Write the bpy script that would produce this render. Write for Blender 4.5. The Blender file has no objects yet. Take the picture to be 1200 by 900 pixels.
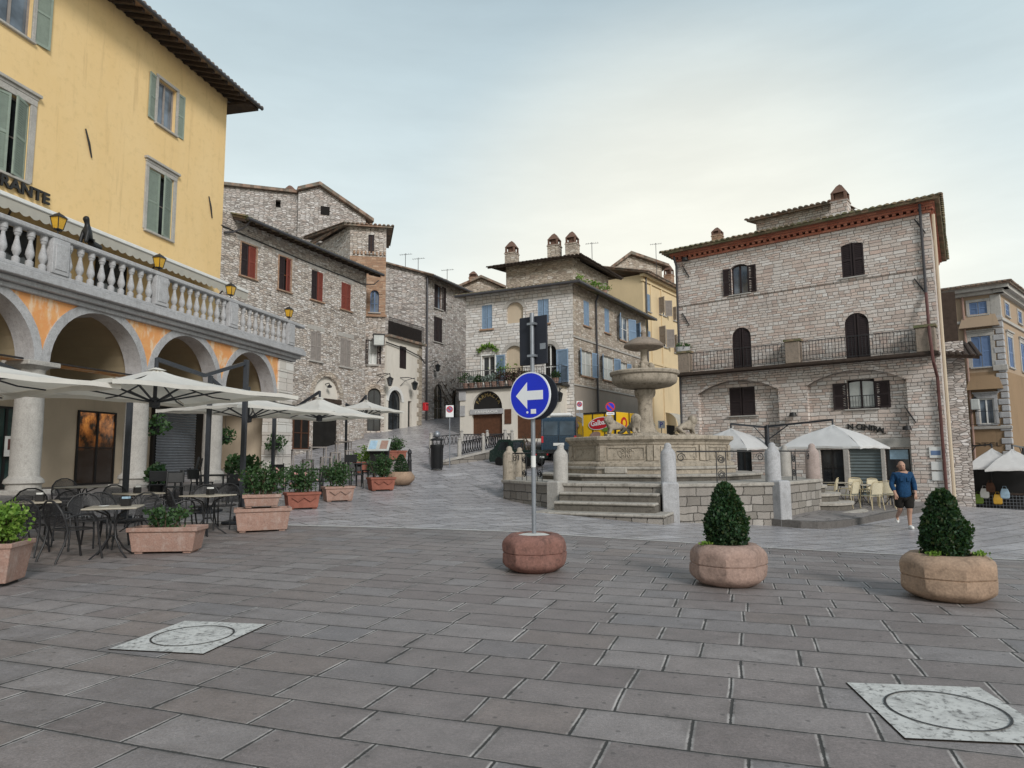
import bpy, bmesh, math, random
import numpy as np
from mathutils import Vector, Matrix, Euler
R = math.radians
PI = math.pi
rnd = random.Random(7)
scene = bpy.context.scene
col = scene.collection

# ------------------------------------------------------------------ camera (a hand-held phone in the square)
CAM = Vector((0, 0, 1.48)); FPX = 790.0
PITCH, ROLL = 6.14, -0.4
RM = Matrix.Rotation(R(90 + PITCH), 3, 'X') @ Matrix.Rotation(R(ROLL), 3, 'Z')
cd = bpy.data.cameras.new('camera'); cam = bpy.data.objects.new('camera', cd); col.objects.link(cam)
cam.location = CAM; cam.rotation_euler = RM.to_euler()
cd.sensor_width = 36; cd.lens = FPX / 1200 * 36; cd.clip_start = .1; cd.clip_end = 2000
scene.camera = cam

def ray(px, py):
    return RM @ Vector(((px - 600) / FPX, (450 - py) / FPX, -1))
def at(px, py, Y):
    v = ray(px, py); return CAM + v * (Y / v.y)
def atx(px, Y):                       # ground position X of an image column at depth Y (around eye height)
    v = ray(px, 535); return v.x / v.y * Y

# ------------------------------------------------------------------ ground heights measured in the square
CP = [(-14,0,0),(0,-6,0),(14,0,-.05),(0,3,0),(-8,6,.02),(8,6,-.03),(0,9,0),(6,9,-.04),(9,8,-.08),(-6,10,.03),(-12,10,.05),
 (-4.7,14.2,.1),(0,13.3,.03),(6.3,10.9,-.12),(12,10,-.2),(-5.1,13.8,.07),(-9,14,.15),(-6.3,20,.34),(-4.7,24,.68),(-10.5,19.5,.4),(-9.2,26,.8),
 (-.3,22,.12),(1.24,19.2,0),(4.1,17.9,-.24),(7.25,18.5,-.43),(9.4,20.8,-.45),(10.4,17.9,-.47),(14,25,-.42),(15.5,23,-.5),(8,29,.1),
 (-3,27,1.0),(.4,29,1.05),(1.8,29.5,1.12),(4,33,1.4),(5,27,.6),(1,26,.62),(18,28,-.65),(20,35,-.95),(26,42,-1.2),(40,60,-2),
 (-5.8,36,2.5),(-6.4,39,2.95),(-4.6,44,3.6),(-3.5,50,4.3),(-2,70,6.5),(-10,33,1.75),(-8.2,37.6,2.6),(-30,30,3),(-30,60,8),(10,60,5),(20,18,-.55),(30,20,-.7),(-40,0,.3),(40,0,-.4),(0,130,10),(-40,130,12),(40,130,3)]
_c = np.array(CP, float)
def _U(d2):
    return np.where(d2 < 1e-9, 0, .5 * d2 * np.log(np.maximum(d2, 1e-9)))
_n = len(_c); _K = _U(((_c[:, None, :2] - _c[None, :, :2]) ** 2).sum(-1)) + np.eye(_n) * .4
_P = np.c_[np.ones(_n), _c[:, :2]]
_S = np.linalg.solve(np.block([[_K, _P], [_P.T, np.zeros((3, 3))]]), np.r_[_c[:, 2], np.zeros(3)])
def gza(X, Y):
    X = np.asarray(X, float); Y = np.asarray(Y, float)
    d2 = (X[..., None] - _c[:, 0]) ** 2 + (Y[..., None] - _c[:, 1]) ** 2
    return (_U(d2) * _S[:_n]).sum(-1) + _S[_n] + _S[_n + 1] * X + _S[_n + 2] * Y
def gz(x, y): return float(gza(x, y))
def gat(px, py):                      # where the ground is met along a line of sight
    v = ray(px, py); s = 1.0; last = 0
    for i in range(4000):
        s += .02
        p = CAM + v * s
        if i % 5 == 0 and p.y > 60: break
        if p.z < gz(p.x, p.y): break
    p.z = gz(p.x, p.y); return p

# ------------------------------------------------------------------ mesh builder
class MB:
    def __init__(s): s.v = []; s.f = []
    def add(s, vs, fs):
        o = len(s.v); s.v += [tuple(p) for p in vs]; s.f += [tuple(i + o for i in f) for f in fs]; return s
    def quad(s, *p): return s.add(p, [tuple(range(len(p)))])
    def box(s, x0, x1, y0, y1, z0, z1, rot=None, at=None):
        vs = [Vector((x, y, z)) for z in (z0, z1) for x, y in ((x0, y0), (x1, y0), (x1, y1), (x0, y1))]
        if rot is not None:
            m = rot.to_matrix() if isinstance(rot, Euler) else rot
            vs = [m @ v for v in vs]
        if at is not None: vs = [v + Vector(at) for v in vs]
        return s.add(vs, [(3, 2, 1, 0), (4, 5, 6, 7), (0, 1, 5, 4), (1, 2, 6, 5), (2, 3, 7, 6), (3, 0, 4, 7)])
    def prism(s, poly, z0, z1, cap0=True):      # poly counter-clockwise (x,y); z may be lists
        n = len(poly)
        a = z0 if isinstance(z0, (list, tuple)) else [z0] * n; b = z1 if isinstance(z1, (list, tuple)) else [z1] * n
        vs = [(p[0], p[1], a[i]) for i, p in enumerate(poly)] + [(p[0], p[1], b[i]) for i, p in enumerate(poly)]
        fs = [(i, (i + 1) % n, n + (i + 1) % n, n + i) for i in range(n)] + [tuple(range(n, 2 * n))]
        if cap0: fs.append(tuple(reversed(range(n))))
        return s.add(vs, fs)
    def frontprism(s, poly, y0, y1):            # poly in (x,z), extruded along y
        n = len(poly)
        vs = [(p[0], y0, p[1]) for p in poly] + [(p[0], y1, p[1]) for p in poly]
        fs = [(i, n + i, n + (i + 1) % n, (i + 1) % n)[::-1] for i in range(n)] + [tuple(range(n)), tuple(reversed(range(n, 2 * n)))]
        return s.add(vs, fs)
    def tube(s, pts, r, n=6, closed=False, flat=None):
        P = [Vector(p) for p in pts]; m = len(P); rs = r if isinstance(r, (list, tuple)) else [r] * m
        vs = []; up = None
        for i, p in enumerate(P):
            if closed: t = P[(i + 1) % m] - P[i - 1]
            else: t = P[min(i + 1, m - 1)] - P[max(i - 1, 0)]
            if t.length < 1e-9: t = Vector((0, 0, 1))
            t.normalize()
            if up is None: up = Vector((0, 0, 1)) if abs(t.z) < .9 else Vector((1, 0, 0))
            a = t.cross(up)
            if a.length < 1e-4: a = t.cross(Vector((0, 1, 0)))
            a.normalize(); b = a.cross(t).normalized(); up = b
            for k in range(n):
                q = 2 * PI * (k + .5) / n
                vs.append(p + (a * math.cos(q) + b * math.sin(q) * (flat or 1)) * rs[i])
        fs = []
        for i in range(m if closed else m - 1):
            j = (i + 1) % m
            for k in range(n):
                l = (k + 1) % n
                fs.append((i * n + k, i * n + l, j * n + l, j * n + k))
        if not closed: fs += [tuple(reversed(range(n))), tuple(range((m - 1) * n, m * n))]
        return s.add(vs, fs)
    def lathe(s, prof, n=16, c=(0, 0, 0), rot=0, sx=1, sy=1):
        vs = []; m = len(prof)
        for r, z in prof:
            for k in range(n):
                q = 2 * PI * k / n + rot
                vs.append((c[0] + r * math.cos(q) * sx, c[1] + r * math.sin(q) * sy, c[2] + z))
        fs = [(i * n + k, i * n + (k + 1) % n, (i + 1) * n + (k + 1) % n, (i + 1) * n + k) for i in range(m - 1) for k in range(n)]
        if prof[0][0] > 1e-6: fs.append(tuple(reversed(range(n))))
        if prof[-1][0] > 1e-6: fs.append(tuple(range((m - 1) * n, m * n)))
        return s.add(vs, fs)
    def ball(s, c, r, sx=1, sy=1, sz=1, n=12, m=8):
        prof = [(max(1e-7, r * math.sin(PI * i / m)), -r * math.cos(PI * i / m) * sz) for i in range(m + 1)]
        return s.lathe(prof, n, c, 0, sx, sy)
    def leaf(s, p, size, rg, up=.3):
        d = Vector((rg.gauss(0, 1), rg.gauss(0, 1), rg.gauss(0, 1) + up)).normalized()
        a = d.orthogonal().normalized(); a.rotate(Matrix.Rotation(rg.random() * 6.28, 3, d))
        w = d.cross(a) if rg.random() < .5 else a
        l = size * rg.uniform(.7, 1.3); p = Vector(p)
        w = w * l * .34
        return s.add([p, p + d * l * .5 + w, p + d * l, p + d * l * .5 - w], [(0, 1, 2, 3)])
    def build(s, name, mat, parent=None, smooth=None, bevel=0, loc=None, rz=0, seg=1):
        me = bpy.data.meshes.new(name); me.from_pydata(s.v, [], s.f); me.validate()
        if bevel:
            bm = bmesh.new(); bm.from_mesh(me)
            bmesh.ops.remove_doubles(bm, verts=bm.verts, dist=1e-5)
            es = [e for e in bm.edges if len(e.link_faces) == 2 and e.calc_face_angle(0) > .4]
            bmesh.ops.bevel(bm, geom=es, offset=bevel, segments=seg, profile=.6, affect='EDGES', clamp_overlap=True)
            bm.to_mesh(me); bm.free()
        if smooth is not None:
            me.polygons.foreach_set('use_smooth', [True] * len(me.polygons)); me.set_sharp_from_angle(angle=R(smooth))
        uv_box(me)
        if mat is not None: me.materials.append(mat)
        o = bpy.data.objects.new(name, me); col.objects.link(o); o.parent = parent
        if loc is not None: o.location = loc
        o.rotation_euler[2] = rz
        return o

def uv_box(me):
    nv = len(me.vertices); nl = len(me.loops); nf = len(me.polygons)
    if not nf: return
    co = np.empty(nv * 3); me.vertices.foreach_get('co', co); co = co.reshape(-1, 3)
    li = np.empty(nl, int); me.loops.foreach_get('vertex_index', li)
    nr = np.empty(nf * 3); me.polygons.foreach_get('normal', nr); nr = nr.reshape(-1, 3)
    tot = np.empty(nf, int); me.polygons.foreach_get('loop_total', tot)
    fi = np.repeat(np.arange(nf), tot); p = co[li]; n = nr[fi]
    hor = np.abs(n[:, 2]) > .75
    h = np.hypot(n[:, 0], n[:, 1]); h = np.where(h < 1e-6, 1, h)
    tx, ty = -n[:, 1] / h, n[:, 0] / h
    u = np.where(hor, p[:, 0], p[:, 0] * tx + p[:, 1] * ty)
    v = np.where(hor, p[:, 1], p[:, 2] / np.maximum(h, .3))
    lay = me.uv_layers.new(name='UVMap'); lay.data.foreach_set('uv', np.c_[u, v].ravel())

def tag(o, label=None, cat=None, group=None, kind=None):
    if label: o['label'] = label
    if cat: o['category'] = cat
    if group: o['group'] = group
    if kind: o['kind'] = kind
    return o
def empty(name, loc, rz=0, label=None, cat=None, group=None):
    o = bpy.data.objects.new(name, None); col.objects.link(o); o.location = loc; o.rotation_euler[2] = rz
    o.empty_display_size = .2
    return tag(o, label, cat, group)
def copy_tree(o, parent=None):
    c = o.copy(); col.objects.link(c); c.parent = parent
    for ch in list(o.children): copy_tree(ch, c)
    return c
def place(o, loc, rz=0, s=None, label=None, group=None):
    o.location = loc; o.rotation_euler[2] = rz
    if s: o.scale = (s, s, s)
    return tag(o, label, None, group)
def text(name, body, size, mat, parent, loc, rot, ext=.01, width=None, align='LEFT', bold=0):
    cu = bpy.data.curves.new(name, 'FONT'); cu.body = body; cu.size = size; cu.extrude = ext; cu.align_x = align; cu.offset = bold
    cu.resolution_u = 3
    t = bpy.data.objects.new('tmp', cu); col.objects.link(t)
    me = bpy.data.meshes.new_from_object(t.evaluated_get(bpy.context.evaluated_depsgraph_get()))
    bpy.data.objects.remove(t)
    if width:
        xs = [v.co.x for v in me.vertices]; k = width / (max(xs) - min(xs))
        for v in me.vertices: v.co.x *= k
    me.materials.clear(); me.materials.append(mat)
    o = bpy.data.objects.new(name, me); col.objects.link(o); o.parent = parent; o.location = loc; o.rotation_euler = rot
    return o
def skin(name, pts, edges, mat, parent=None, sub=2, loc=(0, 0, 0), rz=0):   # pts: (x,y,z,r) ; root = first
    me = bpy.data.meshes.new(name); me.from_pydata([p[:3] for p in pts], edges, [])
    t = bpy.data.objects.new(name, me); col.objects.link(t)
    m = t.modifiers.new('s', 'SKIN'); m.use_smooth_shade = True
    for i, d in enumerate(me.skin_vertices[0].data):
        rr = pts[i][3]; d.radius = rr if isinstance(rr, tuple) else (rr, rr); d.use_root = (i == 0)
    q = t.modifiers.new('d', 'SUBSURF'); q.levels = sub; q.render_levels = sub
    bpy.context.view_layer.update()
    r = bpy.data.meshes.new_from_object(t.evaluated_get(bpy.context.evaluated_depsgraph_get()))
    bpy.data.objects.remove(t)
    r.polygons.foreach_set('use_smooth', [True] * len(r.polygons))
    r.materials.clear(); r.materials.append(mat)
    if not r.uv_layers: uv_box(r)
    o = bpy.data.objects.new(name, r); col.objects.link(o); o.parent = parent; o.location = loc; o.rotation_euler[2] = rz
    return o

# ------------------------------------------------------------------ materials
class G:
    def __init__(s, name, rough=.8, spec=.3):
        s.m = bpy.data.materials.new(name); s.m.use_nodes = True; s.t = s.m.node_tree
        s.b = s.t.nodes['Principled BSDF']; s.out = s.t.nodes['Material Output']
        s.b.inputs['Roughness'].default_value = rough; s.b.inputs['Specular IOR Level'].default_value = spec
    def n(s, typ, ins=None, **props):
        nd = s.t.nodes.new('ShaderNode' + typ)
        for k, v in props.items(): setattr(nd, k, v)
        for k, v in (ins or {}).items(): s.set(nd.inputs[k], v)
        return nd
    def set(s, sock, v):
        if isinstance(v, bpy.types.NodeSocket): s.t.links.new(v, sock)
        else:
            if isinstance(v, (tuple, list)) and len(v) == 3 and sock.type == 'RGBA': v = (*v, 1)
            sock.default_value = v
    def p(s, key, v): s.set(s.b.inputs[key], v); return s
    def uv(s): return s.n('TexCoord').outputs['UV']
    def obj(s): return s.n('TexCoord').outputs['Object']
    def math(s, op, a, b=0., c=0., clamp=False):
        return s.n('Math', {0: a, 1: b, 2: c}, operation=op, use_clamp=clamp).outputs[0]
    def vm(s, op, a, b): return s.n('VectorMath', {0: a, 1: b}, operation=op).outputs[0]
    def noise(s, vec, scale, detail=4, rough=.6, out='Fac'):
        return s.n('TexNoise', {'Vector': vec, 'Scale': scale, 'Detail': detail, 'Roughness': rough}).outputs[out]
    def ramp(s, fac, stops, interp='LINEAR'):
        nd = s.n('ValToRGB', {'Fac': fac}); cr = nd.color_ramp; cr.interpolation = interp
        while len(cr.elements) < len(stops): cr.elements.new(.5)
        for e, (p, c) in zip(cr.elements, stops):
            e.position = p; e.color = (*c, 1) if isinstance(c, tuple) else (c, c, c, 1)
        return nd.outputs['Color']
    def rng(s, v, a, b, c=0., d=1.): return s.n('MapRange', {'Value': v, 'From Min': a, 'From Max': b, 'To Min': c, 'To Max': d}).outputs['Result']
    def mix(s, f, a, b, blend='MIX'):
        return (lambda nd: nd.outputs[2])(s.n('Mix', {0: f, 6: a, 7: b}, data_type='RGBA', blend_type=blend))
    def bump(s, h, strength=.5, dist=.02, normal=None):
        nd = s.n('Bump', {'Height': h, 'Strength': strength, 'Distance': dist})
        if normal is not None: s.set(nd.inputs['Normal'], normal)
        s.set(s.b.inputs['Normal'], nd.outputs['Normal']); return nd.outputs['Normal']
    def island(s): return s.n('NewGeometry').outputs['Random Per Island']

def plain(name, c, rough=.7, spec=.3, var=.25, scale=6, bump=.15, metal=0, dist=.01):
    g = G(name, rough, spec); v = g.obj()
    f = g.noise(v, scale, 6, .65); f2 = g.noise(v, scale * 9, 4, .6)
    a = tuple(x * (1 - var) for x in c); b = tuple(min(1, x * (1 + var)) for x in c)
    k = g.mix(.35, g.ramp(f, [(.3, a), (.7, b)]), g.ramp(f2, [(.3, a), (.7, b)]))
    g.p('Base Color', k)
    if metal: g.p('Metallic', metal)
    g.p('Roughness', g.rng(f2, .2, .8, max(.02, rough - .12), min(1, rough + .12)))
    if bump: g.bump(g.math('ADD', f2, g.math('MULTIPLY', f, .6)), bump, dist)
    return g.m

def rubble(name, pal, mortar, su=.34, sv=.14, rand=.8, edge=.07, dist=.35, bump=.8, weather=.5, dirt=(.08, .075, .07)):
    g = G(name, .92, .15); uv = g.uv()
    w = g.vm('MULTIPLY_ADD', g.noise(uv, 2.2, 3, .6, 'Color'), (1, 1, 0)) if False else g.n('VectorMath', {0: g.noise(uv, 2.6, 3, .6, 'Color'), 1: (.12 * dist * 3, .05 * dist * 3, 0), 2: uv}, operation='MULTIPLY_ADD').outputs[0]
    # broad patches where the stones get larger or smaller
    m = g.vm('MULTIPLY', w, (1 / su, 1 / sv, 1))
    def vor(feature, out, sc=1):
        return g.n('TexVoronoi', {'Vector': m, 'Scale': sc, 'Randomness': rand}, feature=feature, voronoi_dimensions='2D').outputs[out]
    cell = vor('F1', 'Color'); ed = vor('DISTANCE_TO_EDGE', 'Distance')
    sep = g.n('SeparateColor', {0: cell})
    k = len(pal); stops = [((i + .5) / k, c) for i, c in enumerate(pal)]
    stone = g.ramp(sep.outputs[0], stops)
    fine = g.noise(uv, 30, 5, .7); big = g.noise(uv, .45, 5, .65); mid = g.noise(uv, 5, 4, .65)
    stone = g.mix(.55, stone, g.ramp(fine, [(.25, .25), (.75, .85)]), 'OVERLAY')
    stone = g.mix(.5, stone, g.ramp(sep.outputs[1], [(0, .38), (1, .66)]), 'OVERLAY')
    edn = g.math('ADD', ed, g.math('MULTIPLY', g.math('SUBTRACT', fine, .5), .08))
    mm = g.rng(edn, edge * .35, edge, 1, 0)
    mcol = g.mix(g.rng(mid, .35, .65), mortar, tuple(c * .6 for c in mortar))
    c = g.mix(mm, stone, mcol)
    c = g.mix(g.math('MULTIPLY', g.rng(big, .5, .78), weather), c, g.mix(.5, c, dirt))
    drip = g.noise(g.vm('MULTIPLY', uv, (2.2, .2, 1)), 1, 5, .7); c = g.mix(g.math('MULTIPLY', g.rng(drip, .54, .78), weather * .8), c, g.mix(.5, c, dirt))
    hole = g.rng(g.noise(g.vm('MULTIPLY', uv, (3.1, 4.2, 1)), 1, 2, .5), .68, .73, 0, .75)
    c = g.mix(hole, c, (.05, .045, .04))
    g.p('Base Color', c)
    h = g.math('ADD', g.rng(edn, 0, edge * 2.2), g.math('MULTIPLY', fine, .45))
    h = g.math('ADD', h, g.math('MULTIPLY', sep.outputs[2], .6))
    g.bump(h, bump, .035)
    return g.m

def coursed(name, pal, mortar, bw=.42, rh=.155, ms=.011, bump=.7, dirt=.4, rnd_w=.2, warp=(.12, .035, 0)):
    g = G(name, .9, .18); uv = g.uv()
    sx = g.n('SeparateXYZ', {0: uv})
    wv = g.noise(uv, 2.3, 4, .6, 'Color'); w = g.n('VectorMath', {0: wv, 1: warp, 2: uv}, operation='MULTIPLY_ADD').outputs[0]
    s2 = g.n('SeparateXYZ', {0: w})
    fine = g.noise(uv, 34, 5, .7); big = g.noise(uv, .4, 5, .65); mid = g.noise(uv, 6, 4, .65)
    # rows of unequal height: warp v with a slow sine, then cell maths per row
    v = g.math('DIVIDE', g.math('ADD', s2.outputs[1], g.math('MULTIPLY', g.math('SINE', g.math('MULTIPLY', s2.outputs[1], 5.1)), .05)), rh)
    row = g.math('FLOOR', v); fv = g.math('FRACT', v)
    wn = g.n('TexWhiteNoise', {'W': row}, noise_dimensions='1D')
    r1 = wn.outputs['Value']; r2 = g.n('SeparateColor', {0: wn.outputs['Color']}).outputs[1]
    wd = g.math('MULTIPLY_ADD', r1, bw * .9, bw * .6)
    jig = g.math('MULTIPLY', g.noise(g.n('CombineXYZ', {0: g.math('MULTIPLY', sx.outputs[0], 1.9), 1: g.math('MULTIPLY', row, 7.3)}).outputs[0], 1, 1, .5), rnd_w * 3)
    u = g.math('ADD', g.math('ADD', g.math('DIVIDE', s2.outputs[0], wd), g.math('MULTIPLY', r2, 13.7)), jig)
    cu = g.math('FLOOR', u); fu = g.math('FRACT', u)
    cw = g.n('TexWhiteNoise', {'Vector': g.n('CombineXYZ', {0: cu, 1: row}).outputs[0]}, noise_dimensions='2D')
    du = g.math('MULTIPLY', g.math('MINIMUM', fu, g.math('SUBTRACT', 1, fu)), wd)
    dv = g.math('MULTIPLY', g.math('MINIMUM', fv, g.math('SUBTRACT', 1, fv)), rh)
    ed = g.math('MINIMUM', du, dv)
    ed = g.math('ADD', ed, g.math('MULTIPLY', g.math('SUBTRACT', fine, .5), .02))
    sc = g.n('SeparateColor', {0: cw.outputs['Color']})
    k = len(pal); stone = g.ramp(sc.outputs[0], [((i + .5) / k, c) for i, c in enumerate(pal)])
    stone = g.mix(.5, stone, g.ramp(fine, [(.25, .25), (.75, .85)]), 'OVERLAY')
    stone = g.mix(.5, stone, g.ramp(sc.outputs[1], [(0, .4), (1, .62)]), 'OVERLAY')
    c = g.mix(g.rng(ed, ms * .5, ms * 1.3, 1, 0), stone, g.mix(g.rng(mid, .35, .65), mortar, tuple(x * .6 for x in mortar)))
    c = g.mix(g.math('MULTIPLY', g.rng(big, .5, .78), dirt), c, g.mix(.55, c, (.1, .09, .085)))
    drip = g.noise(g.vm('MULTIPLY', uv, (2.2, .2, 1)), 1, 5, .7); c = g.mix(g.math('MULTIPLY', g.rng(drip, .54, .78), dirt), c, g.mix(.5, c, (.12, .105, .095)))
    g.p('Base Color', c)
    h = g.math('ADD', g.math('ADD', g.rng(ed, 0, ms * 2), g.math('MULTIPLY', fine, .4)), g.math('MULTIPLY', sc.outputs[2], .6))
    g.bump(h, bump, .03)
    return g.m

def plaster(name, c, stain=(.2, .15, .08), amount=.4, warm=None):
    g = G(name, .9, .15); uv = g.uv()
    a = g.noise(g.vm('MULTIPLY', uv, (1, .45, 1)), .55, 6, .7); b = g.noise(uv, 3.5, 5, .7); f = g.noise(uv, 40, 3, .6)
    k = g.mix(g.rng(a, .35, .68), c, warm or tuple(x * .86 for x in c))
    k = g.mix(g.math('MULTIPLY', g.rng(b, .52, .75), amount * .6), k, tuple(x * .72 for x in c))
    drip = g.noise(g.vm('MULTIPLY', uv, (3.2, .22, 1)), 1, 5, .7)
    k = g.mix(g.math('MULTIPLY', g.rng(drip, .56, .8), amount), k, stain)
    g.p('Base Color', k); g.bump(g.math('ADD', g.math('MULTIPLY', b, .8), g.math('MULTIPLY', f, .4)), .25, .01)
    return g.m

def tiles(name, c1=(.16, .1, .075), c2=(.3, .2, .15), lichen=(.13, .13, .11)):
    g = G(name, .9, .15); uv = g.uv()
    r = g.n('SeparateColor', {0: g.n('TexVoronoi', {'Vector': g.vm('MULTIPLY', uv, (4.4, 2.6, 1)), 'Scale': 1, 'Randomness': .3}, voronoi_dimensions='2D').outputs['Color']})
    k = g.ramp(r.outputs[0], [(.1, c1), (.55, c2), (.9, tuple(x * 1.25 for x in c2))])
    f = g.noise(uv, 1.6, 6, .7); f2 = g.noise(uv, 25, 4, .6)
    k = g.mix(g.rng(f, .4, .65), k, g.mix(f2, lichen, tuple(x * 1.6 for x in lichen)))
    g.p('Base Color', k); g.bump(f2, .4, .01)
    return g.m

def leafmat(name, cs, trans=.25):
    g = G(name, .55, .35); i = g.island()
    k = g.ramp(i, [(x / (len(cs) - 1), c) for x, c in enumerate(cs)])
    g.p('Base Color', k)
    tr = g.n('BsdfTranslucent', {'Color': g.mix(.5, k, (.2, .4, .05))})
    ms = g.n('MixShader', {0: trans, 1: g.b.outputs[0], 2: tr.outputs[0]})
    g.t.links.new(ms.outputs[0], g.out.inputs[0]); return g.m

def canvas(name, c):
    g = G(name, .85, .15); uv = g.uv(); f = g.noise(uv, 2, 5, .6); w = g.noise(uv, 120, 2, .5)
    k = g.mix(g.rng(f, .35, .7), c, tuple(x * .86 for x in c)); g.p('Base Color', k); g.bump(g.math('ADD', w, g.math('MULTIPLY', f, 3)), .15, .01)
    tr = g.n('BsdfTranslucent', {'Color': (c[0] * .9, c[1] * .86, c[2] * .76, 1)})
    ms = g.n('MixShader', {0: .28, 1: g.b.outputs[0], 2: tr.outputs[0]})
    g.t.links.new(ms.outputs[0], g.out.inputs[0]); return g.m

def glass(name, c=(.03, .035, .04), rough=.06):
    g = G(name, rough, .7); uv = g.uv(); f = g.noise(uv, 1.3, 3, .5)
    g.p('Base Color', g.ramp(f, [(.35, tuple(x * .5 for x in c)), (.7, tuple(x * 1.5 for x in c))])); g.bump(g.noise(uv, 1.1, 2, .5), .06, .02); return g.m

def emit(name, c, s):
    g = G(name, .5); f = g.noise(g.uv(), 3.2, 4, .6)
    g.p('Base Color', (.1, .06, .03)); g.p('Emission Color', g.ramp(f, [(.35, tuple(x * .1 for x in c)), (.5, c), (.75, tuple(x * 1.2 for x in c))])); g.p('Emission Strength', s); return g.m

def paving(name, ang, rh, wmin, wmax, pal, joint=(.05, .048, .045), pale=(.42, .4, .37), pale_amt=.8, rough=.55, dark_w=.006, pale_w=.022):
    g = G(name, rough, .4); uv = g.n('VectorRotate', {'Vector': g.obj(), 'Angle': R(ang)}, rotation_type='Z_AXIS').outputs[0]
    wob = g.n('VectorMath', {0: g.noise(uv, .9, 2, .5, 'Color'), 1: (.05, .05, 0), 2: uv}, operation='MULTIPLY_ADD').outputs[0]
    s = g.n('SeparateXYZ', {0: wob})
    v = g.math('DIVIDE', s.outputs[1], rh); row = g.math('FLOOR', v); fv = g.math('FRACT', v)
    wn = g.n('TexWhiteNoise', {'W': row}, noise_dimensions='1D'); rc = g.n('SeparateColor', {0: wn.outputs['Color']})
    wd = g.math('MULTIPLY_ADD', wn.outputs['Value'], wmax - wmin, wmin)
    jig = g.math('MULTIPLY', g.noise(g.n('CombineXYZ', {0: s.outputs[0], 1: g.math('MULTIPLY', row, 9.7)}).outputs[0], .9, 1, .5), .45)
    u = g.math('ADD', g.math('ADD', g.math('DIVIDE', s.outputs[0], wd), g.math('MULTIPLY', rc.outputs[1], 17.3)), jig)
    cu = g.math('FLOOR', u); fu = g.math('FRACT', u)
    cw = g.n('SeparateColor', {0: g.n('TexWhiteNoise', {'Vector': g.n('CombineXYZ', {0: cu, 1: row}).outputs[0]}, noise_dimensions='2D').outputs['Color']})
    du = g.math('MULTIPLY', g.math('MINIMUM', fu, g.math('SUBTRACT', 1, fu)), wd)
    dv = g.math('MULTIPLY', g.math('MINIMUM', fv, g.math('SUBTRACT', 1, fv)), rh)
    fine = g.noise(uv, 45, 5, .75); mid = g.noise(uv, 4.5, 5, .7); big = g.noise(uv, .35, 5, .6); grit = g.noise(uv, 130, 2, .6)
    k = len(pal); c = g.ramp(cw.outputs[0], [((i + .5) / k, x) for i, x in enumerate(pal)])
    c = g.mix(.6, c, g.ramp(fine, [(.25, .3), (.75, .75)]), 'OVERLAY')
    c = g.mix(.55, c, g.ramp(mid, [(.3, .36), (.7, .64)]), 'OVERLAY'); c = g.mix(.5, c, g.ramp(grit, [(.3, .3), (.7, .72)]), 'OVERLAY')
    c = g.mix(.5, c, g.ramp(big, [(.3, .36), (.7, .62)]), 'OVERLAY')
    # pitted slabs
    pit = g.math('MULTIPLY', g.rng(grit, .6, .68), g.rng(cw.outputs[2], .45, .8))
    c = g.mix(g.math('MULTIPLY', pit, .7), c, (.04, .037, .036))
    st_ = g.noise(uv, 1.15, 6, .75); c = g.mix(g.rng(st_, .55, .72, 0, .5), c, (.09, .082, .078)); c = g.mix(g.rng(g.noise(uv, 2.3, 6, .8), .6, .74, 0, .35), c, (.36, .34, .32))
    # worn spots and old gum
    gum = g.n('TexVoronoi', {'Vector': uv, 'Scale': 3.1}, voronoi_dimensions='2D').outputs['Distance']
    c = g.mix(g.rng(gum, .035, .05, .5, 0), c, (.05, .047, .045))
    wobf = g.math('MULTIPLY', g.math('SUBTRACT', g.math('ADD', g.math('MULTIPLY', fine, .5), g.math('MULTIPLY', mid, .5)), .5), .03)
    du2 = g.math('ADD', du, wobf); dv2 = g.math('ADD', dv, wobf)
    brk = g.rng(mid, .38, .55)
    pu = g.math('MULTIPLY', g.rng(du2, pale_w * .8, pale_w * 1.25, 1, 0), g.math('MULTIPLY', brk, pale_amt))
    pv = g.math('MULTIPLY', g.rng(dv2, pale_w * .45, pale_w * .85, 1, 0), g.math('MULTIPLY', brk, pale_amt * .45))
    c = g.mix(g.math('MAXIMUM', pu, pv), c, pale)
    ed = g.math('MINIMUM', du2, dv2)
    c = g.mix(g.math('MULTIPLY', g.rng(ed, .02, .075, .42, 0), g.rng(g.noise(uv, 1.7, 4, .7), .4, .65)), c, (.1, .088, .082))
    jt = g.rng(ed, dark_w, dark_w * 1.8, 1, 0)
    c = g.mix(jt, c, joint)
    g.p('Base Color', c); g.p('Roughness', g.math('ADD', g.rng(mid, .2, .8, rough - .14, rough + .16), g.math('MULTIPLY', jt, .3)))
    h = g.math('ADD', g.math('ADD', g.rng(ed, 0, .02), g.math('MULTIPLY', fine, .35)), g.math('ADD', g.math('MULTIPLY', cw.outputs[1], .25), g.math('MULTIPLY', mid, .5)))
    g.bump(g.math('SUBTRACT', h, g.math('MULTIPLY', pit, .25)), .55, .012)
    return g.m

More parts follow.
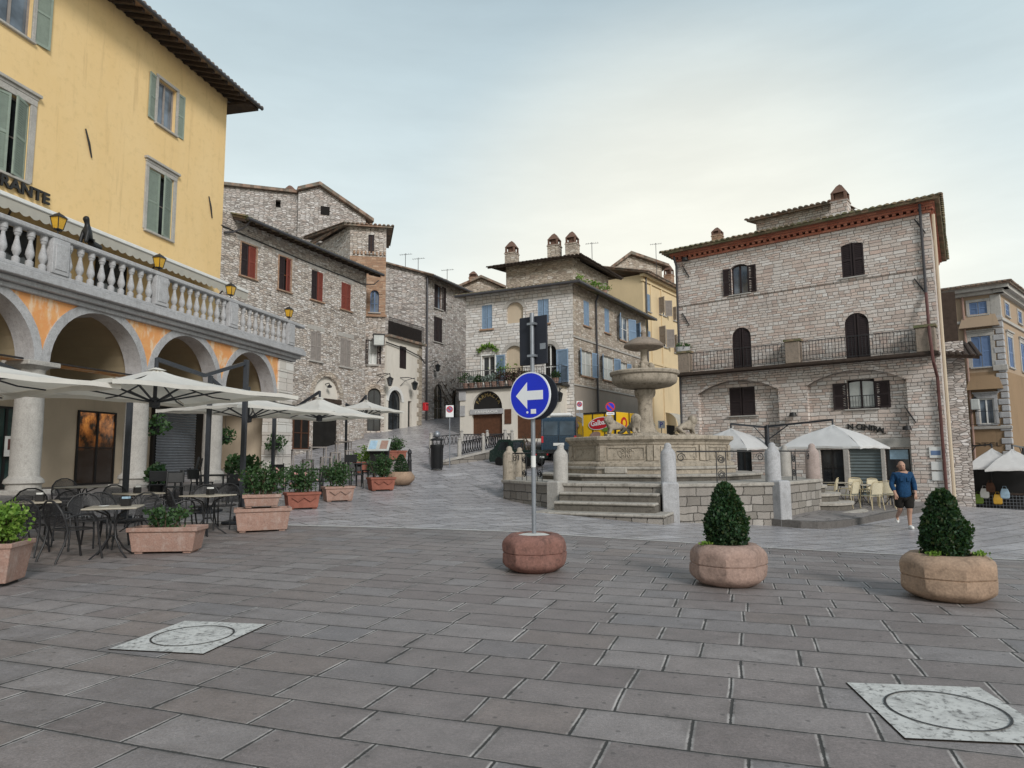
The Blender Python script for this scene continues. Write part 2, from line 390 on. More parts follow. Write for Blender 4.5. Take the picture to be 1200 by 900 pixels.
def weathered(name, c, dark, amt=.55, scale=1.3):
    g = G(name, .85, .2); v = g.obj(); f = g.noise(v, scale, 6, .7); f2 = g.noise(v, scale * 6, 5, .7); f3 = g.noise(v, 40, 4, .65)
    dr = g.noise(g.vm('MULTIPLY', v, (5, 5, .5)), 1, 5, .7)
    k = g.mix(g.rng(f, .35, .68), c, tuple(x * .78 for x in c)); k = g.mix(.5, k, g.ramp(f3, [(.25, .28), (.75, .76)]), 'OVERLAY')
    k = g.mix(g.math('MULTIPLY', g.rng(f2, .5, .68), amt), k, dark); k = g.mix(g.math('MULTIPLY', g.rng(dr, .54, .74), amt), k, dark)
    g.p('Base Color', k); g.bump(g.math('ADD', g.math('MULTIPLY', f2, .8), g.math('MULTIPLY', f3, .4)), .4, .02); return g.m
mt = {}
mt['stone_warm'] = rubble('rubble_stone', [(.33, .285, .25), (.58, .53, .48), (.43, .36, .31), (.74, .7, .66), (.5, .42, .36), (.65, .59, .54)], (.44, .4, .36), .25, .095, bump=1, weather=.4)
mt['stone_grey'] = rubble('grey_rubble_stone', [(.3, .27, .25), (.52, .49, .46), (.4, .36, .335), (.68, .65, .63), (.46, .4, .365)], (.32, .29, .27), .29, .11, weather=.5, bump=1)
mt['stone_light'] = coursed('light_rubble_stone', [(.62, .59, .56), (.72, .7, .675), (.54, .49, .45), (.78, .77, .75), (.64, .58, .53), (.69, .66, .63)], (.54, .51, .47), .42, .165, .01, 1.0, .25, warp=(.22, .11, 0))
mt['stone_tan'] = rubble('tan_rubble_stone', [(.38, .32, .26), (.55, .48, .4), (.33, .27, .22), (.63, .57, .5), (.46, .38, .31)], (.4, .34, .28), .3, .12, weather=.45)
mt['pink'] = coursed('pink_coursed_stone', [(.53, .43, .38), (.65, .6, .555), (.56, .45, .395), (.71, .67, .63), (.48, .4, .355), (.62, .54, .49), (.67, .63, .59), (.57, .5, .455), (.61, .48, .42)], (.51, .46, .42), .31, .122, .008, 1.0, .5, warp=(.16, .075, 0))
mt['white_ashlar'] = coursed('white_ashlar', [(.6, .57, .52), (.66, .64, .6), (.55, .5, .45), (.62, .58, .54)], (.38, .34, .3), .7, .42, .008, .3, .3)
mt['dressed'] = weathered('dressed_stone', (.45, .43, .4), (.22, .2, .18), .35)
mt['pierstone'] = weathered('brown_weathered_stone', (.3, .245, .2), (.11, .1, .08))
mt['travertine'] = weathered('weathered_travertine', (.42, .365, .295), (.11, .095, .075), .72)
mt['grey_stone'] = weathered('grey_cut_stone', (.45, .45, .46), (.2, .19, .185), .4)
mt['pinkstone'] = weathered('pink_limestone', (.38, .265, .22), (.13, .095, .08), .5, 2.2)
mt['pinkstone_red'] = weathered('red_limestone', (.26, .135, .11), (.07, .045, .04), .6, 2.2)
mt['yellow'] = plaster('ochre_yellow_plaster', (.77, .55, .27), (.5, .34, .17), .7, (.8, .59, .31))
mt['cream'] = plaster('cream_plaster', (.72, .57, .36), (.42, .33, .22), .35)
mt['beige'] = plaster('beige_plaster', (.6, .5, .38), (.3, .25, .19), .4)
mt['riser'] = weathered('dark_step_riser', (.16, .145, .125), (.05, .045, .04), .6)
mt['vault'] = plaster('shaded_vault_plaster', (.3, .245, .16), (.25, .2, .14), .5)  # base colour darkened to stand in for the shade under the arches
mt['whiteplaster'] = plaster('white_plaster', (.72, .68, .61), (.42, .37, .31), .5)
mt['grey_plaster'] = plaster('grey_stucco', (.33, .29, .25), (.2, .17, .15), .5)
mt['ochre'] = plaster('ochre_plaster', (.36, .27, .195), (.22, .165, .115), .6, (.38, .285, .2))
mt['brown_plaster'] = plaster('brown_plaster', (.3, .205, .125), (.15, .12, .08), .6)
g = G('fresco_plaster', .9, .15); _u = g.uv(); _a = g.noise(_u, 1.3, 7, .75); _b = g.noise(g.vm('MULTIPLY', _u, (4, 1.2, 1)), 1, 6, .7)
_k = g.ramp(_a, [(.32, (.72, .42, .16)), (.48, (.72, .27, .07)), (.62, (.74, .36, .12)), (.75, (.78, .56, .33))])
_k = g.mix(.25, _k, (.75, .5, .3)); _k = g.mix(g.rng(_b, .5, .6, 0, .8), _k, (.76, .6, .43)); g.p('Base Color', _k); g.bump(_b, .3, .01); mt['fresco'] = g.m
mt['tile'] = tiles('roof_tiles'); mt['tile_mossy'] = tiles('mossy_roof_tiles', (.13, .1, .07), (.24, .17, .12), (.1, .115, .06))
mt['brick'] = coursed('red_brick', [(.4, .14, .09), (.46, .18, .12), (.36, .12, .08), (.5, .21, .14)], (.35, .2, .15), .26, .07, .006, .4, .3)
mt['oldbrick'] = coursed('old_brown_brick', [(.34, .2, .13), (.42, .27, .18), (.3, .18, .12), (.46, .32, .23)], (.36, .28, .21), .28, .075, .008, .5, .4)
mt['timber'] = plain('dark_eave_timber', (.055, .04, .032), .8, .2, .4, 5, .3)
mt['wood'] = plain('brown_door_wood', (.1, .045, .025), .6, .3, .4, 7, .3)
mt['iron'] = plain('black_wrought_iron', (.018, .018, .02), .5, .45, .3, 8, .15)
mt['darkpost'] = plain('dark_painted_steel', (.03, .034, .042), .45, .45, .25, 4, .08)
mt['galv'] = plain('galvanised_steel', (.27, .29, .32), .45, .5, .2, 5, .08, metal=.5)
mt['lead'] = plain('gutter_metal', (.07, .068, .075), .5, .5, .3, 4, .08, metal=.3)
mt['copper'] = plain('brown_drainpipe', (.11, .045, .04), .5, .4, .3, 4, .08)
mt['green_shutter'] = plain('pale_green_paint', (.25, .3, .255), .6, .3, .18, 5, .15)
mt['blue_shutter'] = plain('light_blue_paint', (.24, .34, .47), .6, .3, .18, 5, .15)
mt['deep_blue_shutter'] = plain('strong_blue_paint', (.14, .21, .36), .6, .3, .12, 5, .15)
mt['red_shutter'] = plain('dark_red_paint', (.2, .05, .035), .6, .3, .25, 5, .15)
mt['orange_frame'] = plain('orange_wood', (.36, .15, .06), .6, .3, .25, 5, .15)
mt['brown_shutter'] = plain('dark_brown_paint', (.028, .019, .02), .6, .3, .25, 5, .15)
mt['grey_shutter'] = plain('weathered_grey_wood', (.29, .26, .24), .8, .2, .25, 5, .2)
mt['white_paint'] = plain('white_paint', (.72, .72, .7), .55, .3, .1, 5, .06)
mt['black_paint'] = plain('black_paint', (.015, .014, .014), .5, .4, .2, 5, .1)
mt['black_plastic'] = plain('black_plastic', (.012, .013, .014), .5, .4, .2, 6, .1)
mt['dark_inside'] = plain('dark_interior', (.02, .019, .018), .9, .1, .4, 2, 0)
mt['glass'] = glass('dark_window_glass'); mt['skyglass'] = glass('pale_window_glass', (.12, .15, .19), .04); mt['curtain'] = plain('curtained_glass', (.5, .52, .5), .35, .5, .2, 3, .05)
mt['greenglass'] = glass('green_shop_glass', (.03, .06, .055))
mt['terracotta'] = weathered('terracotta', (.37, .235, .19), (.45, .37, .33), .5, 2); mt['terracotta_red'] = plain('red_terracotta', (.28, .11, .08), .9, .15, .3, 4, .3)
mt['soil'] = plain('potting_soil', (.03, .022, .016), .95, .1, .5, 20, .6)
mt['canvas'] = canvas('cream_canvas', (.86, .84, .79)); mt['canvas_white'] = canvas('white_canvas', (.82, .82, .82))
mt['awning'] = canvas('grey_striped_canvas', (.6, .58, .52))
mt['amber'] = plain('amber_glass', (.62, .36, .04), .25, .6, .2, 5, .05)
mt['leaf_dark'] = leafmat('dark_conifer_leaves', [(.008, .022, .012), (.014, .042, .018), (.024, .062, .022), (.03, .075, .028), (.05, .055, .02)], .15)
mt['leaf_mid'] = leafmat('shrub_leaves', [(.015, .038, .014), (.028, .068, .024), (.048, .1, .036), (.075, .135, .055)])
mt['leaf_bright'] = leafmat('bright_shrub_leaves', [(.06, .13, .015), (.12, .23, .03), (.19, .32, .05), (.26, .36, .08)])
mt['leaf_red'] = leafmat('reddish_leaves', [(.05, .02, .025), (.09, .03, .035), (.04, .05, .02)]); mt['leaf_silver'] = leafmat('silvery_leaves', [(.3, .36, .34), (.42, .48, .46), (.2, .26, .22)])
mt['flower'] = leafmat('pink_flowers', [(.6, .25, .25), (.7, .45, .4)]); mt['bark'] = plain('bark', (.09, .065, .045), .9, .1, .4, 8, .4)
PAL_A = [(.198, .168, .16), (.232, .202, .192), (.212, .182, .173), (.256, .228, .219), (.206, .19, .19), (.224, .188, .173)]
mt['pave'] = paving('large_slab_paving', 19, .41, .46, .78, PAL_A, pale=(.5, .465, .44), pale_amt=.95, dark_w=.006, pale_w=.02)
mt['pave_far'] = paving('road_slab_paving', -38, .6, .9, 1.6, [(.34, .325, .335), (.4, .385, .395), (.325, .31, .32), (.43, .415, .425)], pale=(.48, .46, .44), pale_amt=.35, rough=.3, dark_w=.009)
mt['pave_kerb'] = paving('sidewalk_slabs', 40, .4, .5, .9, [(.22, .2, .195), (.26, .24, .23), (.24, .22, .21)], pale_amt=.25)
mt['strip'] = plain('white_stone_strip', (.5, .48, .455), .6, .3, .2, 3, .2)
mt['concrete'] = plain('worn_white_marble', (.56, .55, .52), .65, .3, .25, 2, .2)
# ------------------------------------------------------------------ ground sheets
STRIP = [(-60, 24), (-20, 17.3), (-9, 15.2), (-4.7, 14.2), (0, 13.3), (3, 12.3), (6.3, 10.9), (9.5, 9.8), (14, 8.6), (25, 6.5), (60, 1)]
_sx = np.array([p[0] for p in STRIP], float); _sy = np.array([p[1] for p in STRIP], float)
def ystrip(x): return float(np.interp(x, _sx, _sy))
def sheet(name, f0, f1, xs, ny, mat, pw=1.0):
    V = []; nx = len(xs)
    T = np.linspace(0, 1, ny) ** pw
    X = np.repeat(np.array(xs)[:, None], ny, 1)
    Y = np.array([[f0(x) + (f1(x) - f0(x)) * t for t in T] for x in xs])
    Z = gza(X, Y)
    vs = [(float(X[i, j]), float(Y[i, j]), float(Z[i, j])) for i in range(nx) for j in range(ny)]
    fs = [(i * ny + j, (i + 1) * ny + j, (i + 1) * ny + j + 1, i * ny + j + 1) for i in range(nx - 1) for j in range(ny - 1)]
    m = MB(); m.add(vs, fs); o = m.build(name, mat, None, 60); return tag(o, kind='structure')
XS = list(np.linspace(-60, -16, 20)) + list(np.linspace(-15, 15, 61)) + list(np.linspace(16, 60, 20))
sheet('plaza_paving', lambda x: -8, ystrip, XS, 40, mt['pave'])
sheet('road_paving', ystrip, lambda x: 150, XS, 110, mt['pave_far'], 1.6)
m = MB(); _p = [x for x in np.linspace(-14, 22, 150)]
for a, b in zip(_p, _p[1:]):
    q = []
    for x, d in ((a, -.065), (b, -.065), (b, .065), (a, .065)):
        y = ystrip(x) + d; q.append((x, y, gz(x, y) + .006))
    m.quad(*q)
tag(m.build('white_stone_strip', mt['strip']), kind='structure')

# ------------------------------------------------------------------ buildings: a frame with x along the facade, y inwards, z up
class Bld:
    def __init__(s, name, label, cat, O, bearing, left=False, group=None):
        a = R(bearing); s.u = Vector((math.sin(a), math.cos(a), 0)); s.nin = Vector((-s.u.y, s.u.x, 0))
        s.O = Vector(O); s.rz = math.atan2(s.u.y, s.u.x)
        s.e = empty(name, s.O, s.rz, label, cat, group)
    def hit(s, px, py, y=0):
        v = ray(px, py); o = s.O + s.nin * y
        t = (o - CAM).dot(s.nin) / v.dot(s.nin); p = CAM + v * t - s.O
        return p.dot(s.u), p.z
    def rect(s, xl, xr, yt, yb, y=0):
        ym = (yt + yb) / 2; xm = (xl + xr) / 2
        return s.hit(xl, ym, y)[0], s.hit(xr, ym, y)[0], s.hit(xm, yb, y)[1], s.hit(xm, yt, y)[1]
    def w(s, x, y, z): return s.O + s.u * x + s.nin * y + Vector((0, 0, z))

def arc(x0, x1, zs, rise, n=14):         # arch curve from left to right springing at zs
    w = (x1 - x0) / 2; cx = (x0 + x1) / 2
    if rise >= w * .98: return [(cx - w * math.cos(PI * i / n), zs + rise * math.sin(PI * i / n)) for i in range(n + 1)]
    r = (w * w + rise * rise) / (2 * rise); a = math.asin(w / r)
    return [(cx + r * math.sin(-a + 2 * a * i / n), zs + rise - r + r * math.cos(-a + 2 * a * i / n)) for i in range(n + 1)]

def wall(m, x0, x1, z0, z1, holes, y=0, depth=.22):
    """holes: (xa, xb, za, zb, rise); zb is the crown."""
    xs = sorted({x0, x1, *[h[0] for h in holes], *[h[1] for h in holes]}); zs = sorted({z0, z1, *[h[2] for h in holes], *[h[3] for h in holes]})
    xs = [x for x in xs if x0 - 1e-6 <= x <= x1 + 1e-6]; zs = [z for z in zs if z0 - 1e-6 <= z <= z1 + 1e-6]
    for a, b in zip(xs, xs[1:]):
        for c, d in zip(zs, zs[1:]):
            mx, mz = (a + b) / 2, (c + d) / 2
            if any(h[0] < mx < h[1] and h[2] < mz < h[3] for h in holes): continue
            m.quad((a, y, c), (b, y, c), (b, y, d), (a, y, d))
    for xa, xb, za, zb, rise in holes:
        D = y + depth
        m.quad((xa, y, za), (xa, D, za), (xb, D, za), (xb, y, za))
        zs_ = zb - rise
        m.quad((xa, y, za), (xa, y, zs_), (xa, D, zs_), (xa, D, za)); m.quad((xb, y, za), (xb, D, za), (xb, D, zs_), (xb, y, zs_))
        if rise < 1e-4: m.quad((xa, y, zb), (xb, y, zb), (xb, D, zb), (xa, D, zb))
        else:
            A = arc(xa, xb, zs_, rise)
            for p, q in zip(A, A[1:]):
                m.quad((p[0], y, p[1]), (q[0], y, q[1]), (q[0], y, zb), (p[0], y, zb))
                m.quad((p[0], y, p[1]), (p[0], D, p[1]), (q[0], D, q[1]), (q[0], y, q[1]))
    return m
def shell(m, x0, x1, z0, z1, dep, y=0, left=True, right=True, top=True):   # the rest of the block behind a front wall
    if left: m.quad((x0, y, z0), (x0, y, z1), (x0, dep, z1), (x0, dep, z0))
    if right: m.quad((x1, y, z0), (x1, dep, z0), (x1, dep, z1), (x1, y, z1))
    m.quad((x0, dep, z0), (x0, dep, z1), (x1, dep, z1), (x1, dep, z0))
    if top: m.quad((x0, y, z1), (x1, y, z1), (x1, dep, z1), (x0, dep, z1))
    return m

def shutter_mb(w, h, t=.045, slats=True, mid=True):
    """leaf with its hinge at x=0, reaching to x=w; bottom at z=0; y from -t to 0."""
    m = MB(); s = min(.07, w * .16)
    m.box(0, s, -t, 0, 0, h); m.box(w - s, w, -t, 0, 0, h); m.box(s, w - s, -t, 0, 0, s * 1.2); m.box(s, w - s, -t, 0, h - s * 1.2, h)
    if mid: m.box(s, w - s, -t, 0, h * .48, h * .48 + s)
    if slats:
        n = max(6, int(h / .075)); 
        for i in range(n):
            z = s + (h - 2 * s) * (i + .5) / n; d = (h - 2 * s) / n * .62
            m.quad((s, -t * .8, z - d), (w - s, -t * .8, z - d), (w - s, -t * .2, z + d), (s, -t * .2, z + d))
    else: m.box(s, w - s, -t * .7, -t * .25, s, h - s)
    return m
def window(B, r, y=0, rise=0, depth=.18, frame='white_paint', pane='glass', shutters=None, smat='green_shutter', sill=.08, smatl=None,
           surround=0, smt='dressed', cornice=False, mull=True, bars=1, leafw=None, closed=False, name='window', slats=True, sillproud=.1, ajar=0):
    """r=(x0,x1,z0,z1) of the opening.  shutters: angle pair in degrees from closed, None = no leaf. returns the window object"""
    x0, x1, z0, z1 = r; e = B.e if isinstance(B, Bld) else B
    m = MB(); f = .06; Y = y + depth - .05
    zs = z1 - rise
    m.box(x0, x0 + f, Y, Y + .05, z0, zs); m.box(x1 - f, x1, Y, Y + .05, z0, zs); m.box(x0 + f, x1 - f, Y, Y + .05, z0, z0 + f)
    if rise < .01: m.box(x0 + f, x1 - f, Y, Y + .05, z1 - f, z1)
    else:
        A = arc(x0, x1, zs, rise); I = arc(x0 + f, x1 - f, zs, max(.02, rise - f))
        m.frontprism(A + I[::-1], Y, Y + .05)
    if mull:
        c = (x0 + x1) / 2; m.box(c - f * .6, c + f * .6, Y - .005, Y + .045, z0 + f, z1 - f * 1.1)
        for k in range(bars):
            z = z0 + (zs - z0) * (k + 1) / (bars + 1); m.box(x0 + f, x1 - f, Y + .004, Y + .04, z - .018, z + .018)
    w = m.build(name, mt[frame], e)
    p = MB(); 
    if rise < .01: p.quad((x0, Y + .03, z0), (x1, Y + .03, z0), (x1, Y + .03, z1), (x0, Y + .03, z1))
    else: p.quad(*[(x0, Y + .03, z0), (x1, Y + .03, z0)] + [(a, Y + .03, b) for a, b in arc(x0, x1, zs, rise)[::-1]])
    p.build('pane', mt[pane], w)
    if sill: MB().box(x0 - .12, x1 + .12, y - sillproud, y + depth * .6, z0 - sill, z0 - .002).build('sill', mt[smt], w, bevel=.012)
    if surround:
        q = MB(); s = surround
        q.box(x0 - s, x0 - .002, y - .05, y + .05, z0 + .002, z1); q.box(x1 + .002, x1 + s, y - .05, y + .05, z0 + .002, z1); q.box(x0 - s, x1 + s, y - .055, y + .05, z1 + .003, z1 + s)
        if cornice:
            q.box(x0 - s - .08, x1 + s + .08, y - .14, y + .05, z1 + s + .1, z1 + s + .19); q.box(x0 - s - .02, x1 + s + .02, y - .07, y + .05, z1 + s + .003, z1 + s + .098)
        q.build('surround', mt[smt], w, bevel=.01)
    if shutters:
        lw = leafw or (x1 - x0) / 2; h = z1 - z0 - .01
        for side, a in zip((0, 1), shutters):
            if a is None: continue
            s = shutter_mb(lw - .022, h - (rise if (rise and a > 20) else 0), slats=slats)
            if rise and a <= 20:                      # arched leaf
                s.v = [(vx, vy, min(vz, (lambda xx: (zs + (rise * math.sqrt(max(0, 1 - ((xx - (x0 + x1) / 2) / ((x1 - x0) / 2)) ** 2)))) - z0 - .01)(x0 + vx if side == 0 else x1 - vx))) for vx, vy, vz in s.v]
            if side == 1: s.v = [(-vx, vy, vz) for vx, vy, vz in s.v]; s.f = [f_[::-1] for f_ in s.f]
            o = s.build('shutter', mt[smatl if (smatl and side == 0) else smat], w)
            yy = y - .012 if a > 20 else y + depth * .45
            o.location = (x0 if side == 0 else x1, yy, z0 + .005); o.rotation_euler[2] = R(-a if side == 0 else a)
    return w
def hole(r, rise=0): return (r[0], r[1], r[2], r[3], rise)

def roofslope(m, p0, p1, p2, p3, t=.1, step=.24, tile=True):
    """p0,p1 along the eave, p2,p3 along the top (p2 above p1)."""
    P = [Vector(p) for p in (p0, p1, p2, p3)]; n = (P[1] - P[0]).cross(P[3] - P[0]).normalized()
    if n.z < 0: n = -n
    lo = [p - n * t for p in P]
    m.add(P + lo, [(0, 1, 2, 3), (7, 6, 5, 4), (0, 4, 5, 1), (1, 5, 6, 2), (2, 6, 7, 3), (3, 7, 4, 0)])
    if not tile: return m
    L = (P[1] - P[0]).length; k = max(2, int(L / step))
    for i in range(k + 1):
        s = i / k; a = P[0].lerp(P[1], s); b = P[3].lerp(P[2], s)
        if (b - a).length < .15: continue
        d = (a - b).normalized(); side = n.cross(d).normalized(); r = step * .4
        a = a + d * .07
        V = []
        jj = rnd.uniform(-.01, .01)
        for q in (a, b):
            for kk in range(5):
                an = PI * kk / 4; V.append(q + side * (r * math.cos(an)) + n * (r * .75 * math.sin(an) + .004 + jj))
        m.add(V, [(j, j + 1, 6 + j, 5 + j) for j in range(4)] + [(0, 1, 2, 3, 4)])
    return m
mt['chimcap'] = weathered('sooty_terracotta', (.2, .12, .09), (.06, .05, .045), .6, 2)
def chimney(B, x, y, z0, w, h, parent=None, mat='stone_tan', pots=True, label=None):
    e = parent or B.e
    w *= .8; m = MB(); m.box(x - w / 2, x + w / 2, y - w / 2, y + w / 2, z0, z0 + h * .62); m.box(x - w * .55, x + w * .55, y - w * .55, y + w * .55, z0 + h * .62 - .06, z0 + h * .62 - .001)
    c = m.build('chimney', mt[mat], e)
    k = MB(); z = z0 + h * .62; q = w * .5
    k.box(x - q, x + q, y - q, y + q, z, z + .07)
    for i in (-1, 1):
        for j in (-1, 1): k.box(x + i * q * .8 - .05, x + i * q * .8 + .05, y + j * q * .8 - .05, y + j * q * .8 + .05, z + .07, z + h * .2)
    zt = z + h * .2; k.add([(x - q, y - q, zt), (x + q, y - q, zt), (x + q, y + q, zt), (x - q, y + q, zt), (x - q * .35, y - q * .35, zt + h * .2), (x + q * .35, y - q * .35, zt + h * .2), (x + q * .35, y + q * .35, zt + h * .2), (x - q * .35, y + q * .35, zt + h * .2), (x, y, zt + h * .26)], [(0, 1, 5, 4), (1, 2, 6, 5), (2, 3, 7, 6), (3, 0, 4, 7), (4, 5, 8), (5, 6, 8), (6, 7, 8), (7, 4, 8), (3, 2, 1, 0)])
    k.box(x - q * .55, x + q * .55, y - q * .55, y + q * .55, z + .07, zt - .01)
    k.build('chimney_cap', mt['chimcap'], c); return c
def pipe(B, pts, r=.05, mat='lead', name='drainpipe'):
    return MB().tube(pts, r, 8).build(name, mt[mat], B.e, 40)
def railing(B, p0, p1, z, h, n, parent=None, name='balcony_railing', mat='iron', bar=.009, top=.02):
    m = MB(); P0, P1 = Vector((*p0, 0)), Vector((*p1, 0))
    for k, zz in ((0, z + .08), (1, z + h)): m.tube([(p0[0], p0[1], zz), (p1[0], p1[1], zz)], top if k else top * .7, 4)
    for i in range(n + 1):
        q = P0.lerp(P1, i / n); m.tube([(q.x, q.y, z + (0 if i % 8 == 0 else .08)), (q.x, q.y, z + h)], bar, 4)
    return m.build(name, mt[mat], parent or B.e)

# ================================================================== 1. yellow arcade building
Oy = at(165, 567, 19.5); ZP = Oy.z
Y1 = Bld('yellow_arcaded_building', 'ochre yellow building with green shutters over a vaulted stone arcade and balustrade', 'building', (Oy.x, Oy.y, 0), 11.8)
BAY = 3.47; WY = 3.27
zi = (Y1.hit(33, 429)[1] + Y1.hit(174, 437)[1]) / 2        # springing of the arches
zc = Y1.hit(60, 348, -.3)[1]                               # underside of the moulding
zt = Y1.hit(170, 357, -.35)[1]                             # balcony level
zr = Y1.hit(170, 312, -.35)[1]                             # hand rail
ZE = Y1.hit(306, 128, WY - 1.1)[1]                         # eave
XE = Y1.hit(341, 480)[0]; XW = Y1.hit(263, 200, WY)[0]
colx = [-3 * BAY, -2 * BAY, -BAY, 0, BAY]
bays = [(-3 * BAY, -2 * BAY), (-2 * BAY, -BAY), (-BAY, 0), (0, BAY), (BAY, 2 * BAY)]
XP = 2 * BAY                                               # the corner pier starts here
ra = BAY / 2 - .2
holes = [(a + .2, b - .2, zi - 3.0, zi + ra, ra) for a, b in bays]
m = MB(); wall(m, -3 * BAY - 1, XP + .05, zi - .02, zt - .45, [(a, b, zi - .02, d, r) for a, b, c, d, r in holes], 0, .5)
m.quad((XP + .05, .5, zi), (XP + .05, 0, zi), (XP + .05, 0, zt - .45), (XP + .05, .5, zt - .45))
m.build('arcade_front', mt['fresco'], Y1.e)
m = MB()                                                   # stone arch rings
for a, b, c, d, r in holes:
    A = arc(a + .015, b - .015, zi, r - .015, 20); Ou = arc(a - .21, b + .21, zi, r + .21, 20)
    m.frontprism(Ou + A[::-1], -.035, .52)
m.build('arch_ring', mt['grey_stone'], Y1.e, 40)
m = MB()                                                   # vaults over each bay
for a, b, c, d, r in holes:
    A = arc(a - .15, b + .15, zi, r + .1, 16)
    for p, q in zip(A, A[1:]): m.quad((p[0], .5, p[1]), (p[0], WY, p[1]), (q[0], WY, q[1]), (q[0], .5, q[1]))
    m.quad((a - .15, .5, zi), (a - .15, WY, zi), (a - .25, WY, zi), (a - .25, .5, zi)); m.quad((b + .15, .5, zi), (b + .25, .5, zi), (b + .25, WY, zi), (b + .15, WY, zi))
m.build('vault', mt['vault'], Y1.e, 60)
for cx in colx:
    prof = [(.36, 0), (.36, .12), (.42, .16), (.4, .24), (.33, .3), (.31, .34), (.315, 1.2), (.3, 2.2), (.275, zi - ZP - .36), (.31, zi - ZP - .34), (.31, zi - ZP - .3), (.28, zi - ZP - .28), (.3, zi - ZP - .2), (.4, zi - ZP - .12)]
    c = MB().lathe(prof, 22, (cx, .25, ZP)).build('column', mt['dressed'], Y1.e, 35)
    MB().box(cx - .44, cx + .44, -.14, .66, zi - .12, zi - .001).build('capital', mt['dressed'], c, bevel=.015)
    MB().box(cx - .45, cx + .45, -.2, .7, ZP - .12, ZP).build('plinth', mt['dressed'], c, bevel=.015)
    MB().tube([(cx, .25, zi + .02), (cx, WY, zi + .02)], .03, 6).build('tie_rod', mt['iron'], Y1.e)
m = MB(); m.tube([(-3 * BAY, .28, zi + .06), (XP, .28, zi + .06)], .025, 6); m.build('tie_rod', mt['iron'], Y1.e)
m = MB(); k = 0; z = ZP - .5                               # quoined corner pier
while z < zt - .5:
    h = min(.42, zt - .48 - z); ww = .02 if k % 2 else 0
    m.box(XP + .05 - ww, XE, -.06 - ww, .6, z + .005, z + h - .005); z += h; k += 1
m.build('corner_pier', mt['white_ashlar'], Y1.e, bevel=.012)
m = MB(); m.box(-3 * BAY - 1, XE + .1, -.12, WY, zt - .45, zt - .33); m.box(-3 * BAY - 1, XE + .22, -.26, WY, zt - .328, zt - .2); m.box(-3 * BAY - 1, XE + .36, -.42, WY, zt - .198, zt)
m.build('cornice', mt['grey_stone'], Y1.e, bevel=.02)
m = MB(); m.quad((-3 * BAY - 1, WY, ZP - .6), (XE, WY, ZP - .6), (XE, WY, zi + ra + .3), (-3 * BAY - 1, WY, zi + ra + .3)); m.quad((XE, .6, ZP - .6), (XE, WY, ZP - .6), (XE, WY, zi), (XE, .6, zi))
m.build('arcade_back_wall', mt['beige'], Y1.e)
# balustrade
bal = empty('balustrade', (0, 0, 0)); bal.parent = Y1.e
MB().box(-3 * BAY - 1, XE + .3, -.38, -.1, zr - .13, zr).build('hand_rail', mt['grey_stone'], bal, bevel=.025)
MB().box(-3 * BAY - 1, XE + .3, -.37, -.11, zt + .002, zt + .1).build('bottom_rail', mt['grey_stone'], bal, bevel=.015)
hb = zr - .13 - zt - .1
bp = [(.075, 0), (.075, .16), (.04, .2), (.055, .24), (.085, .34), (.08, .42), (.04, .66), (.035, .74), (.06, .78), (.06, .82), (.075, .84), (.075, 1)]
bmb = None; pxs = [-3 * BAY, -2 * BAY, -BAY, 0, BAY, XP + .35]
for a, b in zip(pxs, pxs[1:]):
    n = 9
    for i in range(n):
        x = a + .36 + (b - a - .72) * i / (n - 1)
        if bmb is None:
            mm = MB().lathe([(r * 1.12, z * hb) for r, z in bp], 10); bmb = mm.build('baluster', mt['grey_stone'], bal, 40); bmb.location = (x, -.24, zt + .1)
        else:
            o = bmb.copy(); col.objects.link(o); o.location = (x, -.24, zt + .1)
for x in pxs:
    m = MB(); m.box(x - .24, x + .24, -.4, -.08, zt + .1, zr - .135); m.box(x - .17, x + .17, -.42, -.39, zt + .2, zr - .25); m.build('pedestal', mt['grey_stone'], bal, bevel=.012)
# upper wall with its windows
W3 = Y1.rect(184.5, 206.5, 79, 152, WY); W4 = Y1.rect(172, 202, 203, 276, WY); W2 = Y1.rect(-14, 33, 108, 204, WY); W1 = Y1.rect(-8, 40, -50, 34, WY)
W3 = (W3[0], W3[1], W3[2], W3[2] + 1.75); 
m = MB(); Zlow = zt - .1
wall(m, -9, XW, Zlow, ZE + .15, [hole(W3), hole(W4), hole(W2), hole(W1)], WY, .2); shell(m, -9, XW, Zlow, ZE + .15, WY + 9, WY)
m.build('upper_wall', mt['yellow'], Y1.e)
window(Y1, W3, WY, pane='skyglass', frame='grey_shutter', shutters=(172, 176), smat='green_shutter', surround=.12, bars=0, slats=True)
window(Y1, W4, WY, pane='glass', frame='grey_shutter', shutters=(3, 16), smat='green_shutter', surround=.16, cornice=True)
window(Y1, W2, WY, pane='glass', frame='grey_shutter', shutters=(8, 20), smat='green_shutter', surround=.2, cornice=True)
window(Y1, W1, WY, pane='skyglass', frame='grey_shutter', shutters=(None, 172), smat='green_shutter', surround=.12, bars=0)
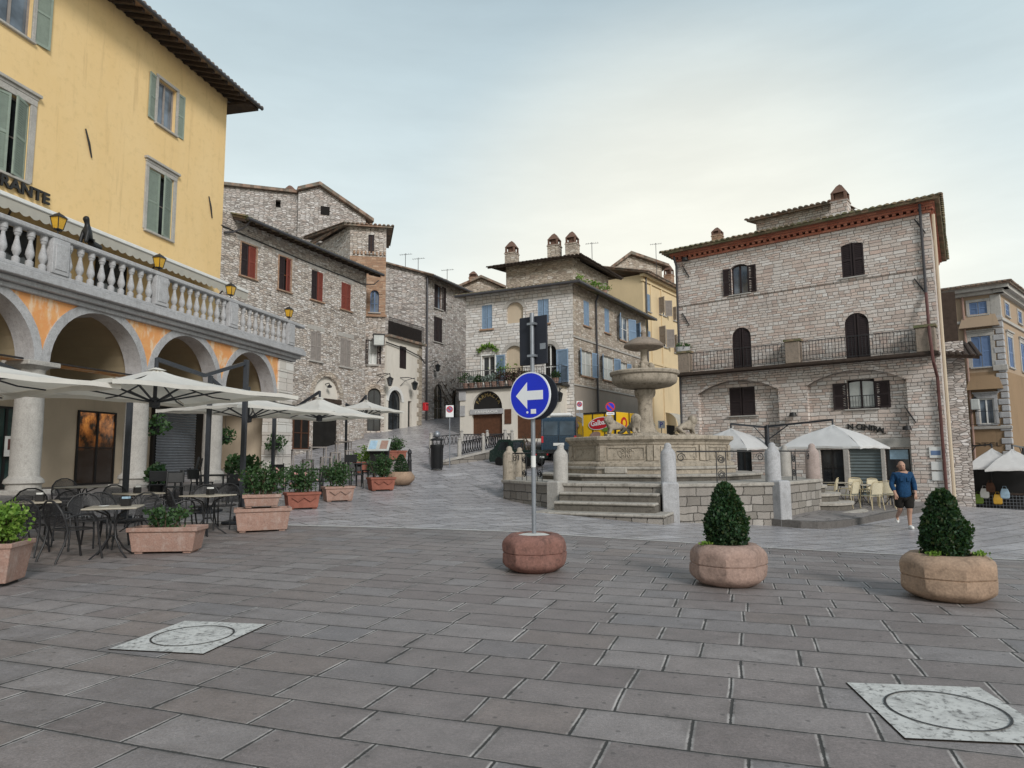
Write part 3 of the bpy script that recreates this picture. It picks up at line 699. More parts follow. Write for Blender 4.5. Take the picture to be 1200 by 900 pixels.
# eaves with rafters
RL = 1.15
m = MB(); roofslope(m, (-9, WY - RL, ZE + .02), (XW + .75, WY - RL, ZE + .02), (XW + .75, WY + 5, ZE + 1.75), (-9, WY + 5, ZE + 1.75), .07)
rf = m.build('roof', mt['tile'], Y1.e)
m = MB(); x = -8.9
while x < XW + .7:
    m.box(x - .06, x + .06, WY - RL + .08, WY + .1, -.09, .0, Matrix.Rotation(R(15.6), 3, 'X') @ Matrix.Identity(3)) if False else m.add([(x - .055, WY - RL + .1, ZE - .2), (x + .055, WY - RL + .1, ZE - .2), (x + .055, WY + .05, ZE + .12), (x - .055, WY + .05, ZE + .12), (x - .055, WY - RL + .1, ZE - .055), (x + .055, WY - RL + .1, ZE - .055), (x + .055, WY + .05, ZE + .26), (x - .055, WY + .05, ZE + .26)], [(3, 2, 1, 0), (4, 5, 6, 7), (0, 1, 5, 4), (1, 2, 6, 5), (2, 3, 7, 6), (3, 0, 4, 7)])
    x += .42
m.build('rafter', mt['timber'], rf)
m = MB(); m.tube([(-9, WY - RL - .05, ZE - .04), (XW + .78, WY - RL - .05, ZE - .04)], .075, 8); m.build('gutter', mt['lead'], rf, 40)
m = MB(); m.box(XW + .0, XW + .72, WY - RL + .1, WY + 4, ZE - .14, ZE - .03, None); m.build('eave_boards', mt['timber'], rf)
# iron wall ties
for px, py, a in ((103, 168, 28), (246, 243, 24)):
    x, z = Y1.hit(px, py, WY); MB().tube([(x - .2 * math.sin(R(a)) * 1.6, WY - .03, z + .42), (x, WY - .05, z), (x + .2 * math.sin(R(a)) * 1.6, WY - .03, z - .42)], [.022, .035, .022], 6).build('wall_anchor', mt['iron'], Y1.e)
# lettering
x1, z1 = Y1.hit(54, 240, WY)
text('sign_lettering', 'RISTORANTE', .46, mt['black_paint'], Y1.e, (x1 - 2.95, WY - .08, z1), (R(90), 0, 0), .03, 2.95, bold=.012)
# awning above the terrace
xa, za = Y1.hit(290, 343, 1.5); zb = Y1.hit(150, 285, 1.5)[1]; za = (za + zb) / 2
aw = empty('awning', (0, 0, 0)); aw.parent = Y1.e
MB().box(-9, xa, 1.44, 1.54, za - .06, za + .06).build('front_bar', mt['white_paint'], aw, bevel=.02)
m = MB(); m.quad((-9, 1.5, za + .05), (xa, 1.5, za + .05), (xa, WY - .03, za + .55), (-9, WY - .03, za + .55)); m.quad((-9, 1.5, za + .03), (-9, WY - .03, za + .53), (xa, WY - .03, za + .53), (xa, 1.5, za + .03))
m.build('awning_cloth', mt['awning'], aw)
m = MB(); x = -9.0
while x < xa - .01:
    w = min(.3, xa - x); P = [(x, za - .05), (x + w, za - .05)] + [(x + w - w * i / 6, za - .3 - .07 * math.sin(PI * i / 6)) for i in range(7)]
    m.frontprism(P[::-1], 1.485, 1.495); x += .3
m.build('valance', mt['awning'], aw)
m = MB()
for x in (-6, -3.1, -.4, 2.2, xa - 1.2): m.tube([(x, 1.52, za - .02), (x + .5, 2.3, za - .22), (x, WY - .05, za + .1)], .035, 6)
m.build('folding_arm', mt['iron'], aw)
# terrace doors behind the balustrade
for x in (-5.5, -2.2, 1.3):
    window(Y1.e, (x, x + 1.3, zt + .02, zt + 2.2), WY - .2, depth=.18, frame='black_paint', pane='glass', sill=0, name='terrace_door')
# arcade shop fronts
def front(r, frame, pane, name, bars=2, mull=True):
    return window(Y1.e, r, WY - .12, depth=.1, frame=frame, pane=pane, sill=0, bars=bars, mull=mull, name=name)
g = G('lit_shop_window', .1, .6); _u = g.n('SeparateXYZ', {0: g.obj()}); _f = g.noise(g.vm('MULTIPLY', g.obj(), (2.2, 2.2, 1.6)), 1.5, 5, .65)
_h = g.rng(_u.outputs[2], ZP + .9, ZP + 2.1, 0, 1); _k = g.math('MULTIPLY', g.math('MULTIPLY', g.rng(_f, .38, .62), _h), 1, clamp=True)
g.p('Base Color', (.02, .018, .016)); g.p('Emission Color', g.ramp(_k, [(.05, (.012, .006, .003)), (.5, (.3, .1, .02)), (1, (.75, .3, .06))])); g.p('Emission Strength', .45); mt['lit'] = g.m
r = Y1.rect(88, 133, 482, 565, WY); front((r[0], r[1], ZP - .1, r[3]), 'black_paint', 'lit', 'lit_shop_door', 1)
r = Y1.rect(-30, 34, 476, 565, WY); front((r[0], r[1], ZP - .1, r[3]), 'black_paint', 'greenglass', 'shop_door', 0)
r = Y1.rect(178, 224, 482, 565, WY); x0, x1, z1 = r[0], r[1], r[3]
MB().box(x0 - .12, x1 + .5, WY - .14, WY - .02, ZP - .1, z1 + .15).build('shop_opening', mt['black_paint'], Y1.e)
m = MB(); z = ZP - .1
while z < z1 - .02:
    m.add([(x0, WY - .15, z), (x1, WY - .15, z), (x1, WY - .19, z + .05), (x0, WY - .19, z + .05), (x1, WY - .15, z + .1), (x0, WY - .15, z + .1)], [(0, 1, 2, 3), (3, 2, 4, 5)]); z += .1
m.build('roller_shutter', mt['galv'], Y1.e)
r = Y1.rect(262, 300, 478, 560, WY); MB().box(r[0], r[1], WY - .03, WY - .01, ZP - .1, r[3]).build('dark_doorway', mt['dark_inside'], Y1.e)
# framed notice on the shop door
x, z = Y1.hit(14, 523, WY - .2); nb = MB().box(x - .2, x + .2, WY - .2, WY - .17, z - .28, z + .28).build('notice', mt['white_paint'], Y1.e); MB().box(x - .13, x + .13, WY - .205, WY - .201, z - .1, z + .2).build('picture', mt['copper'], nb)
# raised floor of the arcade
m = MB()
a = Y1.w(-12, -.9, 0); fl = [Y1.w(-12, -.8, 0), Y1.w(XE + .3, -.8, 0), Y1.w(XE + .3, WY, 0), Y1.w(-12, WY, 0)]
m.prism([(p.x, p.y) for p in fl], -.3, ZP - .1)
fl = [Y1.w(-12, -1.25, 0), Y1.w(XE + .3, -1.25, 0), Y1.w(XE + .3, -.8, 0), Y1.w(-12, -.8, 0)]
m.prism([(p.x, p.y) for p in fl], -.3, ZP - .24)
tag(m.build('arcade_floor', mt['pave_kerb']), kind='structure')

# amber lanterns on the balustrade
def lantern(loc, rz, s=1):
    e = empty('terrace_lantern', loc, rz); 
    m = MB(); m.tube([(0, 0, 0), (0, 0, .16)], .02, 6); m.tube([(-.14, 0, .2), (-.1, 0, .13), (0, 0, .16), (.1, 0, .13), (.14, 0, .2)], .012, 5)
    m.lathe([(.16, .52), (.24, .52), (.12, .62), (.03, .67), (.001, .7)], 4, rot=PI / 4); m.lathe([(.11, .16), (.13, .18), (.11, .2)], 4, rot=PI / 4)
    for i in range(4):
        q = PI / 4 + i * PI / 2; m.tube([(.125 * math.cos(q), .125 * math.sin(q), .18), (.205 * math.cos(q), .205 * math.sin(q), .53)], .012, 4)
    m.build('lantern_frame', mt['iron'], e)
    MB().lathe([(.115, .19), (.195, .52)], 4, rot=PI / 4).build('lantern_glass', mt['amber'], e); return e
L0 = lantern((0, 0, 0), Y1.rz)
for i, (x, lb) in enumerate(((-BAY, 'amber glass lantern beside the dark statue on the balustrade'), (0, 'amber glass lantern on balustrade below the shuttered window with iron cornice'), (BAY, 'amber glass lantern on balustrade by the yellow wall end'), (XP + .35, 'amber glass lantern on corner pier of the balustrade'))):
    o = L0 if i == 0 else copy_tree(L0); place(o, Y1.w(x, -.24, zr), Y1.rz, .85, lb, 'lanterns along the balustrade'); tag(o, cat='lantern')
L0['label'] = 'amber glass lantern on balustrade left of the dark statue'
# dark seated statue on the hand rail
x, z = Y1.hit(103, 287, -.24); p = Y1.w(x, -.24, zr)
st = skin('seated_figure', [(0, 0, .12, .14), (0, 0, .4, .13), (-.05, 0, .62, .1), (-.08, 0, .74, .07), (-.12, 0, .9, .12), (-.2, 0, .92, .08), (.25, 0, .12, .13), (.55, 0, .1, .09), (-.14, .1, .4, .06), (-.2, .1, .05, .06), (-.14, -.1, .4, .06), (-.2, -.1, .05, .06)],
          [(0, 1), (1, 2), (2, 3), (3, 4), (4, 5), (0, 6), (6, 7), (1, 8), (8, 9), (1, 10), (10, 11)], mt['black_plastic'], None, 2, p, Y1.rz)
st.scale = (.8, .8, .8); st.name = 'statue'; tag(st, 'dark seated lion statue on the stone balustrade', 'statue')
# ================================================================== 2. stone house with red shutters
S0 = Y1.w(XW, WY, 0)
B2 = Bld('stone_house', 'long rubble stone house with four dark red shuttered windows beside the yellow building', 'building', (S0.x - .3, S0.y - .6, 0), 23.6)
L2 = B2.hit(428, 420)[0]; ZE2 = (B2.hit(442, 318, -.7)[1] + B2.hit(275, 251, -.7)[1]) / 2
redr = [B2.rect(282, 300, 287, 325), B2.rect(326.5, 340.5, 302, 341), B2.rect(365, 378.5, 318, 352.5), B2.rect(400, 411, 332, 363.5)]
greyr = [B2.rect(364, 376.6, 389, 423), B2.rect(398.6, 411, 397, 430)]
ar = B2.rect(367, 398, 440, 530); ar = (ar[0], ar[1], B2.hit(382, 530)[1], B2.hit(382, 441)[1])
wn = B2.rect(343, 362, 488, 512); g0 = gz(*B2.w(6, 0, 0)[:2])
w2 = B2.rect(338, 347, 386, 408)
zg = .5
arr = (ar[1] - ar[0]) / 2
m = MB(); wall(m, 0, L2, zg, ZE2 + .3, [hole(r) for r in redr + greyr] + [hole(ar, arr)], 0, .22); shell(m, 0, L2, zg, ZE2 + .3, 5)
m.build('wall', mt['stone_warm'], B2.e)
for i, r in enumerate(redr):
    window(B2, r, frame='orange_frame', pane='dark_inside', shutters=((2, 2), (4, 18), (3, 4), (6, 3))[i], smat='red_shutter', smatl='brown_shutter' if i < 3 else None, sill=.07, smt='oldbrick', surround=.06 if i < 2 else 0, depth=.14)
for r in greyr: window(B2, r, pane='dark_inside', shutters=(2, 2), smat='grey_shutter', frame='grey_shutter', surround=.0, sill=.08, depth=.12)
# relieving lintels
for r in redr + greyr: MB().box(r[0] - .25, r[1] + .25, -.015, .1, r[3] + .08, r[3] + .3).build('lintel', mt['dressed'], B2.e, bevel=.01)
# arched entrance with a pale lunette
c = (ar[0] + ar[1]) / 2; zs = ar[3] - arr; zl = B2.hit(382, 467)[1]
A = arc(ar[0], ar[1], zs, arr, 16); m = MB(); m.quad(*([(ar[0], .16, zl), (ar[1], .16, zl)] + [(a, .16, b) for a, b in A[::-1]])); lu = m.build('lunette', mt['whiteplaster'], B2.e)
MB().box(ar[0] - .1, ar[1] + .1, -.05, .2, zl - .22, zl).build('lintel_beam', mt['timber'], B2.e)
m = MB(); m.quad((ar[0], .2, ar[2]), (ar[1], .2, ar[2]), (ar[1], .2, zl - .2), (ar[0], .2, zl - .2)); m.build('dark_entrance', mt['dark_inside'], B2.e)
m = MB(); m.tube([(c, .14, zl + .75), (c, -.1, zl + .8), (c, -.14, zl + .7)], .025, 5); m.lathe([(.05, 0), (.12, -.06), (.11, -.14), (.001, -.16)], 10, (c, -.14, zl + .7)); m.build('entrance_lamp', mt['iron'], B2.e)
Ou = arc(ar[0] - .28, ar[1] + .28, zs, arr + .28, 16); m = MB(); m.frontprism(Ou + A[::-1], -.02, .2); m.build('arch_ring', mt['stone_tan'], B2.e)
window(B2, (wn[0], wn[1], wn[2] - .6, wn[3]), depth=.06, y=-.05, frame='wood', pane='dark_inside', sill=0, name='tavern_window')
# eaves
OV = .75
m = MB(); roofslope(m, (1.25, -OV, ZE2), (L2 + .5, -OV, ZE2), (L2 + .5, 4.5, ZE2 + 1.55), (1.0, 4.5, ZE2 + 1.55), .09)
rf = m.build('roof', mt['tile_mossy'], B2.e)
m = MB(); x = 1.3
while x < L2 + .45:
    m.add([(x - .05, -OV + .06, ZE2 - .2), (x + .05, -OV + .06, ZE2 - .2), (x + .05, .05, ZE2 + .03), (x - .05, .05, ZE2 + .03), (x - .05, -OV + .06, ZE2 - .08), (x + .05, -OV + .06, ZE2 - .08), (x + .05, .05, ZE2 + .16), (x - .05, .05, ZE2 + .16)], [(3, 2, 1, 0), (4, 5, 6, 7), (0, 1, 5, 4), (1, 2, 6, 5), (2, 3, 7, 6), (3, 0, 4, 7)]); x += .5
m.build('rafter', mt['timber'], rf)
m = MB(); m.tube([(1.3, -OV - .07, ZE2 - .05), (L2 + .5, -OV - .07, ZE2 - .05)], .07, 8); m.tube([(1.5, -OV - .05, ZE2 - .06), (1.5, -OV * .6, ZE2 - .35), (1.2, -.1, ZE2 - .6), (.75, -.08, ZE2 - .75)], .045, 8)
m.build('gutter', mt['lead'], rf, 40)
zc1 = B2.hit(275, 270)[1]; zc2 = B2.hit(420, 331)[1]
m = MB(); m.tube([(0, -.03, zc1), (L2 * .5, -.03, (zc1 + zc2) / 2 - .06), (L2 - .3, -.03, zc2), (L2 + .3, -.3, zc2 + .1), (L2 + 1.1, -.05, zc2 + .55)], .03, 5); m.build('wall_cable', mt['iron'], B2.e)

# 2b. tower with arched window
pA = at(410, 300, 38.9); pB = at(452.5, 300, 38.9 + .45)
dx = Vector((pB.x - pA.x, pB.y - pA.y)); LT = dx.length
TW = Bld('brick_and_stone_tower', 'narrow tower house of brick and stone with one arched window high up', 'building', (pA.x, pA.y, 0), 90 - math.degrees(math.atan2(dx.y, dx.x)))
ZT = TW.hit(440, 264, -.35)[1]
tr = [TW.rect(431.5, 438.5, 275, 297), TW.rect(434, 444, 340, 366), TW.rect(432, 442, 398, 427), TW.rect(430.5, 446, 455, 505)]
zb1 = TW.hit(440, 301)[1]; zb2 = TW.hit(440, 369)[1]; zg = 1.6
rr = [(r[1] - r[0]) / 2 for r in tr]
m = MB(); wall(m, 0, LT, zg, zb2, [hole(tr[2]), hole(tr[3], rr[3])], 0, .25)
m.quad((LT, 0, zg), (LT, 7, zg), (LT, 7, ZT), (LT, 0, ZT)); m.quad((0, 0, zg), (0, 0, ZT), (-2.6, 5, ZT), (-2.6, 5, zg)); m.quad((LT, 7, zg), (-2.6, 5, zg), (-2.6, 5, ZT), (LT, 7, ZT))
wall(m, 0, LT, zb1, ZT, [hole(tr[0])], 0, .25); m.build('stone_wall', mt['stone_warm'], TW.e)
m = MB(); wall(m, 0, LT, zb2, zb1, [hole(tr[1], rr[1])], 0, .25); m.build('brick_wall', mt['oldbrick'], TW.e)
window(TW, tr[0], shutters=(3, 3), smat='brown_shutter', pane='dark_inside', frame='wood')
window(TW, tr[1], rise=rr[1], pane='skyglass', frame='deep_blue_shutter', smt='dressed', surround=0)
window(TW, tr[2], shutters=(174, 174), smat='brown_shutter', pane='curtain', frame='white_paint', sill=.1)
A = arc(tr[1][0], tr[1][1], tr[1][3] - rr[1], rr[1]); Ou = arc(tr[1][0] - .22, tr[1][1] + .22, tr[1][3] - rr[1], rr[1] + .22); m = MB(); m.frontprism(Ou + A[::-1], -.03, .1); m.build('brick_arch', mt['oldbrick'], TW.e)
window(TW, tr[3], rise=rr[3], pane='glass', frame='black_paint', sill=0, name='arched_door')
A = arc(tr[3][0], tr[3][1], tr[3][3] - rr[3], rr[3]); Ou = arc(tr[3][0] - .25, tr[3][1] + .25, tr[3][3] - rr[3], rr[3] + .25); m = MB(); m.frontprism(Ou + A[::-1], -.03, .1); m.build('arch_ring', mt['stone_tan'], TW.e)
m = MB(); m.box(.5, LT + .08, -.12, .05, zb2 - .13, zb2); x = .3
for i in range(9): m.box(.2 + i * .22, .3 + i * .22, -.1, .03, zb1 + .1, zb1 + .3)
m.build('string_course', mt['oldbrick'], TW.e)
m = MB(); q = .35
roofslope(m, (-q, -q, ZT + .03), (LT + q, -q, ZT + .03), (LT + q, 6.5, ZT + .9), (-3.2, 5.6, ZT + .9), .12); roofslope(m, (-3.2, 5.4, ZT), (-q, -q, ZT), (-q + .1, -q + .2, ZT + .1), (-2.8, 5.5, ZT + .6), .12, tile=False)
m.build('roof', mt['tile'], TW.e)
# balconette box in front of tower's shuttered window
r = tr[2]; railing(TW, (r[0] - .35, -.35), (r[0] + .05, -.35), r[2] + .05, .75, 4, name='balconette')

# 2c. big gabled house up behind
G3a = at(258, 300, 42); G3b = at(375, 300, 44.5)
G3 = Bld('gabled_stone_house', 'tall grey stone house with gable and twin chimneys rising behind the red shuttered house', 'building', (G3a.x - 1.5, G3a.y - .2, 0), 90 - math.degrees(math.atan2(G3b.y - G3a.y, G3b.x - G3a.x)))
x0 = G3.hit(256, 222)[0]; x1 = G3.hit(349, 226)[0]; xa = G3.hit(373, 222)[0]; xb = G3.hit(427, 258)[0]
z0 = G3.hit(300, 224)[1]; z1 = G3.hit(352, 228)[1]; za = G3.hit(373, 222)[1]; zbb = G3.hit(427, 259)[1]
m = MB(); xr = G3.rect(323, 329, 234, 243)
wall(m, x0, x1, 6, z0 - .4, [hole(xr)], 0, .5); m.quad((x0, 0, z0 - .4), (x1, 0, z0 - .4), (x1, 0, z1), (x0, 0, z0)); m.quad((x0, 6, 6), (x0, 6, z0), (x1, 6, z0), (x1, 6, 6))
m.frontprism([(x1, 6), (xb, 6), (xb, zbb), (xa, za), (x1, z1)], -.5, 7)
m.build('wall', mt['stone_grey'], G3.e)
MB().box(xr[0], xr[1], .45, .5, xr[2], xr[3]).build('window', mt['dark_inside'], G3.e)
m = MB(); k = .22
m.frontprism([(x0 - .3, z0 + .02), (x1, z1 + .02), (x1, z1 + k), (x0 - .3, z0 + k)], -.25, 6); m.frontprism([(x1 - .1, z1 - .0), (xa, za + .02), (xb + .5, zbb - .25), (xb + .5, zbb - .02), (xa, za + .26), (x1 - .1, z1 + .22)], -.85, 7)
m.build('roof', mt['tile'], G3.e)
wx, wz = G3.hit(381, 247, -.5)
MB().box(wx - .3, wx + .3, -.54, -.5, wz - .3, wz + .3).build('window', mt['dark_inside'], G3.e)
cx, cz = G3.hit(334, 224); cx2, cz2 = G3.hit(343, 224)
chimney(G3, cx, 1.5, cz - .4, .8, 1.1, mat='oldbrick'); chimney(G3, cx2, 2.1, cz2 - .4, .85, 1.5, mat='oldbrick')

# 4. low whitewashed house with roof terrace
p = at(452.5, 450, 39.4)
B4 = Bld('whitewashed_house', 'low whitewashed stone house with an arched shop door and roof terrace railing', 'building', (p.x, p.y, 0), 24.5)
L4 = B4.hit(494, 450)[0]; ZW = (B4.hit(455, 391)[1] + B4.hit(488, 408)[1]) / 2
r1 = B4.rect(468.3, 476, 406, 432); r2 = B4.rect(455, 470.5, 457, 504); r3 = B4.rect(478, 482.5, 470, 504); q2 = (r2[1] - r2[0]) / 2
m = MB(); wall(m, 0, L4, 1.8, ZW, [hole(r1), hole(r2, q2), hole(r3)], 0, .25); shell(m, 0, L4, 1.8, ZW, 5, top=True); m.build('wall', mt['stone_lw'] if 'stone_lw' in mt else mt['whiteplaster'], B4.e)
window(B4, r1, shutters=(2, 2), smat='brown_shutter', frame='wood', pane='dark_inside', sill=0, depth=.1)
window(B4, r2, rise=q2, frame='black_paint', pane='glass', sill=0, name='arched_door'); window(B4, r3, frame='grey_shutter', pane='dark_inside', sill=0, mull=False, name='small_door')
A = arc(r2[0], r2[1], r2[3] - q2, q2); Ou = arc(r2[0] - .22, r2[1] + .22, r2[3] - q2, q2 + .22); m = MB(); m.frontprism(Ou + A[::-1], -.04, .1); m.build('arch_ring', mt['white_paint'], B4.e)
m = MB(); m.box(-.05, L4 + .15, -.28, 5, ZW, ZW + .14); m.build('terrace_edge', mt['tile'], B4.e)
m = MB(); k = 0; z = 1.8
while z < ZW - .3: m.box(L4 - (.35 if k % 2 else .55), L4 + .03, -.03, .3, z, z + .27); z += .28; k += 1
m.build('corner_stones', mt['travertine'], B4.e, bevel=.02)
railing(B4, (0, -.15), (L4, -.15), ZW + .14, 1.05, 40, name='terrace_railing', bar=.014)
MB().box(.1, L4 - .1, -.06, -.02, ZW + .2, ZW + 1.0).build('reed_screen', mt['timber'], B4.e)
pipe(B4, [(-.2, -.1, ZW - .35), (L4 * .5, -.12, ZW - .5), (L4 - .3, -.12, ZW - .75), (L4 + .2, -.1, ZW - 1.1)], .035, 'iron', 'wall_cable')
# red letter box on its corner
x, z = B4.hit(498, 477); 

# 5. tall grey house behind
p = at(499.5, 420, 47)
B5 = Bld('grey_stone_house', 'tall grey stone house with dark shutters at the bend of the rising street', 'building', (p.x, p.y, 0), 26)
L5 = 13; ZE5 = B5.hit(503, 326)[1]
q = [B5.rect(509, 518, 334, 362), B5.rect(508.5, 518.5, 372, 401)]; d1 = B5.rect(508.7, 519.7, 450, 497); d2 = B5.rect(530, 535.5, 457, 490)
h1 = (d1[1] - d1[0]) / 2; h2 = (d2[1] - d2[0]) / 2
m = MB(); wall(m, 0, L5, 2, ZE5 + .2, [hole(q[0]), hole(q[1]), hole(d1, h1), hole(d2, h2)], 0, .25)
LL = 5.2; zl = ZE5 + .5
a = R(-114 + 90)                                          # the flank turns away to the left
fx, fy = -.93 * LL * .9, .36 * LL + 1.6
m.quad((0, 0, 2), (0, 0, ZE5 + .2), (fx, fy, ZE5 + 1.0), (fx, fy, 2)); m.quad((fx, fy, 2), (fx, fy, ZE5 + 1), (L5, 8, ZE5 + .2), (L5, 8, 2)); m.quad((L5, 0, 2), (L5, 8, 2), (L5, 8, ZE5), (L5, 0, ZE5))
m.build('wall', mt['stone_grey'], B5.e)
window(B5, q[0], shutters=(3, 176), smat='brown_shutter', frame='wood', pane='skyglass'); window(B5, q[1], shutters=(3, 3), smat='brown_shutter', frame='wood', pane='skyglass')
window(B5, d1, rise=h1, frame='grey_shutter', pane='glass', sill=0, name='arched_door'); window(B5, d2, rise=h2, frame='black_paint', pane='dark_inside', sill=0, name='arched_door')
m = MB(); roofslope(m, (-.3, -.7, ZE5 + .02), (L5, -.7, ZE5 + .02), (L5, 5, ZE5 + 1.6), (-.6, 2.5, ZE5 + 1.1), .1); roofslope(m, (fx - .2, fy - .4, ZE5 + 1.02), (.0, -.35, ZE5 + .22), (-.6, 2.5, ZE5 + 1.1), (fx, fy + 2, ZE5 + 1.5), .1, tile=False)
m.build('roof', mt['tile'], B5.e)
m = MB(); m.tube([(-.3, -.76, ZE5 - .05), (L5, -.76, ZE5 - .05)], .08, 8); m.tube([(-.1, -.12, ZE5), (-.1, -.12, 2.5)], .07, 8); m.build('drainpipe', mt['lead'], B5.e, 40)
# climbing twigs and a small hood on the flank
m = MB(); rg = random.Random(3)
for i in range(26):
    x = rg.uniform(.4, 7); z = rg.uniform(5.2, 7.2); pts = [(x, -.04, z)]
    for j in range(5): x += rg.uniform(-.1, .5); z += rg.uniform(-.35, .3); pts.append((x, -.05, z))
    m.tube(pts, .022, 4)
tag(m.build('climbing_vine', mt['bark'], B5.e), None)

# aerials
def aerial(px, py, Y, h=1.6, lb=None):
    p = at(px, py, Y); m = MB(); m.tube([(0, 0, -1.2), (0, 0, h)], .022, 5); m.tube([(-.45, 0, h - .12), (.5, .1, h - .02)], .014, 4)
    for i in range(6): m.tube([(-.4 + i * .16, -.18, h - .11 + i * .016), (-.4 + i * .16, .18, h - .11 + i * .016)], .01, 4)
    o = m.build('roof_aerial', mt['lead'], None, loc=p); tag(o, lb, 'aerial', 'television aerials on the roofs'); return o
aerial(475, 318, 50, 1.4, 'thin television aerial on grey stone house roof nearest the tower')
aerial(490, 320, 50, 1.2, 'thin television aerial on the grey stone house beside a chimney pot')
aerial(524, 330, 51, 1.0, 'low television aerial above the eave of the grey stone house')
aerial(694, 310, 46, 1.6, 'television aerial right of the two chimneys on the blue shuttered house')
aerial(769, 305, 52, 1.4, 'television aerial on the small gabled house by the cream block')
# low house glimpsed between grey house and the pharmacy
p = at(531, 335, 56); GB = Bld('far_low_house', 'small far off stone house with chimney seen between two roofs', 'building', (p.x, p.y, 0), 95)
m = MB(); zt_ = GB.hit(560, 332)[1]; Lg = GB.hit(592, 330)[0]; m.frontprism([(0, 4), (Lg, 4), (Lg, zt_ - .6), (Lg * .55, zt_ + .4), (0, zt_ - .6)], 0, 6); m.build('wall', mt['stone_tan'], GB.e)
m = MB(); m.frontprism([(-.4, zt_ - .75), (Lg * .55, zt_ + .42), (Lg + .4, zt_ - .7), (Lg + .4, zt_ - .5), (Lg * .55, zt_ + .62), (-.4, zt_ - .55)], -.4, 6.3); m.build('roof', mt['tile'], GB.e)
chimney(GB, GB.hit(554, 330)[0], .5, zt_ - .3, .9, 1.4, mat='oldbrick')

# ================================================================== 6. house with light blue shutters (pharmacy below)
C6 = at(672, 470, 36); A6 = at(546, 470, 38.9)
ba = 90 - math.degrees(math.atan2(C6.y - A6.y, C6.x - A6.x))
P6 = Bld('blue_shuttered_house', 'pale stone corner house with light blue shutters and the pharmacy at its foot', 'building', (A6.x, A6.y, 0), ba)
L6 = P6.hit(672, 400)[0]
Q6 = Bld('right_front_frame', None, None, (C6.x, C6.y, 0), 31.6)
Z6 = (P6.hit(606, 338, -.3)[1] + Q6.hit(716, 352, -.3)[1]) / 2; L6r = Q6.hit(757, 400)[0]
al = math.radians(31.6); ux = Vector((math.sin(al), math.cos(al), 0)); 
Q6.e.parent = P6.e; Q6.e.matrix_parent_inverse = Matrix.Identity(4)
rel = Matrix.Rotation(-P6.rz, 3, 'Z') @ (Q6.O - P6.O); Q6.e.location = rel; Q6.e.rotation_euler[2] = Q6.rz - P6.rz; Q6.e.name = 'side_front'
sl = [P6.rect(564.5, 576.7, 357.5, 385.5), P6.rect(630, 643, 350.5, 379)]; ba1 = P6.rect(593.5, 613, 354, 378.5)
dl = [P6.rect(565, 580, 417, 450), P6.rect(637, 652, 403, 449)]; ba2 = P6.rect(592.5, 613, 405, 449)
zg = 1.7; ris = .35
m = MB(); wall(m, 0, L6, zg, Z6 + .2, [hole(sl[0]), hole(sl[1]), hole(ba1, ris), hole(dl[0]), hole(dl[1], ris), hole(ba2, ris)], 0, .16)
iv = Matrix.Rotation(Q6.rz - P6.rz, 3, 'Z')
e1 = rel + iv @ Vector((L6r, 0, 0)); e2 = Vector((1.0, 9, 0))
m.quad((0, 0, zg), (0, 0, Z6 + .2), (e2.x, e2.y, Z6 + .2), (e2.x, e2.y, zg)); m.quad((e1.x, e1.y, zg), (e1.x, e1.y, Z6 + .2), (e2.x, e2.y, Z6 + .2), (e2.x, e2.y, zg))
m.build('wall', mt['stone_light'], P6.e)
for r in (ba1, ba2): m = MB(); m.quad(*([(r[0], .15, r[2]), (r[1], .15, r[2])] + [(a, .15, b) for a, b in arc(r[0], r[1], r[3] - ris, ris)[::-1]])); m.build('blind_arch', mt['beige'], P6.e)
r = dl[1]; 
for r in sl: window(P6, r, shutters=(2, 2), smat='blue_shutter', pane='dark_inside', sill=.1, smt='oldbrick')
window(P6, dl[0], shutters=(None, 172), smat='blue_shutter', pane='glass', sill=0, surround=.08, smt='white_paint', name='balcony_door', leafw=.7); window(P6, dl[1], rise=ris, shutters=(None, 172), smat='blue_shutter', pane='dark_inside', sill=0, name='balcony_door', leafw=.75)
for r, k in ((ba1, ris), (ba2, ris), (dl[1], ris), ((dl[0][0] - .1, dl[0][1] + .1, dl[0][2], dl[0][3] + .5), .5)):
    A = arc(r[0] + .002, r[1] - .002, r[3] - k, k); Ou = arc(r[0] - .22, r[1] + .22, r[3] - k, k + .2); MB().frontprism(Ou + A[::-1], -.025, .1).build('arch_ring', mt['dressed'], P6.e)
# right front
up = [Q6.rect(684, 690.5, 353, 382), Q6.rect(708.5, 714, 362, 390), Q6.rect(726, 736.5, 371.5, 399.5), Q6.rect(744, 751.6, 381.5, 398)]
lo = [Q6.rect(681.5, 694, 411.5, 441), Q6.rect(707, 719.7, 418, 446), Q6.rect(727, 735, 425, 450)]
zpl = Q6.hit(712, 458)[1]
m = MB(); wall(m, 0, L6r, zpl, Z6 + .2, [hole(r) for r in up + lo], 0, .16); m.build('side_wall', mt['stone_tan'], Q6.e)
m = MB(); wall(m, .0, L6r, .6, zpl, [], .0); m.build('plastered_base', mt['grey_plaster'], Q6.e)
sh = [(2, 2), (2, 2), (150, 160), (120, 2)]
for r, s in zip(up, sh): window(Q6, r, shutters=s, smat='blue_shutter', pane='skyglass', sill=.09, smt='oldbrick', depth=.14)
for r in lo: window(Q6, r, shutters=(155, 165), smat='blue_shutter', pane='curtain', sill=.09, smt='oldbrick', depth=.14, leafw=(r[1] - r[0]) * .42)
m = MB(); zz = Q6.hit(720, 410)[1]; m.box(0, L6r, -.06, .05, zz - .05, zz + .05); m.box(0, L6r, -.06, .05, zpl - .04, zpl + .04); m.build('string_course', mt['dressed'], Q6.e)
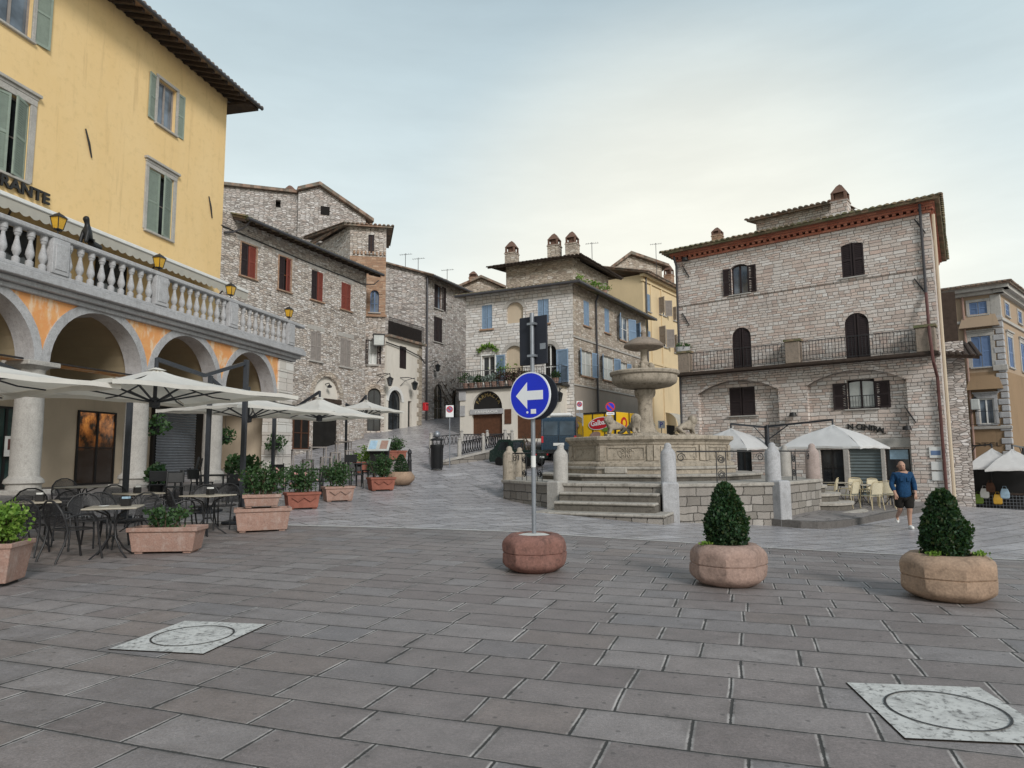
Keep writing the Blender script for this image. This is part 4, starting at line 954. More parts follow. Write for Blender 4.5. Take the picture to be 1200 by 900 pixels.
xp = Q6.hit(698, 420)[0]; MB().tube([(xp, -.3, Z6), (xp, -.1, Z6 - .4), (xp, -.1, 1.2)], .06, 8).build('drainpipe', mt['lead'], Q6.e, 40)
# main roof: two eaves meeting at the corner
co = rel.copy(); dirb = (Vector((-1, 0, 0)) + iv @ Vector((1, 0, 0))).normalized()   # corner bisector
inn = Vector((co.x - 3.0, co.y + 4.2, 0))
OV6 = .55; cor = Vector((co.x + OV6 * 1.1, co.y - OV6 * 1.0, Z6))
lefte = Vector((-.4, -OV6, Z6)); nr = iv @ Vector((0, -1, 0)); re = e1 + nr * OV6 + iv @ Vector((.5, 0, 0)); re.z = Z6
hi = 1.15
top_c = Vector((inn.x, inn.y, Z6 + hi)); top_l = Vector((-.4, 4.2, Z6 + hi)); top_r = e1 + iv @ Vector((.5, 4.0, 0)); top_r.z = Z6 + hi
m = MB(); roofslope(m, lefte, cor, top_c, top_l, .12); roofslope(m, cor, re, top_r, top_c, .12); m.quad(top_l, top_c, top_r, (e2.x, e2.y, Z6 + hi))
rf = m.build('roof', mt['tile_mossy'], P6.e)
m = MB(); m.tube([lefte + Vector((0, -.06, -.06)), cor + Vector((.05, -.06, -.06)), re + nr * .07 + Vector((0, 0, -.06))], .075, 8); m.build('gutter', mt['lead'], rf, 40)
# attic storey set back
at1 = P6.hit(593, 320, 2.6)[0]; at2 = P6.hit(671, 310, 2.6)[0]; AZ = P6.hit(640, 306, 2.3)[1]
r2 = Vector((at2, 2.6, 0)); aend = r2 + iv @ Vector((5.2, 0, 0)); abk = Vector((at1 + 1, 8.5, 0))
m = MB(); zz = Z6 + .3
for a, b in (((at1, 2.6), (at2, 2.6)), ((at2, 2.6), (aend.x, aend.y)), ((aend.x, aend.y), (abk.x, abk.y)), ((abk.x, abk.y), (at1, 2.6))): m.quad((a[0], a[1], zz), (b[0], b[1], zz), (b[0], b[1], AZ + .1), (a[0], a[1], AZ + .1))
at_ = m.build('attic_wall', mt['stone_tan'], P6.e)
k = .75; ac = Vector((at2 + k, 2.6 - k * .9, AZ)); alf = Vector((at1 - .9, 2.6 - k, AZ)); are = aend + nr * k + iv @ Vector((.6, 0, 0)); are.z = AZ
pk = Vector(((at1 + at2) / 2 + .7, 5.6, AZ + 1.0)); pk2 = pk + Vector((.6, .8, 0))
m = MB(); roofslope(m, alf, ac, pk2, pk, .1); roofslope(m, ac, are, are + iv @ Vector((-1.5, 3, .9)), pk2, .1); m.quad(alf, pk, (abk.x, abk.y, AZ)); m.build('attic_roof', mt['timber'], P6.e)
for px, py, s, hh in ((600, 312, .85, 1.5), (650, 303, .85, 1.45), (671, 301, .85, 1.45)):
    x, z = P6.hit(px, py, 3.5); chimney(P6, x, 3.5, z - .35, s, hh + .35)
# pharmacy front with its balcony
x0, x1 = P6.hit(539, 480, -.9)[0], P6.hit(657, 480, -.9)[0]; zb_ = (P6.hit(600, 452, -1.0)[1])
ph = empty('pharmacy_front', (0, 0, 0)); ph.parent = P6.e
pd = P6.rect(553, 588.5, 458, 513, -.9); pr = (pd[1] - pd[0]) / 2; pd2 = P6.rect(605, 641, 470, 514, -.9)
m = MB(); wall(m, x0, x1, zg, zb_ - .12, [hole(pd, pr), hole((pd2[0], pd2[1], pd2[2], pd[2] + 1.9 if False else pd2[3]))], -.9, .25); m.quad((x1, -.9, zg), (x1, 0, zg), (x1, 0, zb_ - .12), (x1, -.9, zb_ - .12)); m.quad((x0, -.9, zg), (x0, -.9, zb_ - .12), (x0, 0, zb_ - .12), (x0, 0, zg))
m.build('front_wall', mt['cream_w'] if 'cream_w' in mt else mt['whiteplaster'], ph)
zs = pd[3] - pr; cx = (pd[0] + pd[1]) / 2
MB().box(pd[0], pd[1], -.72, -.68, pd[2], zs - .25).build('wooden_door', mt['wood'], ph)
m = MB(); m.quad(*([(pd[0], -.7, zs - .1), (pd[1], -.7, zs - .1)] + [(a, -.7, b) for a, b in arc(pd[0], pd[1], zs, pr)[::-1]])); fan = m.build('fanlight', mt['black_paint'], ph)
MB().box(pd[0] - .08, pd[1] + .08, -.98, -.66, zs - .34, zs - .06).build('sign_board', mt['grey_stone'], ph)
mt['gold'] = plain('faded_gold_paint', (.3, .22, .09), .5, .4, .2, 5, 0)
for i, ch in enumerate('FARMACIA'):
    a = R(152 - i * 17.7); rr_ = pr * .7
    text('lettering', ch, .3, mt['gold'], fan, (cx + rr_ * math.cos(a), -.72, zs + rr_ * math.sin(a) - .02), (R(90), R(90) - a, 0), .01, None, 'CENTER')
text('lettering', 'FARMACIA', .2, mt['white_paint'], ph, (cx - .7, -.99, zs - .29), (R(90), 0, 0), .008, 1.4)
MB().box(pd2[0], pd2[1], -.72, -.66, pd2[2], pd2[3]).build('wooden_door', mt['wood'], ph)
x, z = P6.hit(595, 488, -.95); MB().box(x - .2, x + .2, -.95, -.9, z - .4, z + .4).build('notice_case', mt['wood'], ph, bevel=.01)
MB().box(x0 - .12, x1 + .2, -1.1, .0, zb_ - .12, zb_).build('balcony_slab', mt['black_paint'], ph, bevel=.02)
railing(P6, (x0 - .05, -1.02), (x1 + .12, -1.02), zb_, .95, 44, ph, bar=.012); railing(P6, (x1 + .12, -1.02), (x1 + .12, -.05), zb_, .95, 7, ph, bar=.012)
# flower pots on the balcony
def bush(name, c, rx, ry, rz_, n, size, mat, parent=None, seed=0, shell_=.5, cone=False, hang=0):
    rg = random.Random(seed); m = MB()
    for i in range(n):
        while True:
            p = Vector((rg.uniform(-1, 1), rg.uniform(-1, 1), rg.uniform(-1, 1)))
            if p.length < 1: break
        if rg.random() < shell_ and p.length > .01: p = p.normalized() * rg.uniform(.78, 1.08)
        m.leaf((c[0] + p.x * rx, c[1] + p.y * ry, c[2] + p.z * rz_ - (hang * max(0, -p.y))), size, rg)
    return m.build(name, mt[mat], parent)
for i, (px, py, mm, w) in enumerate(((546, 440, 'leaf_mid', .5), (553, 447, 'leaf_silver', .35), (562, 446, 'leaf_mid', .35), (571, 446, 'leaf_silver', .32), (579, 443, 'leaf_silver', .4), (588, 441, 'leaf_red', .5), (598, 440, 'leaf_red', .45), (607, 438, 'leaf_red', .5), (617, 440, 'leaf_red', .4), (651, 441, 'leaf_mid', .3))):
    x, z = P6.hit(px, py, -.75); p = P6.w(x, -.75, zb_)
    e = empty('potted_plant', p, 0, ('leafy green plant at the left end of the pharmacy balcony', 'silvery plant low at the left of the pharmacy balcony', 'small green plant before the open balcony door', 'silvery plant before the balcony door hinge', 'large silvery plant right of the open balcony door', 'dark red leaved plant next to the silvery one on the pharmacy balcony', 'dark red leaved plant in the row middle under the blind arch', 'tall dark red plant just left of the road sign on the pharmacy balcony', 'dark red plant partly behind the road sign on the balcony', 'terracotta pot plant alone at right end of pharmacy balcony')[i], 'plant', 'plants on the pharmacy balcony')
    MB().lathe([(.001, 0), (.13, 0), (.18, .26), (.2, .26), (.2, .3), (.15, .3), (.001, .27)], 12).build('pot', mt['terracotta'], e, 40)
    bush('foliage', (0, 0, .3 + w * .55), w * .75, w * .6, w * .6, 160, .13, mm, e, i)
# vine over the balcony door
m = MB(); rg = random.Random(8)
r = dl[0]
for i in range(150):
    t = rg.random(); x = r[0] - .25 + (r[1] - r[0] + .5) * t; m.leaf((x, -.1 + rg.uniform(-.08, .05), r[3] + .25 + .3 * math.sin(PI * t) + rg.uniform(-.12, .12)), .16, rg)
for i in range(60): m.leaf((r[1] + .5 + rg.gauss(0, .3), -.1, r[2] + .9 + rg.gauss(0, .2)), .15, rg)
vn = m.build('vine', mt['leaf_bright'], None, loc=P6.O, rz=P6.rz); tag(vn, 'green vine trained over the balcony door of the pharmacy house', 'plant')
# roof terrace bushes
for i, (px, py) in enumerate(((677, 326), (690, 332), (699, 334.5), (708, 338))):
    x, z = P6.hit(px, py, 3.2); p = P6.w(x, 3.2, z); 
    o = bush('roof_plant', (0, 0, 0), .34 + .1 * (i % 2), .3, .2, 130, .12, 'leaf_bright', None, 20 + i); o.location = p
    tag(o, ('small green bush nearest the attic corner on the roof terrace', 'green bush second from attic corner on the roof terrace', 'broad green bush between two others on the roof terrace', 'green bush at the right end of the roof terrace row')[i], 'bush', 'bushes on the roof terrace'); MB().lathe([(.001, -.4), (.14, -.4), (.18, -.1), (.001, -.12)], 10).build('pot', mt['terracotta'], o)

# 7. small gabled house and terrace behind
p = at(726, 330, 53); H7 = Bld('small_gabled_house', 'small stone house with a low gable wedged beside the cream block', 'building', (p.x, p.y, 0), 80)
x1 = H7.hit(752, 320)[0]; x2 = H7.hit(776, 330)[0]; z0 = H7.hit(728, 312)[1]; z1 = H7.hit(737, 299)[1]; z2 = H7.hit(775, 312)[1]
m = MB(); m.frontprism([(-.4, 2), (x2, 2), (x2, z2), (H7.hit(737, 300)[0], z1), (-.4, z0)], 0, 6); m.build('wall', mt['stone_tan'], H7.e)
xc = H7.hit(738, 300)[0]; m = MB(); m.frontprism([(-.8, z0 - .35), (xc, z1), (x2 + .5, z2 - .1), (x2 + .5, z2 + .12), (xc, z1 + .25), (-.8, z0 - .1)], -.4, 6.3); m.build('roof', mt['tile'], H7.e)
m = MB(); q = [H7.hit(722, 345, -2), H7.hit(757, 333, -2)]; m.box(q[0][0], q[1][0], -2, .1, 2, q[0][1] + .6); m.build('lower_wall', mt['cream'], H7.e)
m = MB(); zz = q[0][1] + .6; roofslope(m, (q[0][0] - .2, -2.5, zz), (q[1][0] + .5, -2.5, zz + .3), (q[1][0] + .5, 0, zz + 1), (q[0][0] - .2, 0, zz + .8), .1); m.build('lean_to_roof', mt['tile'], H7.e)
x, z = H7.hit(731, 337, -2.0); MB().box(x - .25, x + .25, -2.05, -2, z - .5, z + .3).build('window', mt['skyglass'], H7.e)
x, z = H7.hit(750, 318); MB().lathe([(.001, -.5), (.12, -.5), (.12, .1), (.001, .1)], 8, (x, -.2, z)).build('flue', mt['lead'], H7.e)

# 8. cream block
p = at(755, 400, 46); C8 = Bld('cream_block', 'tall cream plastered block with brown shutters behind the fountain', 'building', (p.x, p.y, 0), 36)
L8 = 12; Z8 = (C8.hit(757, 320, -.4)[1] + C8.hit(788, 334, -.4)[1]) / 2
ws = [C8.rect(758.3, 762, 345, 365), C8.rect(772.5, 779.5, 350.5, 369), C8.rect(789, 793, 361, 376), C8.rect(758.5, 762.5, 388, 399), C8.rect(773, 781, 384.5, 406), C8.rect(790, 794, 393.5, 413.5)]
m = MB(); wall(m, 0, L8, 2, Z8, [hole(r) for r in ws], 0, .16); shell(m, 0, L8, 2, Z8, 9); m.build('wall', mt['cream'], C8.e)
for i, r in enumerate(ws): window(C8, r, shutters=(2, 2) if i % 3 == 0 else (110, 130), smat='blue_shutter' if i % 3 == 0 else 'grey_shutter', pane='dark_inside', depth=.12)
m = MB(); m.box(-.1, L8, -.1, .1, Z8 - .5, Z8 - .35); m.box(-.2, L8, -.25, .1, Z8 - .18, Z8); m.box(-.1, L8, -.06, .1, C8.hit(770, 428)[1], C8.hit(770, 428)[1] + .15); m.build('cornice', mt['cream'], C8.e)
for k in (1.15, 3.0): MB().box(k, k + .18, -.07, .05, 2, Z8 - .5).build('pilaster', mt['cream'], C8.e)
m = MB(); roofslope(m, (-.4, -.6, Z8 + .05), (L8, -.6, Z8 + .05), (L8, 5, Z8 + 1.5), (-.4, 5, Z8 + 1.5), .12); m.build('roof', mt['tile'], C8.e)
x, z = C8.hit(791, 329, 1); chimney(C8, x, 1.5, z - .8, .8, 2.1, mat='oldbrick')
MB().tube([(.3, -.12, Z8), (.3, -.12, 3)], .06, 8).build('drainpipe', mt['lead'], C8.e)
# round awning over a doorway at the foot
x, z = C8.hit(785, 500, 0); m = MB()
for i in range(8):
    a0, a1 = PI / 2 * i / 8, PI / 2 * (i + 1) / 8
    m.quad((x - .9, -1.0 * math.cos(a0), z + 1.0 * math.sin(a0)), (x + .9, -1.0 * math.cos(a0), z + 1.0 * math.sin(a0)), (x + .9, -1.0 * math.cos(a1), z + 1.0 * math.sin(a1)), (x - .9, -1.0 * math.cos(a1), z + 1.0 * math.sin(a1)))
m.build('shop_awning', mt['awning'], C8.e); MB().box(x - .8, x + .8, -.04, -.01, z - 2.4, z + .1).build('shop_doorway', mt['dark_inside'], C8.e)

# ================================================================== 9. big pink stone house on the right
Cr = at(1111, 540, 24); 
_u = Vector((math.sin(R(128.6)), math.cos(R(128.6)), 0)); v = ray(796, 430); k = None
# walk back along the front to the image column of its left corner
import itertools
s = 0
for i in range(2000):
    s = i * .01; q = Cr - _u * s
    if q.x / q.y <= ray(796, 430).x / ray(796, 430).y: break
Oq = Cr - _u * s
R9 = Bld('pink_stone_house', 'large pinkish stone house with red brick cornice, balcony and arched dark shutters', 'building', (Oq.x, Oq.y, 0), 128.6)
L9 = s
zlb = (R9.hit(830, 437)[1] + R9.hit(1085, 413)[1]) / 2          # balcony slab
Z9 = (R9.hit(800, 306)[1] + R9.hit(1085, 250)[1]) / 2           # underside of the brick cornice
zg = -1.2
wA, wB = R9.rect(857, 876.5, 309.5, 344.6), R9.rect(986, 1012.4, 284.3, 324.4)
dA, dB = R9.rect(858.5, 880.5, 383.6, 434), R9.rect(990.5, 1019, 366.5, 422.5); dA = (dA[0], dA[1], zlb + .02, dA[3]); dB = (dB[0], dB[1], zlb + .02, dB[3])
m = MB(); rA, rB = (dA[1] - dA[0]) / 2, (dB[1] - dB[0]) / 2
wall(m, 0, L9, zlb, Z9 + .1, [hole(wA, .12), hole(wB, .1), hole(dA, rA), hole(dB, rB)], 0, .2)
# lower front with two shallow recessed arches
q1 = R9.rect(820, 915, 442, 600); q2 = R9.rect(948.5, 1067, 432, 600)
zq = zlb - .45
wC = R9.rect(855, 885, 453.7, 487, .3); wD = R9.rect(993, 1025.6, 444.5, 479, .3)
g1, g2, g3, g0 = R9.rect(962, 989, 527, 563, .3), R9.rect(995.6, 1033, 524, 566, .3), R9.rect(1038.5, 1068, 527, 580, .3), R9.rect(863, 881, 525, 555, .3)
zdoor = min(g3[2], gz(*R9.w(L9 * .8, 0, 0)[:2]) + .15)
g1 = (g1[0], g1[1], zdoor + .5, g1[3]); g2 = (g2[0], g2[1], zdoor, g1[3] + .05); g3 = (g3[0], g3[1], zdoor, g1[3]); g0 = (g0[0], g0[1], g0[2] - 1, g0[3])
wall(m, 0, L9, zg, zlb, [(q1[0], q1[1], zg, zq, .5), (q2[0], q2[1], zg, zq + .05, .5)], 0, .3)
wall(m, q1[0], q1[1], zg, zq, [hole(wC), hole(g0)], .3, .18); wall(m, q2[0], q2[1], zg, zq + .05, [hole(wD), hole(g1), hole(g2), hole(g3)], .3, .18)
SK = .8; m.quad((L9, 0, zg), (L9 - SK, 9, zg), (L9 - SK, 9, Z9), (L9, 0, Z9)); m.quad((0, 0, zg), (0, 0, Z9), (0, 9, Z9), (0, 9, zg)); m.quad((0, 9, zg), (0, 9, Z9), (L9 - SK, 9, Z9), (L9 - SK, 9, zg))
m.build('wall', mt['pink'], R9.e)
window(R9, wA, rise=.12, pane='skyglass', frame='brown_shutter', shutters=(172, 174), smat='brown_shutter', sill=.06, depth=.16, bars=0, leafw=(wA[1] - wA[0]) * .52)
window(R9, wB, rise=.1, pane='dark_inside', frame='brown_shutter', shutters=(2, 2), smat='brown_shutter', sill=.06, depth=.12)
for r, k in ((dA, rA), (dB, rB)): window(R9, r, rise=k, pane='dark_inside', frame='brown_shutter', shutters=(2, 2), smat='brown_shutter', sill=0, depth=.14, name='balcony_door')
window(R9, wC, .3, pane='dark_inside', frame='brown_shutter', shutters=(2, 2), smat='brown_shutter', sill=.06, depth=.12)
window(R9, wD, .3, rise=.1, pane='curtain', frame='brown_shutter', shutters=(174, 174), smat='brown_shutter', sill=.06, depth=.14, bars=0, leafw=(wD[1] - wD[0]) * .55)
railing(R9, (wD[0], .24), (wD[1], .24), wD[2], .5, 10, name='window_rail')
for r, k in ((dA, rA), (dB, rB)):
    A = arc(r[0] - .002, r[1] + .002, r[3] - k, k); Ou = arc(r[0] - .26, r[1] + .26, r[3] - k, k + .26); MB().frontprism(Ou + A[::-1], -.02, .1).build('arch_ring', mt['pink'], R9.e)
for r, k in ((wA, .12), (wB, .1)):
    A = arc(r[0], r[1], r[3] - k, k); Ou = arc(r[0] - .1, r[1] + .1, r[3] - k, k + .22); MB().frontprism(Ou + A[::-1], -.015, .1).build('arch_ring', mt['pink'], R9.e)
for q, zz in ((q1, zq), (q2, zq + .05)):
    A = arc(q[0], q[1], zz - .5, .5); Ou = arc(q[0] - .05, q[1] + .05, zz - .5, .72); MB().frontprism(Ou + A[::-1], -.03, .28).build('recess_arch', mt['pink'], R9.e)
# shop fronts
window(R9, g1, .3, frame='black_paint', pane='glass', sill=.5, smt='dressed', name='shop_window', depth=.15); window(R9, g3, .3, frame='black_paint', pane='glass', sill=0, mull=False, name='shop_door', depth=.15); window(R9, g0, .3, frame='black_paint', pane='glass', sill=0, name='shop_door', depth=.15)
m = MB(); z = g2[2]
mt['shut'] = plain('green_grey_steel', (.16, .19, .19), .45, .5, .2, 4, .1, metal=.3)
while z < g2[3] - .02: m.add([(g2[0], .4, z), (g2[1], .4, z), (g2[1], .37, z + .06), (g2[0], .37, z + .06), (g2[1], .4, z + .12), (g2[0], .4, z + .12)], [(0, 1, 2, 3), (3, 2, 4, 5)]); z += .12
m.build('roller_shutter', mt['shut'], R9.e)
m = MB(); zz = g1[3]
for a, b in ((g1[0] - .3, g1[0]), (g1[1], g2[0]), (g2[1], g3[0]), (g3[1], g3[1] + .35)): m.box(a + .003, b - .003, .24, .4, zg, zz)
m.box(g1[0] - .35, g3[1] + .4, .22, .4, zz + .053, zz + .4)
m.build('shop_surround', mt['pinkstone'] if False else mt['dressed'], R9.e, bevel=.012)
xk, zk = R9.hit(1053, 535, .3)
mt['poster'] = plain('pale_poster', (.35, .5, .62), .4, .4, .3, 9, 0)
MB().box(xk - .3, xk + .3, .39, .4, zk - .1, zk + .25).build('poster', mt['poster'], R9.e)
# balcony
m = MB(); m.box(-.02, L9 + .02, -.55, .02, zlb - .12, zlb); m.build('balcony_slab', mt['timber'], R9.e, bevel=.015)
bl = [R9.rect(796, 809, 426, 440, -.4), R9.rect(921, 938, 404, 430, -.4), R9.rect(1074, 1097, 390, 417, -.4)]
for i, r in enumerate(bl):
    x0, x1 = r[0], min(r[1], L9 + .02); c = MB().box(x0, x1, -.52, -.12, zlb + .003, zlb + .88).build('balcony_pier', mt['pierstone'], R9.e, bevel=.02); MB().box(x0 - .05, x1 + .05, -.56, -.08, zlb + .882, zlb + .97).build('coping', mt['tile_mossy'], c)
railing(R9, (bl[0][1], -.4), (bl[1][0], -.4), zlb, .85, 26, bar=.012); railing(R9, (bl[1][1], -.4), (bl[2][0], -.4), zlb, .85, 34, bar=.012)
e = bush('trough_plant', (0, 0, 0), .32, .2, .14, 90, .13, 'leaf_mid', None, 44); e.location = R9.w(.35, -.3, zlb + 1.2); tag(e, 'stone trough of green plants on the left balcony pier', 'plant'); MB().lathe([(.3, -.24), (.34, -.02), (.27, -.02), (.2, -.06)], 12, sx=1, sy=.6).build('trough', mt['grey_stone'], e)
# string course, brick cornice, roof
zz = (R9.hit(855, 349)[1] + R9.hit(1040, 319)[1]) / 2
m = MB(); m.box(0, L9, -.05, .02, zz - .06, zz + .04); m.build('string_course', mt['pink'], R9.e)
m = MB(); [m.prism([(-q, -q), (L9 + q, -q), (L9 + q - SK, 9 + q), (-q, 9 + q)], a_, b_) for q, a_, b_ in ((.06, Z9, Z9 + .1), (.13, Z9 + .2, Z9 + .29), (.2, Z9 + .292, Z9 + .42))]
x = -.05
while x < L9 + .05: m.box(x, x + .12, -.11, .1, Z9 + .103, Z9 + .198); x += .24
y = -.1
while y < 9: xx = L9 - SK * y / 9; m.box(xx - .1, xx + .11, y, y + .12, Z9 + .103, Z9 + .198); y += .24
m.build('brick_cornice', mt['brick'], R9.e)
m = MB(); ze = Z9 + .44
roofslope(m, (-.45, -.5, ze), (L9 + .4, -.5, ze), (L9 - 3.5, 4.4, ze + 1.0), (3, 4.4, ze + 1.0), .1); roofslope(m, (L9 + .4, -.5, ze), (L9 + .4 - SK, 9.3, ze), (L9 - 3.5, 4.4, ze + 1.0), (L9 - 3.5, 4.4, ze + 1.0), .1); roofslope(m, (-.45, 9.3, ze), (-.45, -.5, ze), (3, 4.4, ze + 1.0), (3, 4.4, ze + 1.0), .1); roofslope(m, (L9 + .4 - SK, 9.3, ze), (-.45, 9.3, ze), (3, 4.4, ze + 1.0), (L9 - 3.5, 4.4, ze + 1.0), .1)
m.build('roof', mt['tile_mossy'], R9.e)
x0, z0 = R9.hit(886, 262, 2.6); x1, z1 = R9.hit(974, 250, 2.6); ztop = (R9.hit(930, 249, 2.6)[1])
m = MB(); m.box(x0, x1, 2.6, 6, ze, ztop); m.build('roof_turret', mt['pink'], R9.e)
m = MB(); roofslope(m, (x0 - .3, 2.2, ztop), (x1 + .3, 2.2, ztop), (x1 + .3, 6.2, ztop + .7), (x0 - .3, 6.2, ztop + .7), .09); m.build('turret_roof', mt['tile'], R9.e)
x, z = R9.hit(985, 250, 1.6); chimney(R9, x, 1.7, ze + .2, .78, R9.hit(985, 217, 1.6)[1] - ze - .25, mat='pink')
x, z = R9.hit(841, 282, 3); chimney(R9, x, 3, z - .35, .55, .95, mat='oldbrick')
# drainpipes and wall ties
m = MB(); m.tube([(L9 - .25, -.32, Z9 + .3), (L9 - .28, -.08, Z9 - .2), (L9 - .28, -.08, zlb + 2.2)], .05, 8); m.build('drainpipe', mt['lead'], R9.e, 40); m = MB(); m.tube([(.06, -.3, Z9 + .2), (.06, -.07, Z9 - .2), (.06, -.07, zg + 1)], .05, 8); m.build('drainpipe', mt['lead'], R9.e, 40)
m = MB(); m.tube([(L9 - .28, -.085, zlb + 2.2), (L9 - .2, -.62, zlb + .6), (L9 - .15, -.62, zlb - .4), (L9 - .12, -.1, zlb - .9), (L9 - .1, -.09, zg + .6)], .055, 8); m.build('copper_drainpipe', mt['copper'], R9.e, 40)
m = MB(); m.tube([(L9 + .08, .3, Z9), (L9 + .08, .3, zg)], .06, 8); m.build('side_drainpipe', mt['beige'], R9.e, 40)
for px, py, a in ((804, 318, -25), (804, 374, -25), (1078, 265, -25), (1078, 335, -25), (1067, 486, -25)):
    x, z = R9.hit(px, py); MB().tube([(x - .16, -.03, z + .3), (x, -.05, z), (x + .16, -.03, z - .3)], [.018, .03, .018], 6).build('wall_anchor', mt['iron'], R9.e)
for px, py in ((931, 486), (1064, 502), (805, 305)):
    x, z = R9.hit(px, py); m = MB(); m.tube([(x, .3, z + .05), (x, -.2, z + .05)], .02, 5); m.lathe([(.001, .1), (.12, .08), (.16, -.06), (.001, -.08)], 10, (x, -.2, z)); m.build('wall_lamp', mt['black_paint'], R9.e, 40)
# lettering over the shops, following the shallow arch
x0, z0 = R9.hit(997, 502, .3); x1 = R9.hit(1036, 503, .3)[0]
word = 'N CENTRAL'
for i, ch in enumerate(word):
    t = i / (len(word) - 1); xx = x0 + (x1 - x0) * t; text('sign_lettering', ch, .3, mt['black_paint'], R9.e, (xx, .27, z0 - .12 + .1 * math.sin(PI * (.35 + .65 * t)) - .1 * t), (R(90), R(6 * t), 0), .02, None, 'CENTER', .006)
# small plates by the corner
for px, py, w, h, mm in ((1101, 530, .2, .2, 'poster'), (1101, 546, .17, .15, 'white_paint'), (1106, 558, .17, .16, 'white_paint')):
    x, z = R9.hit(px, py, -.02); x = min(x, L9 - .35); o = MB().box(x - w, x + w, -.05, -.01, z - h, z + h).build('wall_plate', mt['white_paint'], R9.e, bevel=.008)
    if mm == 'poster':
        MB().box(x - w * .75, x + w * .75, -.056, -.052, z - h * .5, z + h * .3).build('plate_symbol', mt['deep_blue_shutter'], o)

# ================================================================== 10. ochre corner palace
p = at(1187, 540, 37); _u = Vector((math.sin(R(131)), math.cos(R(131)), 0)); LQ = 9.0
O10 = p - _u * LQ
T10 = Bld('ochre_palace', 'ochre plastered corner building with rusticated stone quoins and blue shutters at right edge', 'building', (O10.x, O10.y, 0), 131)
L10 = LQ; Z10 = T10.hit(1180, 329, -.6)[1]; zg = -2
wu, wm, wl = T10.rect(1136, 1156.5, 354, 369), T10.rect(1139, 1161.5, 394, 430), T10.rect(1147.5, 1165.5, 467, 497)
ext = T10.hit(1130, 560)
m = MB(); z2 = T10.hit(1150, 430)[1]
zmid = wm[2] - .3
wall(m, 0, L10, zmid, Z10, [hole(wu), hole(wm)], 0, .16); m.quad((0, 8, zg), (0, 8, Z10), (L10, 8, Z10), (L10, 8, zg)); m.quad((0, 0, zg), (0, 0, Z10), (0, 8, Z10), (0, 8, zg))
m.build('upper_wall', mt['ochre'], T10.e)
m = MB(); wall(m, 0, L10, zg, zmid, [hole(wl)], 0, .16); m.build('lower_wall', mt['brown_plaster'], T10.e)
window(T10, wu, pane='dark_inside', shutters=(2, 2), smat='deep_blue_shutter', surround=.16, smt='dressed', depth=.1); window(T10, wm, pane='dark_inside', shutters=(2, 2), smat='deep_blue_shutter', surround=.2, smt='dressed', cornice=True, depth=.1); window(T10, wl, pane='skyglass', surround=.18, smt='grey_stone', cornice=True, bars=0, depth=.1)
for r, k in ((wm, .45), (wl, .45)):
    z = r[3] + .5; m = MB(); a, b = r[0] - .5, r[1] + .5
    m.add([(a, -.4, z), (b, -.4, z), (b, .0, z), (a, .0, z), (a + .2, 0, z + .8), (b - .2, 0, z + .8)], [(0, 1, 5, 4), (0, 4, 3), (1, 2, 5), (3, 2, 1, 0)]); m.build('window_hood', mt['brown_plaster'] if r is wl else mt['ochre'], T10.e)
rot = Matrix.Rotation(R(-131 + 47), 3, 'Z')
sd = Bld('side_front', None, None, (p.x, p.y, 0), 47); sd.e.parent = T10.e; sd.e.location = (L10, 0, 0); sd.e.rotation_euler[2] = sd.rz - T10.rz
sw = [sd.rect(1192.5, 1195.5, 357, 373), sd.rect(1197, 1202, 392, 430)]
m = MB(); wall(m, 0, 12, zmid, Z10, [hole((1.2, 2.2, wu[2], wu[3])), hole((1.1, 2.3, wm[2], wm[3])), hole((4.5, 5.5, wu[2], wu[3])), hole((4.4, 5.6, wm[2], wm[3]))], 0, .16); m.build('side_wall', mt['ochre'], sd.e)
for x in (1.2, 4.5):
    window(sd, (x, x + 1, wu[2], wu[3]), pane='dark_inside', shutters=(2, 2), smat='deep_blue_shutter', surround=.14, depth=.1); window(sd, (x - .1, x + 1.1, wm[2], wm[3]), pane='dark_inside', shutters=(2, 2), smat='deep_blue_shutter', surround=.18, cornice=True, depth=.1)
m = MB(); wall(m, 0, 12, zg, zmid, [], 0); m.build('side_lower_wall', mt['brown_plaster'], sd.e)
m = MB(); z = zg; k = 0; ws_ = T10.hit(1168, 450)[0]
while z < wu[2] - .4:
    h = .36; a = ws_ + (.0 if k % 2 else .14)
    m.box(a, L10 + .07, -.07, .4, z + .02, z + h - .02); z += h; k += 1
qn = m.build('quoins', mt['grey_stone'], T10.e, bevel=.03)
MB().box(ws_, L10 + .05, -.05, .4, wu[2] - .3, Z10 - .55).build('corner_pilaster', mt['dressed'], T10.e, bevel=.02)
m = MB(); zz = wu[2] - .28; m.box(0, L10 + .1, -.1, .1, zz - .16, zz); m.box(0, L10 + .25, -.25, .2, Z10 - .5, Z10 - .3); m.box(0, L10 + .5, -.5, .3, Z10 - .3, Z10 - .02); zz = T10.hit(1150, 501)[1]; m.box(0, L10 + .12, -.12, .1, zz - .1, zz + .06); zz = wm[2] - .1; m.box(ws_ - .1, L10 + .14, -.14, .2, zz - .18, zz + .14)
m.build('cornice', mt['dressed'], T10.e, bevel=.02)
m = MB(); zz = wu[2] - .28; m.box(-.02, 12, -.1, .1, zz - .16, zz); m.box(-.3, 12, -.25, .2, Z10 - .5, Z10 - .3); m.box(-.5, 12, -.5, .3, Z10 - .3, Z10 - .02); m.build('side_cornice', mt['dressed'], sd.e)
m = MB(); b = sd.w(12, 8, 0) - T10.O; bl_ = Matrix.Rotation(-T10.rz, 3, 'Z') @ b
c2 = Matrix.Rotation(-T10.rz, 3, 'Z') @ (sd.w(12, -.6, 0) - T10.O)
